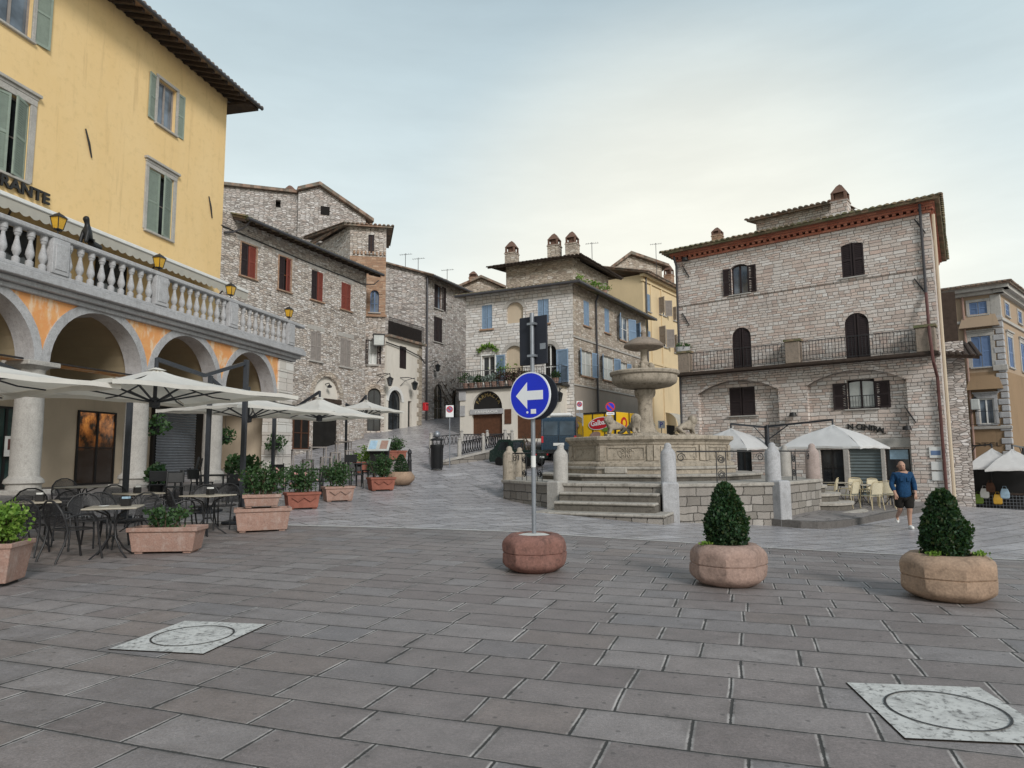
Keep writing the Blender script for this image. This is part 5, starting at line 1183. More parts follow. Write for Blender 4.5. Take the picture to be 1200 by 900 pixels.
roofslope(m, (-1, -.65, Z10), (L10 + .6, -.65, Z10), (L10 - 2.0, 4.5, Z10 + 1.1), (-1, 4.5, Z10 + 1.1), .1); roofslope(m, (L10 + .6, -.65, Z10), (c2.x, c2.y, Z10), (c2.x - 4, c2.y + 2, Z10 + 1.1), (L10 - 2, 4.5, Z10 + 1.1), .1); m.build('roof', mt['tile'], T10.e)
x, z = T10.hit(1143, 474, -.3); lb = empty('lamp_bracket', (x, -.3, z)); lb.parent = T10.e
MB().box(-.2, .2, -.2, .2, -.3, .3).build('lamp_glass', mt['curtain'], lb, bevel=.03); MB().tube([(0, .3, -.35), (0, .05, -.35), (0, 0, -.3)], .02, 5).build('bracket', mt['iron'], lb); MB().lathe([(.24, .3), (.05, .42), (.001, .45)], 4, rot=PI / 4).build('lamp_cap', mt['iron'], lb)
xs_, zs_ = T10.hit(1150, 524); text('faded_lettering', 'HOTEL', .3, mt['timber'], T10.e, (xs_ - .9, -.02, zs_ + .05), (R(90), 0, 0), .005, 1.8); 
pipe(T10, [(T10.hit(1128, 350)[0], -.1, Z10 - .3), (T10.hit(1128, 350)[0], -.1, zg)], .06, 'ochre' if False else 'terracotta')
railing(T10, (wl[0] - 1.2, -.35), (wl[1] + .3, -.35), wl[2] - .1, .8, 10, name='balconette')
# 11. dark projecting roofs between the pink house and the palace
pz = R9.w(L9 + .4, 7.2, 0)
K11 = Bld('narrow_lane_house', 'narrow dark house with overhanging eaves squeezed behind the pink stone house corner', 'building', (pz.x, pz.y, 0), 120)
za_, zb_2 = K11.hit(1106, 336)[1], K11.hit(1115, 408)[1]
m = MB(); m.box(-1.5, -.25, 0, 5, zg, zb_2 + .3); m.build('wall', mt['stone_grey'], K11.e)
m = MB(); roofslope(m, (-1.5, -.8, zb_2 - .3), (.25, -.8, zb_2 - .5), (.25, 3, zb_2 + .6), (-1.5, 3, zb_2 + .6), .15); m.build('roof', mt['timber'], K11.e)
m = MB(); m.box(-1.5, -.35, .8, 5, zb_2, za_ - .1); m.build('upper_wall', mt['timber'], K11.e)
# ================================================================== fountain on its terrace
FC = Vector((4.75, 23.0)); TR = 5.15; ZT_ = .74
def dec(r, k, off=0): a = R(-7 + 36 * k + off); return Vector((FC.x + r * math.sin(a), FC.y - r * math.cos(a)))
ter = empty('fountain_terrace', (FC.x, FC.y, 0), 0, 'raised polygonal stone terrace with steps and iron railing under the fountain', 'terrace')
def loc2(v): return (v.x - FC.x, v.y - FC.y)
mt['terrace_stone'] = coursed('terrace_wall_stone', [(.24, .22, .195), (.3, .275, .25), (.2, .182, .162), (.37, .345, .315), (.27, .245, .22)], (.15, .135, .12), .5, .24, .008, 1.0, 1.0, warp=(.2, .09, 0))
mt['step_stone'] = weathered('worn_step_stone', (.43, .4, .355), (.12, .105, .09), .6)
m = MB(); m.prism([loc2(dec(TR, k)) for k in range(10)], -1.4, ZT_ - .1); m.build('wall', mt['terrace_stone'], ter)
m = MB(); m.prism([loc2(dec(TR + .07, k)) for k in range(10)], ZT_ - .098, ZT_); m.build('coping', mt['step_stone'], ter, bevel=.02)
# straight steps on the left front
Pa, Pb = dec(TR, -1), dec(TR, 0); d = (Pb - Pa).normalized(); n = Vector((d.y, -d.x)); 
if n.dot(Pa - FC) < 0: n = -n
for i, (w0, w1, z, dep) in enumerate(((.22, -.22, .5, .42), (.22, -.22, .27, .82), (-.15, .12, .03, 1.3))):
    a, b = Pa + d * w0, Pb + d * w1; 
    o = MB().prism([loc2(a), loc2(a + n * dep), loc2(b + n * dep), loc2(b)][::1], z - .075, z).build('step', mt['step_stone'], ter, bevel=.025)
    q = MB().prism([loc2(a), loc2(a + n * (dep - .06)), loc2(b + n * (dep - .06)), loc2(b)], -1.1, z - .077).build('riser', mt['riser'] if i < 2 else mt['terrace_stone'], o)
# round steps on the right
cR = (dec(TR, 2) + dec(TR, 3)) / 2 + Vector((-.1, -.45))
for r, z in ((1.62, -.24), (1.25, .02), (.88, .28), (.5, .52)):
    P = [(r - .02, z - .1), (r + .06, z - .09), (r + .07, z - .02), (r + .04, z), (.001, z)]
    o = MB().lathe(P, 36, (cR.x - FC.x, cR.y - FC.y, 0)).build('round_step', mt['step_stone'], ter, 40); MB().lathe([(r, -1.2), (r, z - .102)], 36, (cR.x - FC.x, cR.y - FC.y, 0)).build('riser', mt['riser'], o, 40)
# stone posts on the corners and railings between them
mt['pinkgrey'] = weathered('pinkish_grey_stone', (.42, .34, .31), (.2, .16, .14), .4)
def post(k, mat, low=None):
    v = dec(TR - .2, k); zb = ZT_ if low is None else low; c = (*loc2(v), 0)
    pr = [(.21, ZT_ + .0), (.205, ZT_ + .78), (.17, ZT_ + .86), (.1, ZT_ + .94), (.095, ZT_ + 1.02), (.05, ZT_ + 1.07), (.001, ZT_ + 1.08)]
    o = MB().lathe(pr, 12, c).build('post', mt[mat], ter, 50)
    if low is not None: 
        v = dec(TR - .02, k); MB().lathe([(.3, low), (.3, ZT_ + .02), (.24, ZT_ + .05)], 4, (*loc2(v), 0), R(45 + (-7 + 36 * k) )).build('base', mt[mat], o, bevel=.02)
for k, mm, lo in ((-2, 'travertine', None), (-1, 'dressed', -.3), (0, 'grey_stone', -.45), (1, 'grey_stone', -.75), (2, 'pinkgrey', None), (3, 'dressed', None), (-3, 'travertine', None), (-4, 'dressed', None), (4, 'pinkstone', None)): post(k, mm, lo)
def scroll(m, a, b, z0, z1, n=2):
    """wrought panel between ground points a,b: two bars and S scrolls"""
    D = (b - a); 
    for p in (a, b): m.tube([(*loc2(p), z0), (*loc2(p), z1)], .016, 4)
    w = D.length; h = (z1 - z0) / n
    for i in range(n):
        cz = z0 + h * (i + .5)
        for sgn in (1, -1):
            pts = []
            for j in range(16):
                t = j / 15; an = t * 3.3 * PI * sgn + PI / 2; rr = min(w, h) * .42 * (1 - t * .8)
                q = a + D * (.5 + rr * math.cos(an) / w); pts.append((*loc2(q), cz + (rr * math.sin(an)) * .95 + sgn * h * .02))
            m.tube(pts, .011, 4)
def rail(k0, k1, gates=(), s0=.25, s1=.25):
    a, b = dec(TR - .2, k0), dec(TR - .2, k1); d = (b - a).normalized(); L = (b - a).length
    m = MB(); m.tube([(*loc2(a + d * s0), ZT_ + .84), (*loc2(b - d * s1), ZT_ + .84)], .022, 5)
    for t in gates: scroll(m, a + d * (t * L - .14), a + d * (t * L + .14), ZT_, ZT_ + .83)
    for e, sg in ((a + d * s0, 1), (b - d * s1, -1)):
        pts = []
        for j in range(14):
            t = j / 13; an = t * 3 * PI; rr = .13 * (1 - t * .75); q = e + d * sg * (.12 + rr * math.cos(an)); pts.append((*loc2(q), ZT_ + .68 + rr * math.sin(an)))
        m.tube(pts, .012, 4)
    m.build('iron_railing', mt['iron'], ter)
rail(-2, -1, (.32, .62)); rail(0, 1, (.5,)); rail(1, 2, (.5,)); rail(-3, -2, (.5,))

# the fountain itself
ft = empty('fountain', (FC.x - .2, FC.y, ZT_), 0, 'tall stone fountain with polygonal basin, two round bowls and lion figures', 'fountain')
def zz(z): return z - ZT_
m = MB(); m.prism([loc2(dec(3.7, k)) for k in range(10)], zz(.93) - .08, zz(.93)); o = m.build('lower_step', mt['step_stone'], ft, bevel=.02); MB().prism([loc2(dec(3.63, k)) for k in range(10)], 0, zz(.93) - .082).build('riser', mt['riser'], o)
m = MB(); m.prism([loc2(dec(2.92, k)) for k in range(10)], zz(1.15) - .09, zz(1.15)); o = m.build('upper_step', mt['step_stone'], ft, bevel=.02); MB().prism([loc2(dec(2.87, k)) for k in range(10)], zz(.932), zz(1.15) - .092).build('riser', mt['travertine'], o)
m = MB()
prof = [(3.3, 1.152), (3.3, 1.24), (3.2, 1.29), (3.12, 1.32), (3.1, 1.8), (3.14, 1.82), (3.16, 1.88), (3.24, 1.94), (3.3, 1.97), (3.3, 2.06), (3.27, 2.09), (2.95, 2.09), (2.95, 1.3), (.001, 1.3)]
m.lathe([(r * .862, zz(z)) for r, z in prof], 10, (0, 0, 0), R(-7 - 90)); bs = m.build('basin', mt['travertine'], ft, bevel=.008)
MB().lathe([(2.55, zz(1.86)), (.001, zz(1.86))], 10, (0, 0, 0), R(-97)).build('water', mt['skyglass'], ft)
for k in range(10):                                       # framed panels and shields on the faces
    a, b = dec(3.11 * .862, k), dec(3.11 * .862, k + 1); d = (b - a).normalized(); n = Vector((d.y, -d.x)); n = n if n.dot(a - FC) > 0 else -n; L = (b - a).length
    m = MB()
    def P3(t, z, o): q = a + d * t + n * o; return (*loc2(q), zz(z))
    def bar(t0, t1, z0, z1, o=.03):
        V = [P3(t0, z0, -.06), P3(t1, z0, -.06), P3(t1, z0, o), P3(t0, z0, o), P3(t0, z1, -.06), P3(t1, z1, -.06), P3(t1, z1, o), P3(t0, z1, o)]
        m.add(V, [(0, 1, 2, 3), (7, 6, 5, 4), (0, 4, 5, 1), (1, 5, 6, 2), (2, 6, 7, 3), (3, 7, 4, 0)])
    bar(.0, .17, 1.33, 1.8, .055); bar(L - .17, L, 1.33, 1.8, .055)
    bar(.24, L - .24, 1.72, 1.76); bar(.24, L - .24, 1.36, 1.4); bar(.24, .28, 1.402, 1.718); bar(L - .28, L - .24, 1.402, 1.718)
    if k in (9, 1, 3, 5, 7):
        c = L / 2
        for s in (1, -1):
            for z, r, q in ((1.62, .09, 1), (1.48, .07, -1)):
                m.tube([P3(c + s * (.11 + r * (1 - j / 14) * math.cos(j * .75)), z + q * r * (1 - j / 14) * math.sin(j * .75), .01) for j in range(13)], .018, 5)
        m.tube([P3(c, 1.41, .01), P3(c, 1.71, .01)], .02, 5)
        m.tube([P3(c + .26 * math.cos(j * PI / 8), 1.56 + .15 * math.sin(j * PI / 8), .0) for j in range(16)], .016, 5, True)
    m.build('panel_frame', mt['travertine'], bs)
MB().box(-.9, -.2, -3.1, -2.75, 0, .2, Matrix.Rotation(R(-25), 3, 'Z'), (.35, .1, zz(.934))).build('stone_block', mt['step_stone'], ft, bevel=.03)
m = MB(); m.lathe([(.9, zz(1.3)), (.9, zz(2.1)), (.75, zz(2.2)), (.46, zz(2.24)), (.36, zz(2.32)), (.3, zz(2.45)), (.25, zz(2.75)), (.24, zz(3.2)), (.26, zz(3.42)), (.33, zz(3.5)), (.36, zz(3.6)), (.36, zz(3.7)), (.3, zz(3.74)), (.001, zz(3.75))], 20); m.build('pedestal', mt['travertine'], ft, 40)
m = MB(); m.lathe([(.3, zz(3.74)), (.55, zz(3.76)), (.9, zz(3.83)), (1.06, zz(3.93)), (1.11, zz(4.06)), (1.1, zz(4.18)), (1.17, zz(4.22)), (1.19, zz(4.3)), (1.16, zz(4.34)), (1.02, zz(4.3)), (.6, zz(4.15)), (.001, zz(4.12))], 40); m.build('large_bowl', mt['travertine'], ft, 40)
m = MB(); m.lathe([(.34, zz(4.1)), (.34, zz(4.4)), (.25, zz(4.5)), (.15, zz(4.58)), (.17, zz(4.66)), (.12, zz(4.72)), (.11, zz(5.05)), (.2, zz(5.12)), (.001, zz(5.14))], 14); m.build('upper_column', mt['travertine'], ft, 40)
m = MB(); m.lathe([(.16, zz(5.1)), (.5, zz(5.12)), (.67, zz(5.19)), (.69, zz(5.24)), (.66, zz(5.29)), (.5, zz(5.42)), (.28, zz(5.52)), (.08, zz(5.56)), (.07, zz(5.65)), (.1, zz(5.7)), (.05, zz(5.78)), (.001, zz(5.8))], 32); m.build('upper_bowl', mt['pierstone'], ft, 40)
for k in range(6):
    an = R(60 * k + 10); x, y = .3 * math.cos(an), .3 * math.sin(an); MB().ball((x, y, zz(4.5)), .09, 1, 1, 1.5, 8, 6).build('carved_figure', mt['travertine'], ft, 60)
# three lions
LP = [(0, 0, .34, .17), (-.32, 0, .32, .18), (.3, 0, .4, .21), (.42, 0, .58, .2), (.54, 0, .7, .17), (.68, 0, .66, .1), (.36, .12, .2, .085), (.42, .13, .02, .075), (.5, .13, .0, .06), (.36, -.12, .2, .085), (.42, -.13, .02, .075), (.5, -.13, .0, .06),
      (-.36, .15, .2, .13), (-.24, .17, .04, .08), (-.06, .17, .02, .07), (-.36, -.15, .2, .13), (-.24, -.17, .04, .08), (-.06, -.17, .02, .07), (-.5, .05, .14, .04), (-.52, .2, .06, .035), (.5, .11, .83, .045), (.5, -.11, .83, .045)]
LE = [(0, 1), (0, 2), (2, 3), (3, 4), (4, 5), (2, 6), (6, 7), (7, 8), (2, 9), (9, 10), (10, 11), (1, 12), (12, 13), (13, 14), (1, 15), (15, 16), (16, 17), (1, 18), (18, 19), (4, 20), (4, 21)]
for px, Y, rz, lb in ((724, 22.3, 190, 'pale stone lion nearest left rim of the fountain basin'), (743, 21.8, -80, 'pale stone lion facing forward beside the fountain pedestal'), (804, 22.6, 15, 'pale stone lion standing at right of the fountain pedestal')):
    li = skin('stone_lion', LP, LE, mt['travertine'], None, 2, (atx(px, Y), Y, 2.22), R(rz)); tag(li, lb, 'lion statue', 'lions of the fountain'); li.scale = (.66,) * 3
    bm_ = MB().box(-.55, .6, -.26, .26, -.75, -.04).build('plinth', mt['travertine'], li, bevel=.02)
    MB().ball((.4, 0, .62), .27, .8, 1, 1.1, 12, 8).build('mane', mt['travertine'], li, 180)

# ================================================================== raised pavement before the pharmacy, its wall and railing
W0, W1 = at(505, 545, 27.6), at(592, 540, 31.2); W2 = at(676, 520, 33.8)
zW1 = at(592, 524, 31.2).z; zW0 = gz(W0.x, W0.y) + .12; zW2 = zW1 + .1
PL_ = P6.w(0, .1, 0); PC = P6.w(L6, .1, 0); PS = Vector((-4.6, 37.5, 0))
m = MB(); V = [(W0.x, W0.y, zW0), (W1.x, W1.y, zW1), (W2.x, W2.y, zW2), (PC.x, PC.y, 2.3), (PL_.x, PL_.y, 2.45), (PS.x, PS.y, gz(PS.x, PS.y) + .03)]
m.quad(V[0], V[1], V[5]); m.quad(V[1], V[4], V[5]); m.quad(V[1], V[3], V[4]); m.quad(V[1], V[2], V[3])
tag(m.build('upper_pavement', mt['pave_far']), kind='structure')
rw = empty('retaining_wall', (W0.x, W0.y, 0), 0, 'low stone wall holding up the pavement before the pharmacy', 'wall')
m = MB(); ins = Vector((.0, .35, 0))
for a, b, za, zb in ((W0, W1, zW0, zW1), (W1, W2, zW1, zW2)):
    a2, b2 = a - W0, b - W0
    m.prism([(a2.x, a2.y), (b2.x, b2.y), (b2.x, b2.y + .35), (a2.x, a2.y + .35)], -.2, [za - .06, zb - .06, zb - .06, za - .06])
m.build('wall', mt['terrace_stone'], rw)
m = MB()
for a, b, za, zb in ((W0, W1, zW0, zW1), (W1, W2, zW1, zW2)):
    a2, b2 = a - W0, b - W0
    m.prism([(a2.x, a2.y - .06), (b2.x, b2.y - .06), (b2.x, b2.y + .4), (a2.x, a2.y + .4)], [za - .058, zb - .058, zb - .058, za - .058], [za + .05, zb + .05, zb + .05, za + .05])
m.build('coping', mt['dressed'], rw)
def fence(pts, label, n=3):
    e = empty('scroll_fence', pts[0], 0, label, 'fence'); o = Vector(pts[0]); m0 = None
    for p in pts:
        q = Vector(p) - o
        MB().lathe([(.09, -.1), (.09, .62), (.06, .7), (.09, .76), (.001, .82)], 8, q).build('post', mt['dressed'], e, 40)
    for a, b in zip(pts, pts[1:]):
        a, b = Vector(a) - o, Vector(b) - o; m = MB(); m.tube([a + Vector((0, 0, .6)), b + Vector((0, 0, .6))], .025, 5); m.tube([a + Vector((0, 0, .1)), b + Vector((0, 0, .1))], .02, 5)
        for i in range(n):
            for j in (0, 1):
                P = []
                for s in range(9):
                    t = (i + s / 8) / n; P.append(a.lerp(b, t) + Vector((0, 0, .35 + (.24 if j else -.24) * math.cos(PI * s / 8 * 2 / 1))))
                m.tube(P, .018, 4)
        m.build('iron_panel', mt['iron'], e)
f0 = W0.lerp(W1, .35); f0 = (f0.x, f0.y + .2, zW0 + (zW1 - zW0) * .35 + .04); f1 = (W1.x, W1.y + .2, zW1 + .04); fm = [f0, tuple((Vector(f0) + Vector(f1)) / 2), f1]
fence(fm, 'wrought iron scroll fence with stone posts on the wall before the pharmacy', 5)
m = [tuple(at(x, 520, Y_)) for x, Y_ in ((505, 32.5), (541, 33.0), (571, 33.5), (600, 34))]; m = [(x, y, 2.05 + i * .02) for i, (x, y, z) in enumerate(m)]
fence([(x, y, max(z - .25, gz(x, y)) if i == 0 else z - .1) for i, (x, y, z) in enumerate(m)], 'iron scroll fence along the street edge left of the pharmacy door', 4)

# ================================================================== kerb platform before the pink house
pp = [gat(868, 611), gat(905, 616), gat(950, 620), gat(982, 619), gat(1019, 612), gat(1082, 600)]
bq = [R9.w(L9 + .1, 0, 0), R9.w(0, .5, 0), Vector((5.2, 25.5, 0))]
poly = [(p.x, p.y) for p in pp] + [(p.x, p.y) for p in bq]
# round the outline a little, then lay it with a kerb
def sm(poly, k):
    out = []
    n = len(poly)
    for i in range(n):
        a, b = Vector(poly[i]), Vector(poly[(i + 1) % n])
        out += [tuple(a.lerp(b, .25)), tuple(a.lerp(b, .75))] if i < k else [tuple(a)]
    return out
poly = sm(poly, 5)
zk = [gz(*p) + .17 for p in poly]
tag(MB().prism(poly, [z - .5 for z in zk], zk).build('sidewalk', mt['pave_kerb'], None), kind='structure')
cpt = Vector((sum(p[0] for p in poly) / len(poly), sum(p[1] for p in poly) / len(poly)))
m = MB(); k = 11; mt['kerbstone'] = weathered('dark_kerb_stone', (.15, .138, .13), (.06, .055, .05), .5, 2)
for i in range(k - 1):
    a, b = Vector(poly[i]), Vector(poly[i + 1]); 
    def inn_(v): return v + (cpt - v).normalized() * .24
    def ou(v): return v - (cpt - v).normalized() * .03
    z0, z1 = zk[i] + .012, zk[i + 1] + .012
    A = [(*ou(a), z0), (*ou(b), z1), (*inn_(b), z1), (*inn_(a), z0)]; B_ = [(x, y, z - .4) for x, y, z in A]
    m.add(A + B_, [(0, 1, 2, 3), (0, 4, 5, 1), (1, 5, 6, 2), (3, 2, 6, 7)])
tag(m.build('kerb', mt['kerbstone'], None), kind='structure')
def kz(x, y): return gz(x, y) + .17

# marble slabs with round covers in the paving
for q, lb in ((((131, 761), (215, 729), (314, 733), (235, 768)), 'white marble slab with round drain cover in the left of the square'), (((1006, 797), (1175, 815), (1222, 866), (1045, 876)), 'white marble slab with round drain cover near the right stone planter')):
    P = [gat(*p) for p in q]; 
    c = sum(P, Vector()) / 4; d1 = ((P[1] - P[0]) + (P[2] - P[3])).normalized(); d2 = Vector((-d1.y, d1.x, 0)); 
    a = .5 * (abs((P[1] - P[0]).dot(d1)) + abs((P[2] - P[3]).dot(d1))) / 2; b = .5 * (abs((P[3] - P[0]).dot(d2)) + abs((P[2] - P[1]).dot(d2))) / 2
    print('slab', tuple(round(x, 2) for x in c), round(a * 2, 2), round(b * 2, 2), math.degrees(math.atan2(d1.y, d1.x)))
    gn = Vector((-(gz(c.x + .2, c.y) - gz(c.x - .2, c.y)) / .4, -(gz(c.x, c.y + .2) - gz(c.x, c.y - .2)) / .4, 1))
    e = empty('drain_slab', (c.x, c.y, c.z), math.atan2(d1.y, d1.x), lb, 'drain cover')
    def zl(x, y): w_ = c + d1 * x + d2 * y; return gz(w_.x, w_.y) - c.z
    g = G('worn_marble', .7, .25); v = g.obj(); f1 = g.noise(v, 5, 7, .75); f2 = g.noise(v, 22, 6, .7); sp_ = g.n('SeparateXYZ', {0: v})
    kk = g.mix(g.rng(f1, .45, .62), (.6, .59, .56), (.42, .41, .39)); kk = g.mix(g.rng(f2, .52, .64, 0, .85), kk, (.12, .115, .11))
    g.p('Base Color', kk); g.bump(f2, .4, .01)
    r = min(a, b) * .8
    m = MB(); N = 40; ring = [(r * math.cos(2 * PI * i / N), r * math.sin(2 * PI * i / N)) for i in range(N)]
    V = [(x, y, zl(x, y) + .008) for x, y in ((-a, -b), (a, -b), (a, b), (-a, b))]; m.add(V, [(0, 1, 2, 3)]); m.build('slab', g.m, e); k_ = 1.018; m = MB(); m.add([(x * k_, y * k_, zl(x, y) + .004) for x, y in ((-a, -b), (a, -b), (a, b), (-a, b))], [(0, 1, 2, 3)]); m.build('slab_joint', mt['soil'], e)
    m = MB(); 
    for i in range(N):
        x0, y0 = ring[i]; x1, y1 = ring[(i + 1) % N]; s = .955
        m.quad((x0 * s, y0 * s, zl(x0, y0) + .013), (x0, y0, zl(x0, y0) + .013), (x1, y1, zl(x1, y1) + .013), (x1 * s, y1 * s, zl(x1, y1) + .013))
    m.build('cover_joint', mt['iron'], e)

# ================================================================== stone planters, topiary, road sign
def stone_planter(loc, rz, W, H, mat, label, soil=True):
    e = empty('stone_planter', loc, rz, label, 'planter', 'stone planters in a row across the square')
    N = 96; m = MB(); Rr = W / 2 * 1.1; apo = Rr * .845
    prof = []
    for i in range(17):
        t = i / 16; z = H * t; u = (t - .5) / (.585 if t < .5 else .66); prof.append((Rr * math.sqrt(max(.05, 1 - u * u * .93)), z))
    V = []; 
    zg_ = H * .5
    rows = []
    for r, z in prof: rows.append((r, z))
    rows2 = []
    for r, z in rows:
        rows2.append((r, z))
        if abs(z - zg_) < H / 33: rows2 += [(r, z + .002), (r - .035, z + .008), (r - .035, z + .021), (r, z + .028)]
    top = rows2[-1][0]; rows2 += [(top - .03, H + .005), (top - .09, H + .003), (top - .1, H - .05)]
    for r, z in rows2:
        for k in range(N):
            a = 2 * PI * k / N; rr = (r ** -44 + (apo / math.cos((a % (PI / 4)) - PI / 8)) ** -44) ** (-1 / 44); rr = rr if z <= H - .001 or r > Rr * .7 else r; rr -= (.012 if abs(z - zg_ - .013) < .006 else 0)
            rr += .006 * math.sin(a * 3 + z * 9) + .004 * math.sin(a * 7 - z * 20); V.append((rr * math.cos(a), rr * math.sin(a), z))
    M_ = len(rows2); m.add(V, [(i * N + k, i * N + (k + 1) % N, (i + 1) * N + (k + 1) % N, (i + 1) * N + k) for i in range(M_ - 1) for k in range(N)])
    m.f.append(tuple(range(N))[::-1]); m.build('bowl', mat, e, 40)
    MB().lathe([(top - .085, H - .02), (top * .5, H + .0), (.001, H + .01)], 24).build('soil', mt['soil'] if soil else mt['concrete'], e, 60)
    return e
g0_ = gat(625, 664); d0 = Vector((atx(625, 9.0), 9.0, 0)); d0.z = gz(d0.x, d0.y)
SP1 = stone_planter(d0, R(10), .85, .47, mt['pinkstone_red'], 'dark red round stone planter carrying the blue arrow road sign', False)
d1_ = Vector((atx(848, 8.0), 8.0, 0)); d1_.z = gz(d1_.x, d1_.y); SP2 = stone_planter(d1_, R(25), .86, .46, mt['pinkstone'], 'pinkish round stone planter in the middle of the row with a cone topiary')
d2_ = Vector((atx(1100, 7.15), 7.15, 0)); d2_.z = gz(d2_.x, d2_.y); 
mt['tanstone'] = weathered('tan_limestone', (.4, .28, .2), (.15, .11, .08), .5, 2.2)
SP3 = stone_planter(d2_, R(-12), .9, .45, mt['tanstone'], 'tan cracked round stone planter farthest right in the row')
def topiary(loc, w, h, label, n=7000, seed=1, group='clipped cone shrubs'):
    rg = random.Random(seed); e = empty('topiary', loc, rg.random() * 6, label, 'shrub', group)
    m = MB()
    for i in range(n):
        t = rg.random() ** 1.15; 
        prof_ = (w / 2) * min(1, (.8 + .25 * math.sin(PI * min(1, t * 1.6))) * (math.sqrt(max(0, 1 - max(0, (t - .25) / .75) ** 2.0))))
        a = rg.random() * 2 * PI; lump = 1 + .06 * math.sin(a * 3 + t * 9 + seed) + .05 * math.sin(a * 5 - t * 14 + seed * 2) + .035 * math.sin(a * 11 + t * 23)
        r = prof_ * lump * (rg.uniform(.82, 1.03) if rg.random() < .75 else rg.uniform(.3, .9)); 
        if rg.random() < .05: r *= rg.uniform(1.03, 1.13)
        m.leaf((r * math.cos(a), r * math.sin(a), t * h), .042, rg, .6)
    m.build('foliage', mt['leaf_dark'], e)
    MB().tube([(0, 0, -.05), (0, 0, h * .8)], .025, 6).build('stem', mt['bark'], e); return e
topiary(d1_ + Vector((0, 0, .45)), .46, .69, 'dark green clipped cone shrub in the middle stone planter', 9000, 2)
topiary(d2_ + Vector((0, 0, .44)), .43, .65, 'dark green clipped egg shaped shrub in the right stone planter', 9000, 5)
for d_, an, k in ((d1_, 200, 0), (d2_, 215, 1), (d2_, -40, 2)):
    rg = random.Random(60 + k); m = MB()
    for i in range(80): m.leaf((rg.gauss(0, .035), rg.gauss(0, .035), rg.uniform(0, .03)), .035, rg, .8)
    o = empty('weed_tuft', d_ + Vector((.29 * math.cos(R(an)), .29 * math.sin(R(an)), .45))); m.build('foliage', mt['leaf_bright'], o); tag(o, ('bright green weed tuft at the left foot of the middle cone shrub', 'bright green weed tuft at the left foot of the right shrub', 'bright green weed tuft at the right foot of the right shrub')[k], 'weed', 'weeds in the stone planters')

sg = empty('road_sign', d0 + Vector((0, 0, .44)), R(-34), 'round blue road sign with white left arrow on a grey pole', 'road sign')
H_ = at(621, 367, 9.0).z - sg.location.z; zd = at(620, 463.5, 8.95).z - sg.location.z
MB().tube([(0, 0, -.05), (0, 0, H_)], .03, 12).build('pole', mt['galv'], sg, 40)
mt['sign_blue'] = plain('sign_blue', (.006, .025, .55), .4, .4, .1, 3, 0); mt['sign_white'] = plain('sign_white', (.78, .8, .82), .4, .5, .06, 3, 0); mt['sign_back'] = plain('sign_back_grey', (.022, .025, .035), .6, .3, .2, 3, .03)
mt['sign_red'] = plain('sign_red', (.5, .02, .03), .4, .5, .1, 3, 0)
def disc(m, c, r, y0, y1, n=48): m.frontprism([(c[0] + r * math.cos(-2 * PI * i / n), c[1] + r * math.sin(-2 * PI * i / n)) for i in range(n)][::-1], y0, y1)
rs = .315
m = MB(); disc(m, (0, zd), rs, -.075, -.05); o = m.build('sign_disc', mt['sign_white'], sg)
m = MB(); disc(m, (0, zd), rs - .017, -.08, -.0755); m.build('blue_face', mt['sign_blue'], o)
s = rs / .3; m = MB(); m.frontprism([(-.205 * s, zd), (-.035 * s, zd - .17 * s), (-.035 * s, zd - .058 * s), (.2 * s, zd - .058 * s), (.2 * s, zd + .058 * s), (-.035 * s, zd + .058 * s), (-.035 * s, zd + .17 * s)], -.0835, -.0802); m.build('arrow', mt['sign_white'], o)
m = MB(); m.box(.02, .1, -.0838, -.0802, zd - .245, zd - .185); disc(m, (-.035, zd - .225), .016, -.0838, -.0802, 12); m.build('sticker', mt['sign_white'], o)
m = MB(); disc(m, (.01, zd), rs, .1, .125); m.box(-.03, .03, -.05, .1, zd - .15, zd - .11); m.box(-.03, .03, -.05, .1, zd + .11, zd + .15); m.build('rear_sign_disc', mt['sign_back'], sg)
zp0, zp1 = at(620, 427, 9).z - sg.location.z, at(620, 370, 9).z - sg.location.z
m = MB(); m.box(-.235, .215, .04, .06, zp0, zp1); pn = m.build('sign_panel', mt['sign_back'], sg, bevel=.01)
m = MB(); m.box(-.06, .06, -.036, .038, zp0 + .1, zp0 + .13); m.box(-.06, .06, -.036, .038, zp1 - .13, zp1 - .1); m.build('clamp', mt['galv'], pn); MB().box(.1, .19, .034, .0385, zp0 + .2, zp0 + .28).build('maker_sticker', mt['galv'], pn)
MB().tube([(0, 0, zd - .95), (0, 0, zd - .8)], .033, 12).build('paper_band', mt['white_paint'], sg)

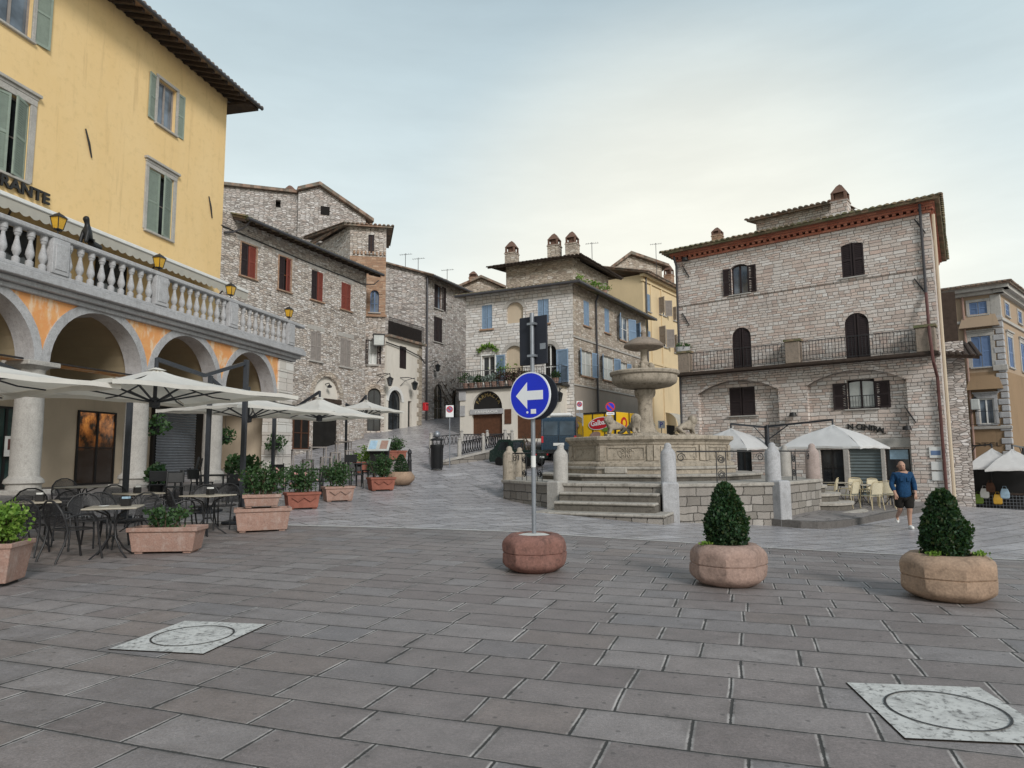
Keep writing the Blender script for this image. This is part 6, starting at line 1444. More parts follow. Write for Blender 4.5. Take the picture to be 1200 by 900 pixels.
# ================================================================== other street signs and small street things
def plate_sign(name, pxc, Y, ytop, ybot, w, kind, label, zbase=None, rz=0):
    a = at(pxc, ytop, Y); b = at(pxc, ybot, Y); z0 = gz(a.x, Y) if zbase is None else zbase
    e = empty(name, (a.x, Y, z0), rz, label, 'road sign'); h0, h1 = b.z - z0, a.z - z0
    MB().tube([(0, .03, 0), (0, .03, h1)], .025, 8).build('pole', mt['galv'], e, 40)
    if kind == 'plate':
        p = MB().box(-w / 2, w / 2, -.02, 0, h0, h1).build('plate', mt['sign_white'], e, bevel=.01)
        m = MB(); disc(m, (0, h1 - w * .52), w * .42, -.026, -.021, 24); r_ = m.build('red_ring', mt['sign_red'], p); m = MB(); disc(m, (0, h1 - w * .52), w * .3, -.03, -.0265, 24); m.build('blue_disc', mt['deep_blue_shutter'], p)
        MB().box(-w * .3, w * .3, -.036, -.031, -.025, .025, Euler((0, R(45), 0)), (0, 0, h1 - w * .52)).build('red_bar', mt['sign_red'], p)
    elif kind == 'round':
        c = (h0 + h1) / 2; r0 = (h1 - h0) / 2
        m = MB(); disc(m, (0, c), r0, -.02, 0, 28); p = m.build('red_ring', mt['sign_red'], e); m = MB(); disc(m, (0, c), r0 * .78, -.026, -.021, 28); m.build('blue_disc', mt['sign_blue'], p)
        MB().box(-r0 * .78, r0 * .78, -.032, -.027, -.035, .035, Euler((0, R(45), 0)), (0, 0, c)).build('red_bar', mt['sign_red'], p)
        q = MB().box(-r0 * .8, r0 * .8, -.02, 0, c - r0 * 1.65, c - r0 * 1.1).build('lower_plate', mt['sign_white'], e); MB().box(-r0 * .6, r0 * .6, -.024, -.021, c - r0 * 1.42, c - r0 * 1.34).build('plate_line', mt['black_paint'], q)
    elif kind == 'blue':
        p = MB().box(-w / 2, w / 2, -.02, 0, h0, h1).build('plate', mt['sign_white'], e, bevel=.01); text('letter', 'P', (h1 - h0) * .9, mt['sign_blue'], p, (-(h1 - h0) * .28, -.025, h0 + (h1 - h0) * .18), (R(90), 0, 0), .003)
    return e
plate_sign('parking_sign', 527, 27.5, 475, 489, .32, 'plate', 'white no parking plate on a thin pole above the litter bin')
e = plate_sign('parking_sign', 679, 32.5, 470, 480.5, .3, 'plate', 'white no parking plate on a pole left of the yellow truck', 1.2)
MB().box(-.17, .17, -.02, 0, at(693, 499, 32.5).z - 1.2, at(693, 484, 32.5).z - 1.2).build('lower_plate', mt['galv'], e)
plate_sign('no_parking_sign', 715, 30, 471, 482.5, .4, 'round', 'round blue and red no parking sign before the yellow truck', .9)
plate_sign('parking_plate', 775, 40, 493, 502, .4, 'blue', 'small white parking plate by the round awning of the cream block', 1.5)
# litter bin
b0 = Vector((atx(512, 26.8), 26.8, 0)); b0.z = gz(b0.x, b0.y)
e = empty('litter_bin', b0, 0, 'black litter bin with a round silver hood at the foot of the low wall', 'litter bin')
m = MB(); m.lathe([(.2, .05), (.24, .1), (.25, .85), (.27, .88), (.27, .98), (.24, 1.0), (.24, .9), (.001, .88)], 16); m.build('drum', mt['black_plastic'], e, 40)
m = MB()
for i in range(4): q = R(45 + 90 * i); m.tube([(.25 * math.cos(q), .25 * math.sin(q), 0), (.25 * math.cos(q), .25 * math.sin(q), 1.2)], .018, 5)
m.build('frame', mt['iron'], e); m = MB(); m.lathe([(.27, 1.16), (.27, 1.2), (.2, 1.24), (.001, 1.26)], 16); m.build('lid', mt['black_plastic'], e, 40)
MB().ball((0, -.02, 1.4), .14, 1, 1, 1, 14, 8).build('silver_hood', mt['galv'], e, 180)
b = Vector((atx(480, 25.4), 25.4, 0)); b.z = gz(b.x, b.y); m = MB(); m.lathe([(.13, 0), (.13, .06), (.09, .1), (.075, .5), (.09, .55), (.07, .6), (.06, .78), (.09, .82), (.06, .92), (.001, .98)], 12); o = m.build('bollard', mt['iron'], None, 40, loc=b); tag(o, 'dark iron bollard behind the small topiary at the street corner', 'bollard')
# wall lanterns
def wall_lantern(B, px, py, y, label, s=1, arm=.9):
    x, z = B.hit(px, py, y); e = empty('wall_lantern', B.w(x, y, z), B.rz, label, 'lantern', 'iron lanterns on the house walls')
    m = MB(); m.tube([(-arm * .8, -y * .96, .45), (-arm * .3, -y * .5, .5), (0, 0, .42), (0, 0, .3)], .025, 5); m.tube([(-arm * .8, -y * .96, -.05), (-arm * .5, -y * .6, .3), (0, 0, .48)], .018, 5); m.build('bracket', mt['iron'], e)
    m = MB(); m.lathe([(.02, .3), (.16, .2), (.22, .17), (.2, .15)], 6); m.lathe([(.11, -.22), (.09, -.26), (.001, -.28)], 6)
    for i in range(6): q = PI / 3 * i; m.tube([(.11 * math.cos(q), .11 * math.sin(q), -.22), (.2 * math.cos(q), .2 * math.sin(q), .16)], .012, 4)
    m.build('lantern_frame', mt['iron'], e); MB().lathe([(.095, -.21), (.18, .15)], 6).build('lantern_glass', mt['glass'], e)
wall_lantern(TW, 457, 447, -.7, 'black iron lantern on bracket at the tower corner above the arched door'); wall_lantern(B4, 486, 452, -.6, 'black iron lantern on bracket on the whitewashed house'); wall_lantern(B5, 513, 431, -.5, 'black iron lantern high above the arched door of the grey house', arm=.4); wall_lantern(P6, 655.5, 465, -1.25, 'black iron lantern at the right edge of the pharmacy front', arm=.3)
x, z = TW.hit(444, 399, -.5); e = empty('box_lamp', TW.w(x, -.5, z), TW.rz, 'boxy glass street lamp on the tower wall by the shuttered window', 'lamp'); MB().box(-.3, .3, -.2, .2, -.3, .3).build('glass', mt['curtain'], e, bevel=.02)
m = MB(); 
for sx in (-.3, .3):
    for sy in (-.2, .2): m.tube([(sx, sy, -.32), (sx, sy, .32)], .022, 4)
m.box(-.34, .34, -.24, .24, .302, .36); m.tube([(0, .2, .33), (0, .5, .33)], .03, 5); m.build('frame', mt['iron'], e)
# red letter box
p = B4.w(L4 + .25, -.12, B4.hit(498, 477)[1]); o = MB().box(-.17, .17, -.16, .1, -.26, .26).build('letter_box', mt['sign_red'], None, bevel=.03, loc=p, rz=B4.rz); tag(o, 'bright red letter box at corner of the whitewashed house', 'letter box'); MB().box(-.13, .13, -.175, -.161, .1, .15).build('slot', mt['black_paint'], o)
# plaques on the pharmacy corner
x, z = P6.hit(542, 463, -.93); q = MB().box(x - .22, x + .22, -.98, -.905, z - .32, z + .32).build('wall_plaque', mt['grey_stone'], P6.e, bevel=.01); z2 = z - .9; MB().box(x - .16, x + .16, -.97, -.905, z2 - .3, z2 + .3).build('wall_plaque', mt['grey_stone'], P6.e, bevel=.01)
# ================================================================== cafe furniture
g = G('perforated_black_metal', .5, .4); g.p('Base Color', (.016, .016, .018)); uv = g.obj(); s = g.n('SeparateXYZ', {0: g.vm('MULTIPLY', uv, (62, 62, 62))})
a = g.math('MAXIMUM', g.math('ABSOLUTE', g.math('SUBTRACT', g.math('FRACT', s.outputs[0]), .5)), g.math('ABSOLUTE', g.math('SUBTRACT', g.math('FRACT', g.math('ADD', s.outputs[2], s.outputs[1])), .5)))
tr = g.n('BsdfTransparent'); ms = g.n('MixShader', {0: g.rng(a, .24, .3), 1: tr.outputs[0], 2: g.b.outputs[0]}); g.t.links.new(ms.outputs[0], g.out.inputs[0]); mt['mesh'] = g.m
def metal_chair():
    e = empty('metal_chair', (0, 0, 0), 0, None, 'chair', 'black metal mesh chairs on the cafe terrace')
    bk = [(-.24, -.34, 0), (-.25, -.24, .25), (-.255, -.2, .44), (-.26, -.25, .6), (-.235, -.29, .72), (-.16, -.32, .82), (-.06, -.335, .865), (.06, -.335, .865), (.16, -.32, .82), (.235, -.29, .72), (.26, -.25, .6), (.255, -.2, .44), (.25, -.24, .25), (.24, -.34, 0)]
    MB().tube(bk, .015, 6).build('back_frame', mt['iron'], e, 50)
    for sx in (-1, 1):
        MB().tube([(sx * .27, .3, 0), (sx * .255, .25, .25), (sx * .255, .22, .45), (sx * .27, .2, .58), (sx * .28, .12, .655), (sx * .285, 0, .67), (sx * .28, -.14, .655), (sx * .262, -.25, .61)], .015, 6).build('front_leg', mt['iron'], e, 50)
    N = 20; m = MB(); rim = [(.25 * math.copysign(abs(math.cos(2 * PI * i / N)) ** .7, math.cos(2 * PI * i / N)), .01 + .23 * math.copysign(abs(math.sin(2 * PI * i / N)) ** .7, math.sin(2 * PI * i / N)), .445) for i in range(N)]
    m.add(rim + [(0, .01, .43)], [(i, (i + 1) % N, N) for i in range(N)]); st_ = m.build('seat', mt['mesh'], e, 60); MB().tube(rim, .011, 5, True).build('seat_rim', mt['iron'], st_)
    V = []; F = []; zs = [.5, .6, .7, .78, .84]; ws = [.25, .255, .235, .19, .11]; ys = [-.22, -.25, -.285, -.31, -.33]
    for z, w, y in zip(zs, ws, ys): V += [(w * (j / 3 - 1), y - .03 * (1 - (j / 3 - 1) ** 2), z) for j in range(7)]
    F = [(i * 7 + j, i * 7 + j + 1, (i + 1) * 7 + j + 1, (i + 1) * 7 + j) for i in range(4) for j in range(6)]
    MB().add(V, F).build('backrest', mt['mesh'], e, 60); return e
def round_table():
    e = empty('cafe_table', (0, 0, 0), 0, None, 'table', 'small tables on the cafe terrace')
    mt['tabletop'] = mt.get('tabletop') or plain('worn_stone_tabletop', (.42, .38, .31), .4, .4, .2, 6, .05)
    MB().box(-.36, .36, -.36, .36, .715, .74).build('table_top', mt['tabletop'], e, bevel=.01)
    for k in range(4):
        q = R(45 + 90 * k); MB().tube([(r * math.cos(q), r * math.sin(q), z) for r, z in ((.3, .71), (.1, .62), (.04, .45), (.07, .28), (.2, .1), (.34, 0))], .013, 6).build('leg', mt['iron'], e, 50)
    MB().lathe([(.07, .3), (.08, .31), (.07, .32)], 10).build('ring', mt['iron'], e); return e
def gp(px, Y): x = atx(px, Y); return Vector((x, Y, gz(x, Y)))
MC, RT = metal_chair(), round_table(); usedc = usedt = False
tabs = [(137, 10.3, 'small square cafe table with napkin holder behind the long planter'), (44, 11.3, 'small cafe table among chairs beside the green shrub pot'), (166, 13.2, 'small cafe table in front of the arcade column'), (246, 12.9, 'small cafe table just left of the steel umbrella post'), (98, 14.5, 'small cafe table deep in shade by the lit shop door')]
TP = []
for i, (px, Y, lb) in enumerate(tabs):
    o = RT if i == 0 else copy_tree(RT); p = gp(px, Y); place(o, p, R(20 + 17 * i), None, lb); TP.append(p)
chs = [(90, 10.0, 0, 200, 'metal mesh chair with rounded back nearest the camera, turned from the square'), (106, 11.2, 0, 150, 'metal mesh chair behind the front table, back to the lit door'), (166, 11.3, 0, 75, 'metal mesh chair right of the front table with napkin holder'), (128, 11.5, 0, 160, 'metal mesh chair facing the front table from the arcade side'),
       (12, 11.2, 1, -80, 'metal mesh chair half hidden behind the bright green shrub'), (66, 11.6, 1, 70, 'metal mesh chair right of the table by the green shrub'), (40, 12.3, 1, 175, 'metal mesh chair on the far side of the table by the green shrub'), (34, 10.4, 1, 10, 'metal mesh chair in front of the table by the green shrub'),
       (146, 13.4, 2, -80, 'pale looking metal mesh chair left of the table at the column'), (190, 13.1, 2, 90, 'metal mesh chair right of the table at the column, over the long planter'), (221, 12.7, 3, -70, 'metal mesh chair left of the table by the umbrella post'), (263, 13.9, 3, 80, 'metal mesh chair touching the umbrella post'), (240, 13.7, 3, 185, 'metal mesh chair behind the table by the umbrella post'), (84, 14.9, 4, 180, 'metal mesh chair in deep shade left of the lit shop door')]
for i, (px, Y, ti, a, lb) in enumerate(chs):
    o = MC if i == 0 else copy_tree(MC); p = gp(px, Y); d = TP[ti] - p
    rz = math.atan2(d.y, d.x) - PI / 2; place(o, p, R(-28) if i == 0 else rz + rnd.uniform(-.3, .3), None, lb)
# things on the tables
for i, (k, dx, dy, lb) in enumerate(((0, .12, .1, 'blue and white napkin holder on the front cafe table'), (1, .05, .05, 'dark napkin box on the table by the green shrub'), (2, -.05, 0, 'dark napkin box on the table at the arcade column'), (3, 0, .08, 'small dark napkin box on the table by the umbrella post'))):
    o = MB().box(-.06, .06, -.05, .05, 0, .11).build('napkin_holder', mt['black_paint'], None, bevel=.006, loc=TP[k] + Vector((dx, dy, .742)), rz=.4 * i); tag(o, lb, 'napkin holder', 'napkin holders on the cafe tables'); MB().box(-.045, .045, -.04, .04, .02, .14).build('napkins', mt['poster'] if i == 0 else mt['white_paint'], o)
o = MB().lathe([(.001, 0), (.04, 0), (.07, .012), (.065, .016), (.001, .006)], 16).build('ashtray', mt['white_paint'], None, 40, loc=TP[0] + Vector((-.12, -.05, .742))); tag(o, 'small white ashtray on the front cafe table', 'ashtray')

# ---- planters of the cafe
def trough(L, W, H, mat, lip=.03):
    e = empty('terracotta_trough', (0, 0, 0)); m = MB(); k = .9
    def ring(l, w, z): return [(-l / 2, -w / 2, z), (l / 2, -w / 2, z), (l / 2, w / 2, z), (-l / 2, w / 2, z)]
    R_ = [ring(L * k, W * k, .03), ring(L, W, H - .07), ring(L + lip * 2, W + lip * 2, H - .065), ring(L + lip * 2, W + lip * 2, H), ring(L - .05, W - .05, H), ring(L - .05, W - .05, H - .07)]
    V = sum(R_, []); F = [(i * 4 + j, i * 4 + (j + 1) % 4, (i + 1) * 4 + (j + 1) % 4, (i + 1) * 4 + j) for i in range(5) for j in range(4)] + [(3, 2, 1, 0)]
    m.add(V, F)
    for sx in (-1, 1): m.box(sx * L * .36 - .06, sx * L * .36 + .06, -W * .4, W * .4, 0, .028)
    m.build('trough', mt[mat], e, bevel=.012, seg=2); MB().quad(*ring(L - .06, W - .06, H - .06)).build('soil', mt['soil'], e); return e
def shrub(name, loc, rx, ry, h, n, mat, seed, label, cat='shrub', group=None, size=.06, stems=7, flowers=0):
    rg = random.Random(seed); e = empty(name, loc, 0, label, cat, group); m = MB(); st = MB(); fl = MB(); cl = []
    for i in range(stems):
        a = rg.random() * 6.28; r = rg.random() ** .5; x, y = rx * .8 * r * math.cos(a), ry * .8 * r * math.sin(a); hh = h * rg.uniform(.65, 1.0) * (1 - .25 * r)
        st.tube([(x * .35, y * .35, -.06), (x * .7, y * .7, hh * .5), (x, y, hh * .92)], [.014, .01, .005], 5); cl.append((x, y, hh))
    for i in range(n):
        x, y, hh = cl[rg.randrange(stems)]; t = rg.uniform(.12, 1) ** .8
        m.leaf((x * (.4 + .6 * t) + rg.gauss(0, rx * .2), y * (.4 + .6 * t) + rg.gauss(0, ry * .2), hh * t + rg.gauss(0, h * .05)), size, rg, .4)
    for i in range(flowers):
        x, y, hh = cl[rg.randrange(stems)]; p = Vector((x + rg.gauss(0, rx * .25), y + rg.gauss(0, ry * .25), hh * rg.uniform(.4, 1)))
        for j in range(4): fl.leaf(p, .045, rg)
    m.build('foliage', mt[mat], e); st.build('stem', mt['bark'], e)
    if flowers: fl.build('blossoms', mt['flower'], e)
    return e
tb = math.radians(90 - 11.8)
def put_trough(px, Y, L, W, H, mat, rz, label, z=0):
    p = gp(px, Y); p.z += z; e = trough(L, W, H, mat); place(e, p, rz, None, label, 'terracotta planters around the cafe'); tag(e, cat='planter'); return p
p = put_trough(201, 10.75, 1.0, .42, .4, 'terracotta', R(4), 'long pale terracotta trough with low greenery nearest the camera')
shrub('potted_shrub', p + Vector((-.05, 0, .36)), .38, .16, .42, 420, 'leaf_mid', 11, 'sparse bright shrub growing in the long front trough', group='shrubs in the cafe planters', size=.065)
p = put_trough(310, 13.45, 1.0, .5, .45, 'terracotta', R(22), 'pale terracotta trough with an old pot standing on it')
o = trough(.66, .36, .26, 'terracotta'); q = p + Vector((-.05, .05, .45)); place(o, q, R(22), None, 'rough weathered pot standing on the wider pale trough', 'terracotta planters around the cafe'); tag(o, cat='planter')
shrub('potted_shrub', q + Vector((0, 0, .22)), .5, .36, .75, 1500, 'leaf_mid', 12, 'tall full shrub with few flowers in the old pot beside the umbrella post', group='shrubs in the cafe planters', size=.06, stems=12, flowers=10)
for i, (px, Y, mat, lb, lb2, fl) in enumerate(((355, 17.4, 'terracotta_red', 'red terracotta box second along the row of shrubs', 'dense green shrub in the second planter of the row', 4), (397, 19.3, 'terracotta', 'terracotta box with garland relief third along the row', 'green shrub in the third planter of the row beside black chairs', 0), (447, 22.0, 'terracotta_red', 'red terracotta box at the far end of the shrub row', 'taller loose shrub at the far end of the planter row', 0))):
    p = put_trough(px, Y, .8, .45, .42, mat, R(30), lb); shrub('potted_shrub', p + Vector((0, 0, .36)), .52, .42, .88, 1300, 'leaf_mid', 30 + i, lb2, group='shrubs in the cafe planters', size=.07, stems=11, flowers=fl)
    m = MB(); m.tube([(-.3, -.26, .3), (-.15, -.26, .2), (0, -.26, .3), (.15, -.26, .2), (.3, -.26, .3)], .015, 5); o = m.build('garland', mt[mat], None); o.parent = [c for c in bpy.data.objects if c.name.startswith('terracotta_trough') and c.get('label') == lb][0]
for i, (px, Y, lb, lb2) in enumerate(((430, 26.0, 'red box planter beside the menu board', 'bright green bush left of the menu board'), (463, 29.5, 'red box planter farthest up the street', 'bright green bush farthest up the street by the arched doors'))):
    p = put_trough(px, Y, .9, .45, .42, 'terracotta_red', R(25), lb); shrub('potted_shrub', p + Vector((0, 0, .36)), .5, .4, .7, 800, 'leaf_bright' if i == 0 else 'leaf_mid', 40 + i, lb2, group='shrubs in the cafe planters', size=.08, stems=10)
# big pot at the left edge
p = gp(3, 8.15); e = empty('terracotta_pot', p, R(12), 'large square terracotta pot at the left edge of the square', 'planter')
m = MB(); 
V = []
for w_, z in ((.46, .04), (.56, .44), (.6, .445), (.6, .5), (.52, .5), (.52, .44)): V += [(sx * w_ / 2, sy * w_ / 2, z) for sx, sy in ((-1, -1), (1, -1), (1, 1), (-1, 1))]
m.add(V, [(i * 4 + j, i * 4 + (j + 1) % 4, (i + 1) * 4 + (j + 1) % 4, (i + 1) * 4 + j) for i in range(5) for j in range(4)] + [(3, 2, 1, 0)]); m.build('pot', mt['terracotta'], e, bevel=.02, seg=2); MB().box(-.24, .24, -.24, .24, .43, .45).build('soil', mt['soil'], e); MB().box(-.18, .18, -.18, .18, 0, .038).build('foot', mt['black_plastic'], e)
shrub('potted_shrub', p + Vector((0, 0, .45)), .36, .36, .55, 2600, 'leaf_bright', 50, 'bright green dense shrub in the large pot at the left edge', size=.055, stems=26)
# small topiary at the street corner
p = gp(470, 23.3); e = empty('stone_planter', p, 0, 'low pale stone planter at the corner of the rising street', 'planter'); m = MB(); m.lathe([(.3, 0), (.46, .16), (.48, .28), (.36, .44), (.3, .44), (.28, .38)], 10); m.build('bowl', mt['tanstone'], e, 50); MB().lathe([(.3, .4), (.001, .41)], 12).build('soil', mt['soil'], e); topiary(p + Vector((0, 0, .4)), .46, .62, 'small dark round shrub in the low planter by the bollard', 2500, 9)
# ---- umbrellas
def umbrella(c, z_e, z_a, rad, corner, mast, label, cat, cloth='canvas', zm=None, flat=False, arm=True, group='cafe umbrellas', nz=1):
    """c: centre on the ground, corner: bearing of one corner, mast: ground point"""
    e = empty('cantilever_umbrella', (mast.x, mast.y, gz(mast.x, mast.y)), 0, label, cat, group); o = Vector((mast.x, mast.y, e.location.z))
    K = [Vector((c.x + rad * math.sin(R(corner + 90 * i)), c.y + rad * math.cos(R(corner + 90 * i)), z_e)) - o for i in range(4)]; A = Vector((c.x, c.y, z_a)) - o
    m = MB(); V = []; n = 10
    for i in range(4):
        p, q = K[i], K[(i + 1) % 4]; grid = []
        for a in range(n + 1):
            row = []
            for b_ in range(n + 1):
                ed = p.lerp(q, b_ / n); t = a / n
                pt = A.lerp(ed, t); sag = .07 * rad * math.sin(PI * b_ / n) * t ** 1.5; pt = pt + (A - ed).normalized() * sag * .55; pt.z += (.04 if arm and nz == 0 else -.035) * rad * math.sin(PI * t)
                pt.z -= .012 * math.sin(t * 9 + b_ * 1.7 + i)
                row.append(pt)
            grid.append(row)
        base = len(V); V += [p_ for r_ in grid for p_ in r_]
        m.f += [(base + a * (n + 1) + b_, base + (a + 1) * (n + 1) + b_, base + (a + 1) * (n + 1) + b_ + 1, base + a * (n + 1) + b_ + 1) for a in range(n) for b_ in range(n)]
        for b_ in range(n):                                  # short valance
            i0, i1 = base + n * (n + 1) + b_, base + n * (n + 1) + b_ + 1; V += [V[i0] + Vector((0, 0, -.07)), V[i1] + Vector((0, 0, -.07))]; m.f.append((i0, len(V) - 2, len(V) - 1, i1))
    m.v = [tuple(v) for v in V]; cl = m.build('canopy', mt[cloth], e, 50)
    m = MB(); cap = [A + (k - A) * .07 + Vector((0, 0, .02)) for k in K]; m.add(cap + [A + Vector((0, 0, .05))], [(0, 1, 4), (1, 2, 4), (2, 3, 4), (3, 0, 4)]); m.build('vent_cap', mt[cloth], cl)
    hub = A + Vector((0, 0, -.62 if arm else -.45)); 
    MB().lathe([(.001, -.1), (.09, -.08), (.1, .06), (.05, .1), (.001, .1)], 10, hub).build('hub', mt['darkpost'], e, 40); MB().tube([hub, A + Vector((0, 0, .22))], .035, 8).build('centre_post', mt['darkpost'], e, 40)
    ends = K + [(K[i] + K[(i + 1) % 4]) / 2 for i in range(4)]
    for i, k in enumerate(ends):
        kk = A + (k - A) * (.97 if i < 4 else .9); sg_ = (.04 if arm and nz == 0 else -.035) * rad - .05; rb = MB().tube([A + Vector((0, 0, -.06)), A.lerp(kk, .25) + Vector((0, 0, sg_ * .85 - .01)), A.lerp(kk, .5) + Vector((0, 0, sg_)), A.lerp(kk, .75) + Vector((0, 0, sg_ * .8 - .02)), kk + Vector((0, 0, -.05))], .016, 4).build('rib', mt['darkpost'], e); md = A.lerp(kk, .52) + Vector((0, 0, sg_)); MB().tube([hub, md], .02, 4).build('strut', mt['darkpost'], rb)
    if arm:
        H = (zm if zm else z_a + .25) - o.z; r = .045
        m = MB(); m.box(-r, r, -r * 1.3, r * 1.3, 0, H); m.build('mast', mt['darkpost'], e, bevel=.008)
        m = MB(); m.box(-.3, .3, -.3, .3, 0, .06); m.box(-.12, .12, -.12, .12, .06, .16); m.build('base_plate', mt['darkpost'], e, bevel=.01)
        t = A + Vector((0, 0, .2)); md = (Vector((0, 0, H - .05)) + t) / 2 + Vector((0, 0, -.3 * nz))
        if nz: MB().tube([(0, 0, H - .06), md, t], .05, 4).build('arm', mt['darkpost'], e)
        else: MB().tube([(0, 0, H - .06), t], .05, 4).build('arm', mt['darkpost'], e)
        if not nz: MB().tube([(0, 0, H * .8), (Vector((0, 0, H - .06)).lerp(t, .35))], .025, 4).build('brace', mt['darkpost'], e)
    return e
V2 = lambda x, y: Vector((x, y, 0))
umbrella(V2(-6.65, 12.5), 2.69, 3.14, 2.55, 75, gp(285, 14.6), 'large cream cantilever umbrella in front with its dark ribs showing', 'umbrella', zm=3.62)
umbrella(V2(-8.5, 9.6), 2.62, 3.12, 2.6, 75, gp(149, 14.6), 'large cream cantilever umbrella cut by the left edge', 'umbrella', zm=3.0)
umbrella(V2(-6.9, 17.6), 2.72, 3.12, 2.2, 75, gp(243, 16.4), 'cream cantilever umbrella behind the big front one', 'umbrella', zm=3.5)
umbrella(V2(-5.9, 20.6), 2.75, 3.3, 1.95, 75, gp(400, 21.3) if False else gp(320, 21.6), 'cream umbrella over the high tables before the arched entrance', 'umbrella', zm=3.3)
umbrella(V2(atx(428, 27), 27), 3.35, 3.75, 1.55, 70, gp(405, 28.2), 'small far cream umbrella below the tower arched door', 'umbrella', zm=3.75)
umbrella(V2(atx(978, 24.0), 24.0), 1.72, 2.5, 1.95, 92, V2(atx(901, 26), 26), 'white square umbrella before the roller shutter of the pink house', 'umbrella', 'canvas_white', zm=2.62, nz=0)
umbrella(V2(atx(858, 26.6), 26.6), 1.72, 2.5, 1.9, 92, V2(atx(899, 26.15), 26.15), 'white square umbrella partly behind the fountain basin', 'umbrella', 'canvas_white', zm=2.6, nz=0)
umbrella(V2(atx(1163, 33), 33), .75, 1.7, 1.6, 80, V2(atx(1135, 34.5), 34.5), 'white umbrella over the far market stall, left of two', 'umbrella', 'canvas_white', zm=1.9, nz=0)
umbrella(V2(atx(1187, 32), 32), .7, 1.65, 1.6, 80, V2(atx(1200, 33.5), 33.5), 'white umbrella over the far market stall at the right edge', 'umbrella', 'canvas_white', zm=1.8, nz=0)

# ---- furniture in the shade of the arcade and higher up
def dark_chair(mat='black_plastic', h=.46, name='dark_chair'):
    e = empty(name, (0, 0, 0), 0, None, 'chair')
    MB().box(-.22, .22, -.21, .23, h - .03, h).build('seat', mt[mat], e, bevel=.012); MB().box(-.22, .22, -.25, -.215, h + .12, h + .4, Euler((R(8), 0, 0))).build('backrest', mt[mat], e, bevel=.012)
    for sx in (-1, 1):
        MB().tube([(sx * .2, .2, 0), (sx * .19, .19, h - .03)], .018, 5).build('leg', mt[mat], e); MB().tube([(sx * .2, -.25, 0), (sx * .19, -.2, h - .02), (sx * .19, -.27, h + .4)], .018, 5).build('leg', mt[mat], e)
    return e
def dark_table(mat='black_plastic', h=.74, w=.66, name='dark_table'):
    e = empty(name, (0, 0, 0), 0, None, 'table'); MB().box(-w / 2, w / 2, -w / 2, w / 2, h - .04, h).build('table_top', mt[mat], e, bevel=.01)
    for sx in (-1, 1):
        for sy in (-1, 1): MB().box(sx * w * .44 - .02, sx * w * .44 + .02, sy * w * .44 - .02, sy * w * .44 + .02, 0, h - .042).build('leg', mt[mat], e)
    return e
DC, DT = dark_chair(), dark_table(); 
def sp(px, Y): p = gp(px, Y); l = (p - Y1.O).dot(Y1.nin); return Vector((p.x, p.y, max(p.z, ZP - .1 if l > -.8 else p.z)))
cl_ = [(186, 18.6, 30, 'black plastic chair beside the roller shutter under the arcade'), (205, 18.0, 200, 'black plastic chair turned away before the roller shutter'), (222, 20.5, 120, 'black plastic chair at the right end of the roller shutter'), (268, 18.0, 60, 'black plastic chair just left of the tall umbrella post'), (238, 19.4, 250, 'black plastic chair between roller shutter and umbrella post'), (327, 21.5, 10, 'black plastic chair by the corner pier of the arcade'), (377, 20.3, 60, 'black chair left of the third shrub planter'), (418, 22.2, 200, 'black chair between the two last shrub planters'), (432, 23.3, 100, 'black chair behind the last shrub planter of the row'), (410, 24.8, 20, 'black chair under the cream umbrella before the arched entrance')]
for i, (px, Y, a, lb) in enumerate(cl_): o = DC if i == 0 else copy_tree(DC); place(o, sp(px, Y), R(a), None, lb, 'black chairs around the arcade')
for i, (px, Y, a, lb) in enumerate(((197, 19.3, 12, 'black table before the roller shutter under the arcade'), (252, 18.6, 12, 'black table behind the tall umbrella post'), (425, 22.8, 30, 'black table with bottle between the last shrub planters'), (366, 21.0, 25, 'black table behind the second and third shrub planters'))): o = DT if i == 0 else copy_tree(DT); place(o, sp(px, Y), R(a), None, lb, 'black tables around the arcade')
HT = dark_table('grey_shutter', 1.05, .62, 'high_table'); HT['category'] = 'table'
HS = dark_table('grey_shutter', .75, .38, 'bar_stool'); HS['category'] = 'stool'
for i, (px, Y, lb) in enumerate(((372, 26.0, 'grey wooden high table under the umbrella at the arched entrance'), (402, 28.0, 'grey wooden high table right of the arched entrance'), (352, 25.0, 'grey wooden high table beside the corner pier'))): o = HT if i == 0 else copy_tree(HT); place(o, gp(px, Y), R(25), None, lb, 'grey high tables before the stone house')
for i, (px, Y, lb) in enumerate(((361, 24.2, 'grey bar stool left of the high table under the umbrella'), (382, 25.0, 'grey bar stool right of the high table under the umbrella'), (393, 26.7, 'grey bar stool left of the farther high table'), (410, 27.3, 'grey bar stool right of the farther high table'))): o = HS if i == 0 else copy_tree(HS); place(o, gp(px, Y), R(25), None, lb, 'grey bar stools before the stone house')
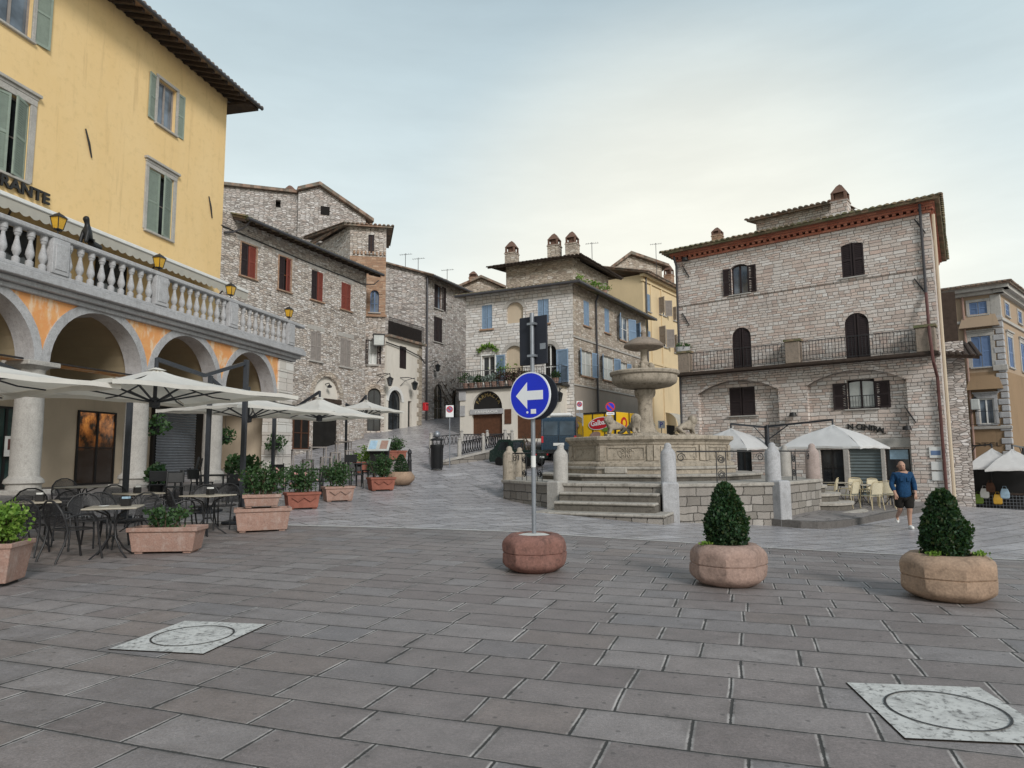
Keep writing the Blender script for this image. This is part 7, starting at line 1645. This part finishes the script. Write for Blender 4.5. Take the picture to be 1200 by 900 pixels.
# hanging plants and dark potted plants under the arcade
def hanging(px, py, y, label, seed):
    x, z = Y1.hit(px, py, y); p = Y1.w(x, y, z); e = empty('hanging_plant', p, 0); bush('foliage', (0, 0, 0), .38, .38, .3, 200, .13, 'leaf_mid', e, seed, hang=.2); tag(e, label, 'plant', 'hanging baskets under the arcade')
    MB().lathe([(.001, -.28), (.13, -.24), (.2, -.02), (.17, -.03), (.001, -.06)], 10).build('basket', mt['black_plastic'], e, 40); MB().tube([(0, 0, -.05), (0, 0, 1.1)], .008, 4).build('chain', mt['iron'], e)
hanging(183, 497, .1, 'hanging basket plant in front of the roller shutter', 70); hanging(264, 510, .4, 'hanging basket plant by the third arcade column', 71); hanging(323, 518, -.2, 'hanging basket plant at the corner pier of the arcade', 72)
for i, (px, Y, s, lb) in enumerate(((184, 18.9, .28, 'dark leafy plant beside the arcade column and roller shutter'), (293, 21, .36, 'green plant in the doorway behind the tall umbrella post'), (275, 21.5, .34, 'pale green plant in the doorway left of the umbrella post'))):
    p = sp(px, Y); e = empty('potted_plant', p, 0, lb, 'plant', 'plants under the arcade'); MB().lathe([(.15, 0), (.22, .4), (.19, .4), (.001, .36)], 12).build('pot', mt['black_plastic'], e, 40); bush('foliage', (0, 0, .4 + s), s * .8, s * .8, s, 320, .14, 'leaf_mid' if i else 'leaf_dark', e, 80 + i)
# menu board
p = gp(444, 25.2); e = empty('menu_board', p, R(-8), 'tilted white and red menu board on a black stand beside green bush', 'menu board')
MB().box(-.42, .42, -.02, .02, -.28, .28, Euler((R(-38), 0, 0)), (0, 0, 1.12)).build('board', mt['curtain'], e, bevel=.01)
for x_, c_ in ((-.22, 'poster'), (.2, 'terracotta')): MB().box(x_ - .14, x_ + .14, -.026, -.021, -.2, .2, Euler((R(-38), 0, 0)), (0, 0, 1.12)).build('menu_page', mt[c_], e)
for sx in (-1, 1): MB().tube([(sx * .36, -.05, 0), (sx * .36, .12, 1.1)], .03, 5).build('leg', mt['black_paint'], e)
MB().box(-.36, .36, .02, .05, .1, .9).build('panel', mt['black_paint'], e)
# wicker chairs before the pink house
def wicker():
    e = empty('wicker_chair', (0, 0, 0), 0, None, 'chair', 'beige wicker chairs of the cafe by the pink house'); mt['cane'] = mt.get('cane') or plain('pale_cane', (.5, .42, .27), .6, .3, .2, 9, .2); mt['weave'] = mt.get('weave') or plain('cream_weave', (.58, .52, .38), .7, .2, .25, 40, .4)
    MB().box(-.23, .23, -.2, .22, .43, .46).build('seat', mt['weave'], e, bevel=.012)
    m = MB(); V = [(.2 * (j / 3 - 1), -.22 - .05 * (1 - (j / 3 - 1) ** 2) - .06 * i / 3, .5 + .36 * i / 3) for i in range(4) for j in range(7)]; V += [(x, y - .02, z) for x, y, z in V]
    F = [(i * 7 + j, i * 7 + j + 1, i * 7 + j + 8, i * 7 + j + 7) for i in range(3) for j in range(6)]; F += [tuple(28 + k for k in f[::-1]) for f in F]; m.add(V, F); m.build('backrest', mt['weave'], e, 50)
    MB().tube([(-.22, -.2, .45), (-.23, -.26, .75), (-.17, -.31, .88), (0, -.34, .9), (.17, -.31, .88), (.23, -.26, .75), (.22, -.2, .45)], .016, 6).build('back_frame', mt['cane'], e, 50)
    for sx in (-1, 1):
        MB().tube([(sx * .23, -.28, 0), (sx * .22, -.2, .45)], .016, 5).build('leg', mt['cane'], e); MB().tube([(sx * .24, .24, 0), (sx * .22, .2, .45), (sx * .25, .16, .64), (sx * .25, -.05, .67), (sx * .23, -.24, .66)], .016, 5).build('leg', mt['cane'], e)
    return e
WC = wicker()
WT = round_table(); WT.name = 'cafe_table'
wl_ = [(991, 21.9, 35, 'beige wicker chair nearest the round steps, back to the square'), (1018, 21.7, 15, 'beige wicker chair in the middle of the row, back to the square'), (1036, 22.2, -25, 'beige wicker chair right in the row beside the walking man'), (968, 23.2, 60, 'beige wicker chair behind the top round step'), (1003, 23.5, 170, 'beige wicker chair on far side facing the square'), (1027, 23.3, 190, 'beige wicker chair before the roller shutter facing the square'), (1049, 22.9, 100, 'beige wicker chair partly hidden behind the walking man')]
for i, (px, Y, a, lb) in enumerate(wl_):
    o = WC if i == 0 else copy_tree(WC); x = atx(px, Y); place(o, Vector((x, Y, kz(x, Y))), R(a), None, lb)
for i, (px, Y, lb) in enumerate(((1007, 22.6, 'small dark legged table between the wicker chairs'), (1042, 22.6, 'small table at the right end of the wicker chairs'), (980, 23.4, 'small table behind the round steps'))):
    o = WT if i == 0 else copy_tree(WT); x = atx(px, Y); place(o, Vector((x, Y, kz(x, Y))), R(20), None, lb, 'small tables before the pink house')

# ================================================================== vehicles
mt['green_paint'] = plain('dark_green_car_paint', (.012, .028, .024), .25, .6, .15, 1, 0); mt['blue_paint'] = plain('dark_blue_van_paint', (.013, .035, .062), .28, .6, .15, 1, 0); mt['vanglass'] = glass('dim_van_glass', (.05, .075, .1), .05); mt['tyre'] = plain('tyre_rubber', (.012, .012, .012), .9, .2, .3, 9, .1); mt['rim_'] = plain('wheel_rim', (.3, .3, .31), .4, .5, .2, 9, 0, metal=.6); mt['lamp_red'] = plain('tail_lamp_red', (.55, .02, .03), .3, .6, .1, 9, 0)
mt['truck_yellow'] = plain('truck_yellow', (.85, .52, .02), .5, .4, .08, 2, 0)
def wheel(parent, x, y, r, w, sgn=1):
    m = MB(); m.lathe([(r * .62, -w / 2), (r * .95, -w / 2), (r, -w * .3), (r, w * .3), (r * .95, w / 2), (r * .62, w / 2)], 20); m.v = [(x + a, y + c, r + b) for a, b, c in m.v]; o = m.build('wheel', mt['tyre'], parent, 40)
    m = MB(); m.lathe([(.001, w * .42), (r * .2, w * .45), (r * .62, w * .4)], 14); m.v = [(x + a, y + sgn * c, r + b) for a, b, c in m.v]; m.build('rim', mt['rim_'], o, 40)
def body_sides(m, prof, y0, y1, inset=0):   # profile in (x,z)
    n = len(prof); m.add([(x, y0, z) for x, z in prof] + [(x, y1, z) for x, z in prof], [tuple(range(n)), tuple(reversed(range(n, 2 * n)))] + [(i, n + i, n + (i + 1) % n, (i + 1) % n)[::-1] for i in range(n)])
# blue van, rear towards the square  (x forward = away)
vx, vy = atx(655, 30), 30.0; z = gz(vx, vy + 1)
vn = empty('blue_van', (vx, vy, z), R(78), 'dark blue van with two rear windows parked behind the fountain', 'van')
W_ = .78; m = MB(); body_sides(m, [(0, .3), (0, 1.0), (.1, 1.75), (.25, 1.9), (2.6, 1.92), (3.2, 1.25), (4.0, 1.0), (4.1, .5), (4.05, .28)], -W_, W_); m.build('body', mt['blue_paint'], vn, bevel=.06, seg=2)
for s_ in (-1, 1):
    m = MB(); y0, y1 = sorted((s_ * .05, s_ * .68)); m.add([(-.012, y0, 1.08), (-.012, y1, 1.08), (.076, y1 * .97, 1.7), (.076, y0, 1.7)], [(0, 1, 2, 3)]); m.build('rear_window', mt['vanglass'], vn)
    MB().box(-.03, .05, s_ * .74 - .05, s_ * .74 + .05, .75, 1.05).build('tail_lamp', mt['lamp_red'], vn, bevel=.01)
    MB().quad((.5, s_ * (W_ + .012), 1.15), (2.5, s_ * (W_ + .012), 1.15), (2.45, s_ * (W_ + .012), 1.7), (.5, s_ * (W_ + .012), 1.7)).build('side_window', mt['glass'], vn)
MB().box(-.06, .05, -.72, .72, .3, .45).build('bumper', mt['black_plastic'], vn, bevel=.02); MB().box(-.03, -.002, -.24, .24, .62, .74).build('number_plate', mt['white_paint'], vn); MB().tube([(-.02, 0, .5), (-.02, 0, 1.1)], .008, 4).build('door_seam', mt['black_paint'], vn)
for x in (.75, 3.2):
    for s_ in (-1, 1): wheel(vn, x, s_ * (W_ - .08), .31, .2, s_)
m = MB(); m.box(.5, 1.6, -.5, .5, 1.93, 2.1); m.build('roof_box', mt['white_paint'], vn, bevel=.06)
# small dark green pick-up
x, y = atx(617, 28.8), 28.8; z = gz(x, y + .3)
pk_ = empty('pickup_truck', (x, y, z), R(145), 'small dark green open pickup with branches sticking out of its bed', 'pickup truck')
pk_.scale = (.76,) * 3; W_ = .7; m = MB(); body_sides(m, [(.5, .35), (.5, .85), (.62, 1.45), (1.35, 1.45), (1.75, .95), (2.0, .85), (2.05, .4), (2.0, .3)], -W_, W_); m.build('cab', mt['green_paint'], pk_, bevel=.05, seg=2)
m = MB(); m.box(-1.0, .48, -W_, W_, .42, .5); m.box(-1.0, -.96, -W_, W_, .5, .88); m.box(-.96, .48, -W_, -W_ + .04, .5, .88); m.box(-.96, .48, W_ - .04, W_, .5, .88); m.box(-.95, .45, -.3, .3, .25, .418); m.build('cargo_bed', mt['green_paint'], pk_, bevel=.012)
m = MB(); m.quad((.485, -.55, .95), (.485, .55, .95), (.585, .5, 1.36), (.585, -.5, 1.36)); m.build('rear_window', mt['glass'], pk_)
for s_ in (-1, 1):
    m = MB(); m.quad((.72, s_ * (W_ + .01), .92), (1.5, s_ * (W_ + .01), .92), (1.25, s_ * (W_ + .01), 1.35), (.75, s_ * (W_ + .01), 1.35)); m.build('side_window', mt['glass'], pk_); MB().box(-1.03, -.99, s_ * .58 - .06, s_ * .58 + .06, .6, .72).build('tail_lamp', mt['lamp_red'], pk_)
    for xx in (-.5, 1.4): wheel(pk_, xx, s_ * (W_ - .07), .27, .17, s_)
MB().box(-1.04, -1.0, -.22, .22, .45, .55).build('number_plate', mt['white_paint'], pk_)
text('tailgate_lettering', 'PORTER', .14, mt['galv'], pk_, (-1.005, .33, .7), (R(90), 0, R(-90)), .004, .6)
m = MB(); rg = random.Random(4)
for i in range(10): a = rg.uniform(-.5, .3); b_ = rg.uniform(-.4, .4); m.tube([(a, b_, .5), (a + rg.uniform(-.2, .2), b_ + rg.uniform(-.2, .2), 1.2), (a + rg.uniform(-.4, .4), b_ + rg.uniform(-.4, .4), rg.uniform(1.4, 1.95))], .018, 4)
o = m.build('branches', mt['tan_twig'] if 'tan_twig' in mt else mt['bark'], None, loc=pk_.location, rz=R(145)); o.scale = (.76,) * 3; tag(o, 'bundle of bare branches standing in the pickup bed', 'branches')
# yellow box truck
p0, p1 = atx(682, 33.0), atx(722, 31.8); 
tk = empty('yellow_truck', (p0, 33.0, 1.25), math.atan2(-1.2, p1 - p0), 'yellow delivery truck with a red oval cheese logo on its box', 'truck')
L_ = math.hypot(p1 - p0, 1.2); zt2 = at(703, 483.5, 32.4).z - 1.25; Dp = 2.6
MB().box(0, L_, 0, Dp, .45, zt2).build('cargo_box', mt['truck_yellow'], tk, bevel=.02)
m = MB(); m.box(-.02, .05, -.03, .0, .45, zt2); m.box(L_ - .05, L_ + .02, -.03, 0, .45, zt2); m.box(L_ * .35 - .02, L_ * .35 + .02, -.025, 0, .45, zt2); m.box(L_ * .7 - .02, L_ * .7 + .02, -.025, 0, .45, zt2); m.box(0, L_, -.03, 0, zt2 - .06, zt2 + .02)
for yy in (.02, Dp * .5, Dp - .02): m.box(L_, L_ + .025, yy - .03, yy + .03, .45, zt2)
m.build('frame_bars', mt['iron'], tk)
cx, cz = L_ * .56, zt2 - .52
def oval(rx, rz_, y0, y1, name, mat, par, c=(cx, cz)):
    m = MB(); m.frontprism([(c[0] + rx * math.cos(2 * PI * i / 32), c[1] + rx * .12 * math.cos(2 * PI * i / 32) + rz_ * math.sin(2 * PI * i / 32)) for i in range(32)], y0, y1); return m.build(name, mt[mat], par)
lg = oval(.64, .3, -.036, -.031, 'logo_oval', 'sign_white', tk); oval(.6, .27, -.041, -.0365, 'logo_face', 'sign_red', lg); text('logo_lettering', 'Galbani', .34, mt['sign_white'], lg, (cx - .5, -.046, cz - .13), (R(90), R(-6), 0), .003, 1.0, bold=.006)
oval(.3, .16, -.036, -.031, 'product_picture', 'terracotta', tk, (L_ * .42, cz - .55)); oval(.24, .1, -.036, -.031, 'leaf_picture', 'leaf_bright', tk, (L_ * .75, cz - .3))
text('slogan_lettering', 'SANTA LUCIA', .14, mt['wood'], tk, (L_ * .45, -.032, .62), (R(90), 0, 0), .003, .8)
m = MB(); N = 24; m.add([(L_ + .03, Dp * .3 + .28 * math.cos(2 * PI * i / N), zt2 - .5 + .28 * math.sin(2 * PI * i / N)) for i in range(N)], [tuple(range(N))]); rnd_ = m.build('round_logo', mt['sign_red'], tk)
m = MB(); m.add([(L_ + .034, Dp * .3 + .15 * math.cos(2 * PI * i / N), zt2 - .5 + .15 * math.sin(2 * PI * i / N)) for i in range(N)], [tuple(range(N))]); m.build('round_logo_centre', mt['truck_yellow'], rnd_)
m = MB(); m.box(.05, L_ - .05, Dp + .1, Dp + 1.6, .4, 1.9); m.build('cab', mt['white_paint'], tk, bevel=.12, seg=2)
for xx in (.25, L_ - .25):
    for yy in (.6, Dp + .9):
        mm_ = MB(); mm_.lathe([(.2, -.12), (.36, -.1), (.36, .1), (.2, .12)], 18); mm_.v = [(xx + c, yy + a, .36 + b) for a, b, c in mm_.v]; mm_.build('wheel', mt['tyre'], tk, 40)

# ================================================================== market stall by the palace
p = Vector((atx(1160, 33.5), 33.5, 0)); p.z = gz(p.x, p.y); e = empty('market_stall', p, R(-38), 'dark market stall with wire front under the two white umbrellas', 'market stall')
MB().box(-1.6, 1.6, .2, .3, 0, 2.0).build('back_panel', mt['black_paint'], e); MB().box(-1.6, 1.6, -.5, .2, .75, .82).build('counter_top', mt['timber'], e)
m = MB(); 
for i in range(25): x_ = -1.6 + i * .133; m.tube([(x_, -.5, 0), (x_, -.5, .75)], .01, 4)
for i in range(5): m.tube([(-1.6, -.5, .1 + i * .15), (1.6, -.5, .1 + i * .15)], .01, 4)
m.build('wire_front', mt['galv'], e)
for sx in (-1.55, 0, 1.55): MB().box(sx - .03, sx + .03, .12, .18, 0, 2.0).build('post', mt['iron'], e)
rg = random.Random(21)
for i, (dx, c_, lb) in enumerate(((-.55, 'leaf_bright', 'lime green bag hanging on the market stall'), (-.3, 'white_paint', 'pale bag hanging above the counter of the market stall'), (-.05, 'wood', 'red bag in the middle of the market stall'), (.2, 'amber', 'yellow bag hanging right in the market stall'), (.5, 'poster', 'pale blue bag low at the right of the market stall'))):
    q = e.matrix_basis @ Vector((dx, -.58, .55 + .28 * ((i * 7) % 3)))
    m = MB(); V = []
    for z_, w_, d_ in ((-.25, .12, .05), (-.2, .17, .08), (0, .18, .08), (.18, .13, .05), (.22, .12, .03)): V += [(-w_, -d_, z_), (w_, -d_, z_), (w_ * 1.05, d_, z_), (-w_ * 1.05, d_, z_)]
    m.add(V, [(k * 4 + j, k * 4 + (j + 1) % 4, k * 4 + 4 + (j + 1) % 4, k * 4 + 4 + j) for k in range(4) for j in range(4)] + [(3, 2, 1, 0), (16, 17, 18, 19)])
    m.tube([(-.08, 0, .22), (-.06, 0, .34), (.06, 0, .34), (.08, 0, .22)], .012, 4); o = m.build('shopping_bag', mt[c_], None, bevel=.015, loc=q, rz=R(-38)); tag(o, lb, 'bag', 'bags hanging on the market stall')

# ================================================================== the walking man
def man():
    Y = 17.9; x = atx(1056, Y); z = gz(x, Y); e = empty('person', (x, Y, z), R(-12), 'bald man in a blue long sleeved shirt, dark shorts and white shoes', 'person')
    mt['skin'] = plain('skin', (.42, .25, .18), .55, .35, .12, 9, .05); mt['shirt'] = plain('blue_denim_shirt', (.016, .06, .14), .85, .2, .5, 9, .8, dist=.03); mt['shorts'] = plain('dark_olive_shorts', (.022, .02, .018), .9, .15, .3, 14, .3); mt['hair'] = plain('grey_hair', (.3, .28, .26), .8, .2, .3, 30, .3)
    # facing -y (towards the viewer), stepping onto his left leg (viewer's right = +x)
    P = [(0, 0, .93, .155), (0, .0, 1.1, .15), (0, -.0, 1.28, .165), (0, -.01, 1.42, .12), (-.01, -.03, 1.5, .062), (-.02, -.06, 1.58, .075), (-.03, -.08, 1.66, .095), (-.03, -.075, 1.71, .088),
         (.09, -.02, .88, .11), (.1, -.06, .5, .072), (.1, -.02, .42, .065), (.1, .0, .1, .043), (.1, -.02, .05, .045), (.12, -.16, .03, .035),
         (-.09, .02, .88, .11), (-.09, .06, .5, .072), (-.07, .16, .44, .06), (-.04, .46, .3, .045), (-.04, .5, .27, .045), (-.04, .47, .14, .035),
         (.19, 0, 1.41, .07), (.27, .04, 1.16, .052), (.25, -.08, .94, .04), (.24, -.12, .86, .04),
         (-.19, 0, 1.41, .07), (-.27, .03, 1.16, .052), (-.24, -.1, .94, .04), (-.23, -.14, .86, .04)]
    E = [(0, 1), (1, 2), (2, 3), (3, 4), (4, 5), (5, 6), (6, 7), (0, 8), (8, 9), (9, 10), (10, 11), (11, 12), (12, 13), (0, 14), (14, 15), (15, 16), (16, 17), (17, 18), (18, 19), (3, 20), (20, 21), (21, 22), (22, 23), (3, 24), (24, 25), (25, 26), (26, 27)]
    for sx, base in ((.24, 23), (-.23, 27)):                 # five fingers each
        by = P[base][1]; o = len(P)
        for k in range(4):
            fx = sx + (k - 1.5) * .018; P += [(fx, by - .005 - k * .002, .835, .011), (fx, by - .012, .79 - .006 * abs(k - 1.3), .009), (fx + .003, by + .0, .765, .008)]; E += [(base, len(P) - 3), (len(P) - 3, len(P) - 2), (len(P) - 2, len(P) - 1)]
        s_ = -1 if sx > 0 else 1; P += [(sx + s_ * .035, by - .03, .845, .012), (sx + s_ * .04, by - .04, .81, .01)]; E += [(base, len(P) - 2), (len(P) - 2, len(P) - 1)]
    bo = skin('body', P, E, mt['skin'], e, 2)
    hb_ = MB(); hb_.ball((-.045, -.1, 1.645), .092, .88, 1.08, 1.25, 18, 12); hb_.ball((-.03, -.11, 1.595), .06, 1, 1, 1, 12, 8); hm = bpy.data.meshes.new('h'); hm.from_pydata(hb_.v, [], hb_.f)
    bm = bmesh.new(); bm.from_mesh(bo.data); bm.from_mesh(hm); bm.to_mesh(bo.data); bm.free(); bo.data.polygons.foreach_set('use_smooth', [True] * len(bo.data.polygons))
    # face
    h = Vector((-.05, -.1, 1.625)); m = MB(); m.ball(h + Vector((-.01, -.112, .0)), .014, 1, 1, 1.6, 8, 6); m.ball(h + Vector((-.01, -.12, -.015)), .017, 1, 1, .8, 8, 6); m.build('nose', mt['skin'], e, 180)
    for sx in (-1, 1):
        MB().ball(h + Vector((-.01 + sx * .036, -.094, .02)), .013, 1.2, .6, .7, 8, 6).build('eye', mt['black_paint'], e, 180); MB().ball(h + Vector((sx * .088, .01, .0)), .026, .45, .8, 1.3, 8, 6).build('ear', mt['skin'], e, 180)
    MB().ball(h + Vector((-.01, -.094, -.05)), .025, 1.1, .4, .28, 8, 6).build('mouth', mt['terracotta_red'], e, 180)
    m = MB(); m.lathe([(.075, -.08), (.09, -.05), (.094, -.01), (.09, .03), (.08, .035)], 18, h + Vector((.0, .012, 0))); m.v = [v for v in m.v]; keep = []
    m.f = [f for f in m.f if sum(m.v[i][1] for i in f) / len(f) > h.y + .03]; m.build('hair', mt['hair'], e, 60)
    # clothes as slightly larger skins
    SP = [(0, 0, .78, .17), (0, 0, .87, .2), (0, .0, 1.1, .172), (0, 0, 1.28, .185), (0, -.01, 1.42, .135), (-.005, -.02, 1.47, .085), (.19, 0, 1.41, .088), (.275, .04, 1.16, .072), (.255, -.07, .97, .055), (-.19, 0, 1.41, .088), (-.275, .03, 1.16, .072), (-.245, -.09, .97, .055)]
    skin('shirt', SP, [(0, 1), (1, 2), (2, 3), (3, 4), (4, 5), (4, 6), (6, 7), (7, 8), (4, 9), (9, 10), (10, 11)], mt['shirt'], e, 2)
    skin('shorts', [(0, 0, .95, .175), (.1, -.02, .84, .145), (.105, -.05, .5, .12), (-.1, .02, .82, .14), (-.095, .06, .52, .12)], [(0, 1), (1, 2), (0, 3), (3, 4)], mt['shorts'], e, 2)
    for i, (a, b_, c_) in enumerate((((.1, .06, .05, .05), (.1, -.04, .055, .06), (.12, -.17, .035, .045)), ((-.04, .53, .3, .045), (-.04, .5, .22, .052), (-.04, .47, .1, .04)))):
        skin('shoe', [a, b_, c_], [(0, 1), (1, 2)], mt['white_paint'], e, 2)
    m = MB(); m.box(-.12, -.03, -.195, -.175, 1.24, 1.34); m.box(.04, .13, -.195, -.175, 1.24, 1.34); m.build('pocket', mt['shirt'], e, bevel=.006)
man()
# ------------------------------------------------------------------ daylight: thin overcast with a bright band low ahead
SUN_EL, SUN_AZ = 30, 155        # azimuth clockwise from +Y: the light comes softly from behind the camera
w = bpy.data.worlds.new('World'); scene.world = w; w.use_nodes = True
t = w.node_tree; nd = t.nodes; ln = t.links; bg = nd['Background']; bg.inputs['Strength'].default_value = .1
sky = nd.new('ShaderNodeTexSky'); sky.sky_type = 'NISHITA'; sky.sun_disc = False; sky.sun_elevation = R(SUN_EL); sky.sun_rotation = R(SUN_AZ); sky.altitude = 400; sky.air_density = 1.2; sky.dust_density = 2.5
tc = nd.new('ShaderNodeTexCoord'); sp = nd.new('ShaderNodeSeparateXYZ'); ln.new(tc.outputs['Generated'], sp.inputs[0])
cr = nd.new('ShaderNodeValToRGB'); ln.new(sp.outputs[2], cr.inputs[0])
el = cr.color_ramp.elements
SKYC = [(0, (6.8, 6.9, 6.3)), (.24, (6.2, 6.5, 6.1)), (.36, (5.2, 5.85, 5.8)), (.5, (4.1, 4.9, 5.1)), (.62, (3.0, 3.75, 4.1)), (1, (2.9, 3.6, 4.3))]
while len(el) < len(SKYC): el.new(.5)
for e, (p, c) in zip(el, SKYC): e.position = p; e.color = (*[x / 10 for x in c], 1)
mul = nd.new('ShaderNodeVectorMath'); mul.operation = 'SCALE'; mul.inputs['Scale'].default_value = 10; ln.new(cr.outputs[0], mul.inputs[0])
mp = nd.new('ShaderNodeMapping'); mp.inputs['Scale'].default_value = (1.2, 1.2, 5.5); ln.new(tc.outputs['Generated'], mp.inputs[0])
nz = nd.new('ShaderNodeTexNoise'); nz.inputs['Scale'].default_value = 2.1; nz.inputs['Detail'].default_value = 7; nz.inputs['Roughness'].default_value = .58; ln.new(mp.outputs[0], nz.inputs['Vector'])
mr = nd.new('ShaderNodeMapRange'); mr.inputs['From Min'].default_value = .35; mr.inputs['From Max'].default_value = .7; mr.inputs['To Min'].default_value = .95; mr.inputs['To Max'].default_value = 1.08; ln.new(nz.outputs['Fac'], mr.inputs['Value'])
cl = nd.new('ShaderNodeVectorMath'); cl.operation = 'SCALE'; gd = nd.new('ShaderNodeVectorMath'); gd.operation = 'DOT_PRODUCT'; ln.new(tc.outputs['Generated'], gd.inputs[0]); gd.inputs[1].default_value = Vector((.24, .94, .2)).normalized()
gm = nd.new('ShaderNodeMapRange'); gm.interpolation_type = 'SMOOTHSTEP'; gm.inputs['From Min'].default_value = .9; gm.inputs['From Max'].default_value = 1.0; gm.inputs['To Max'].default_value = .75; ln.new(gd.outputs['Value'], gm.inputs['Value'])
gx = nd.new('ShaderNodeMix'); gx.data_type = 'RGBA'; ln.new(gm.outputs[0], gx.inputs[0]); ln.new(mul.outputs[0], gx.inputs[6]); gx.inputs[7].default_value = (7.5, 7.15, 6.0, 1); ln.new(gx.outputs[2], cl.inputs[0]); ln.new(mr.outputs[0], cl.inputs['Scale'])
bk = nd.new('ShaderNodeMapRange'); bk.interpolation_type = 'SMOOTHSTEP'; bk.inputs['From Min'].default_value = -.7; bk.inputs['From Max'].default_value = .25; bk.inputs['To Min'].default_value = .62; ln.new(sp.outputs[1], bk.inputs['Value'])
dk = nd.new('ShaderNodeVectorMath'); dk.operation = 'SCALE'; ln.new(cl.outputs[0], dk.inputs[0]); ln.new(bk.outputs[0], dk.inputs['Scale'])
mx = nd.new('ShaderNodeMix'); mx.data_type = 'RGBA'; mx.inputs[0].default_value = .88; ln.new(sky.outputs[0], mx.inputs[6]); ln.new(dk.outputs[0], mx.inputs[7]); ln.new(mx.outputs[2], bg.inputs[0])
sd_ = bpy.data.lights.new('sun', 'SUN'); sd_.energy = 1.5; sd_.angle = R(14); sd_.color = (1, .97, .93)
so = bpy.data.objects.new('sun', sd_); col.objects.link(so)
dv = Vector((math.sin(R(SUN_AZ)) * math.cos(R(SUN_EL)), math.cos(R(SUN_AZ)) * math.cos(R(SUN_EL)), math.sin(R(SUN_EL))))
so.rotation_euler = dv.to_track_quat('Z', 'Y').to_euler()
vs = scene.view_settings; vs.view_transform = 'Standard'; vs.look = 'None'; vs.gamma = 1; vs.use_curve_mapping = False; vs.exposure = .58
scene.cycles.use_denoising = True; scene.cycles.max_bounces = 6; scene.cycles.transparent_max_bounces = 12; scene.cycles.diffuse_bounces = 3
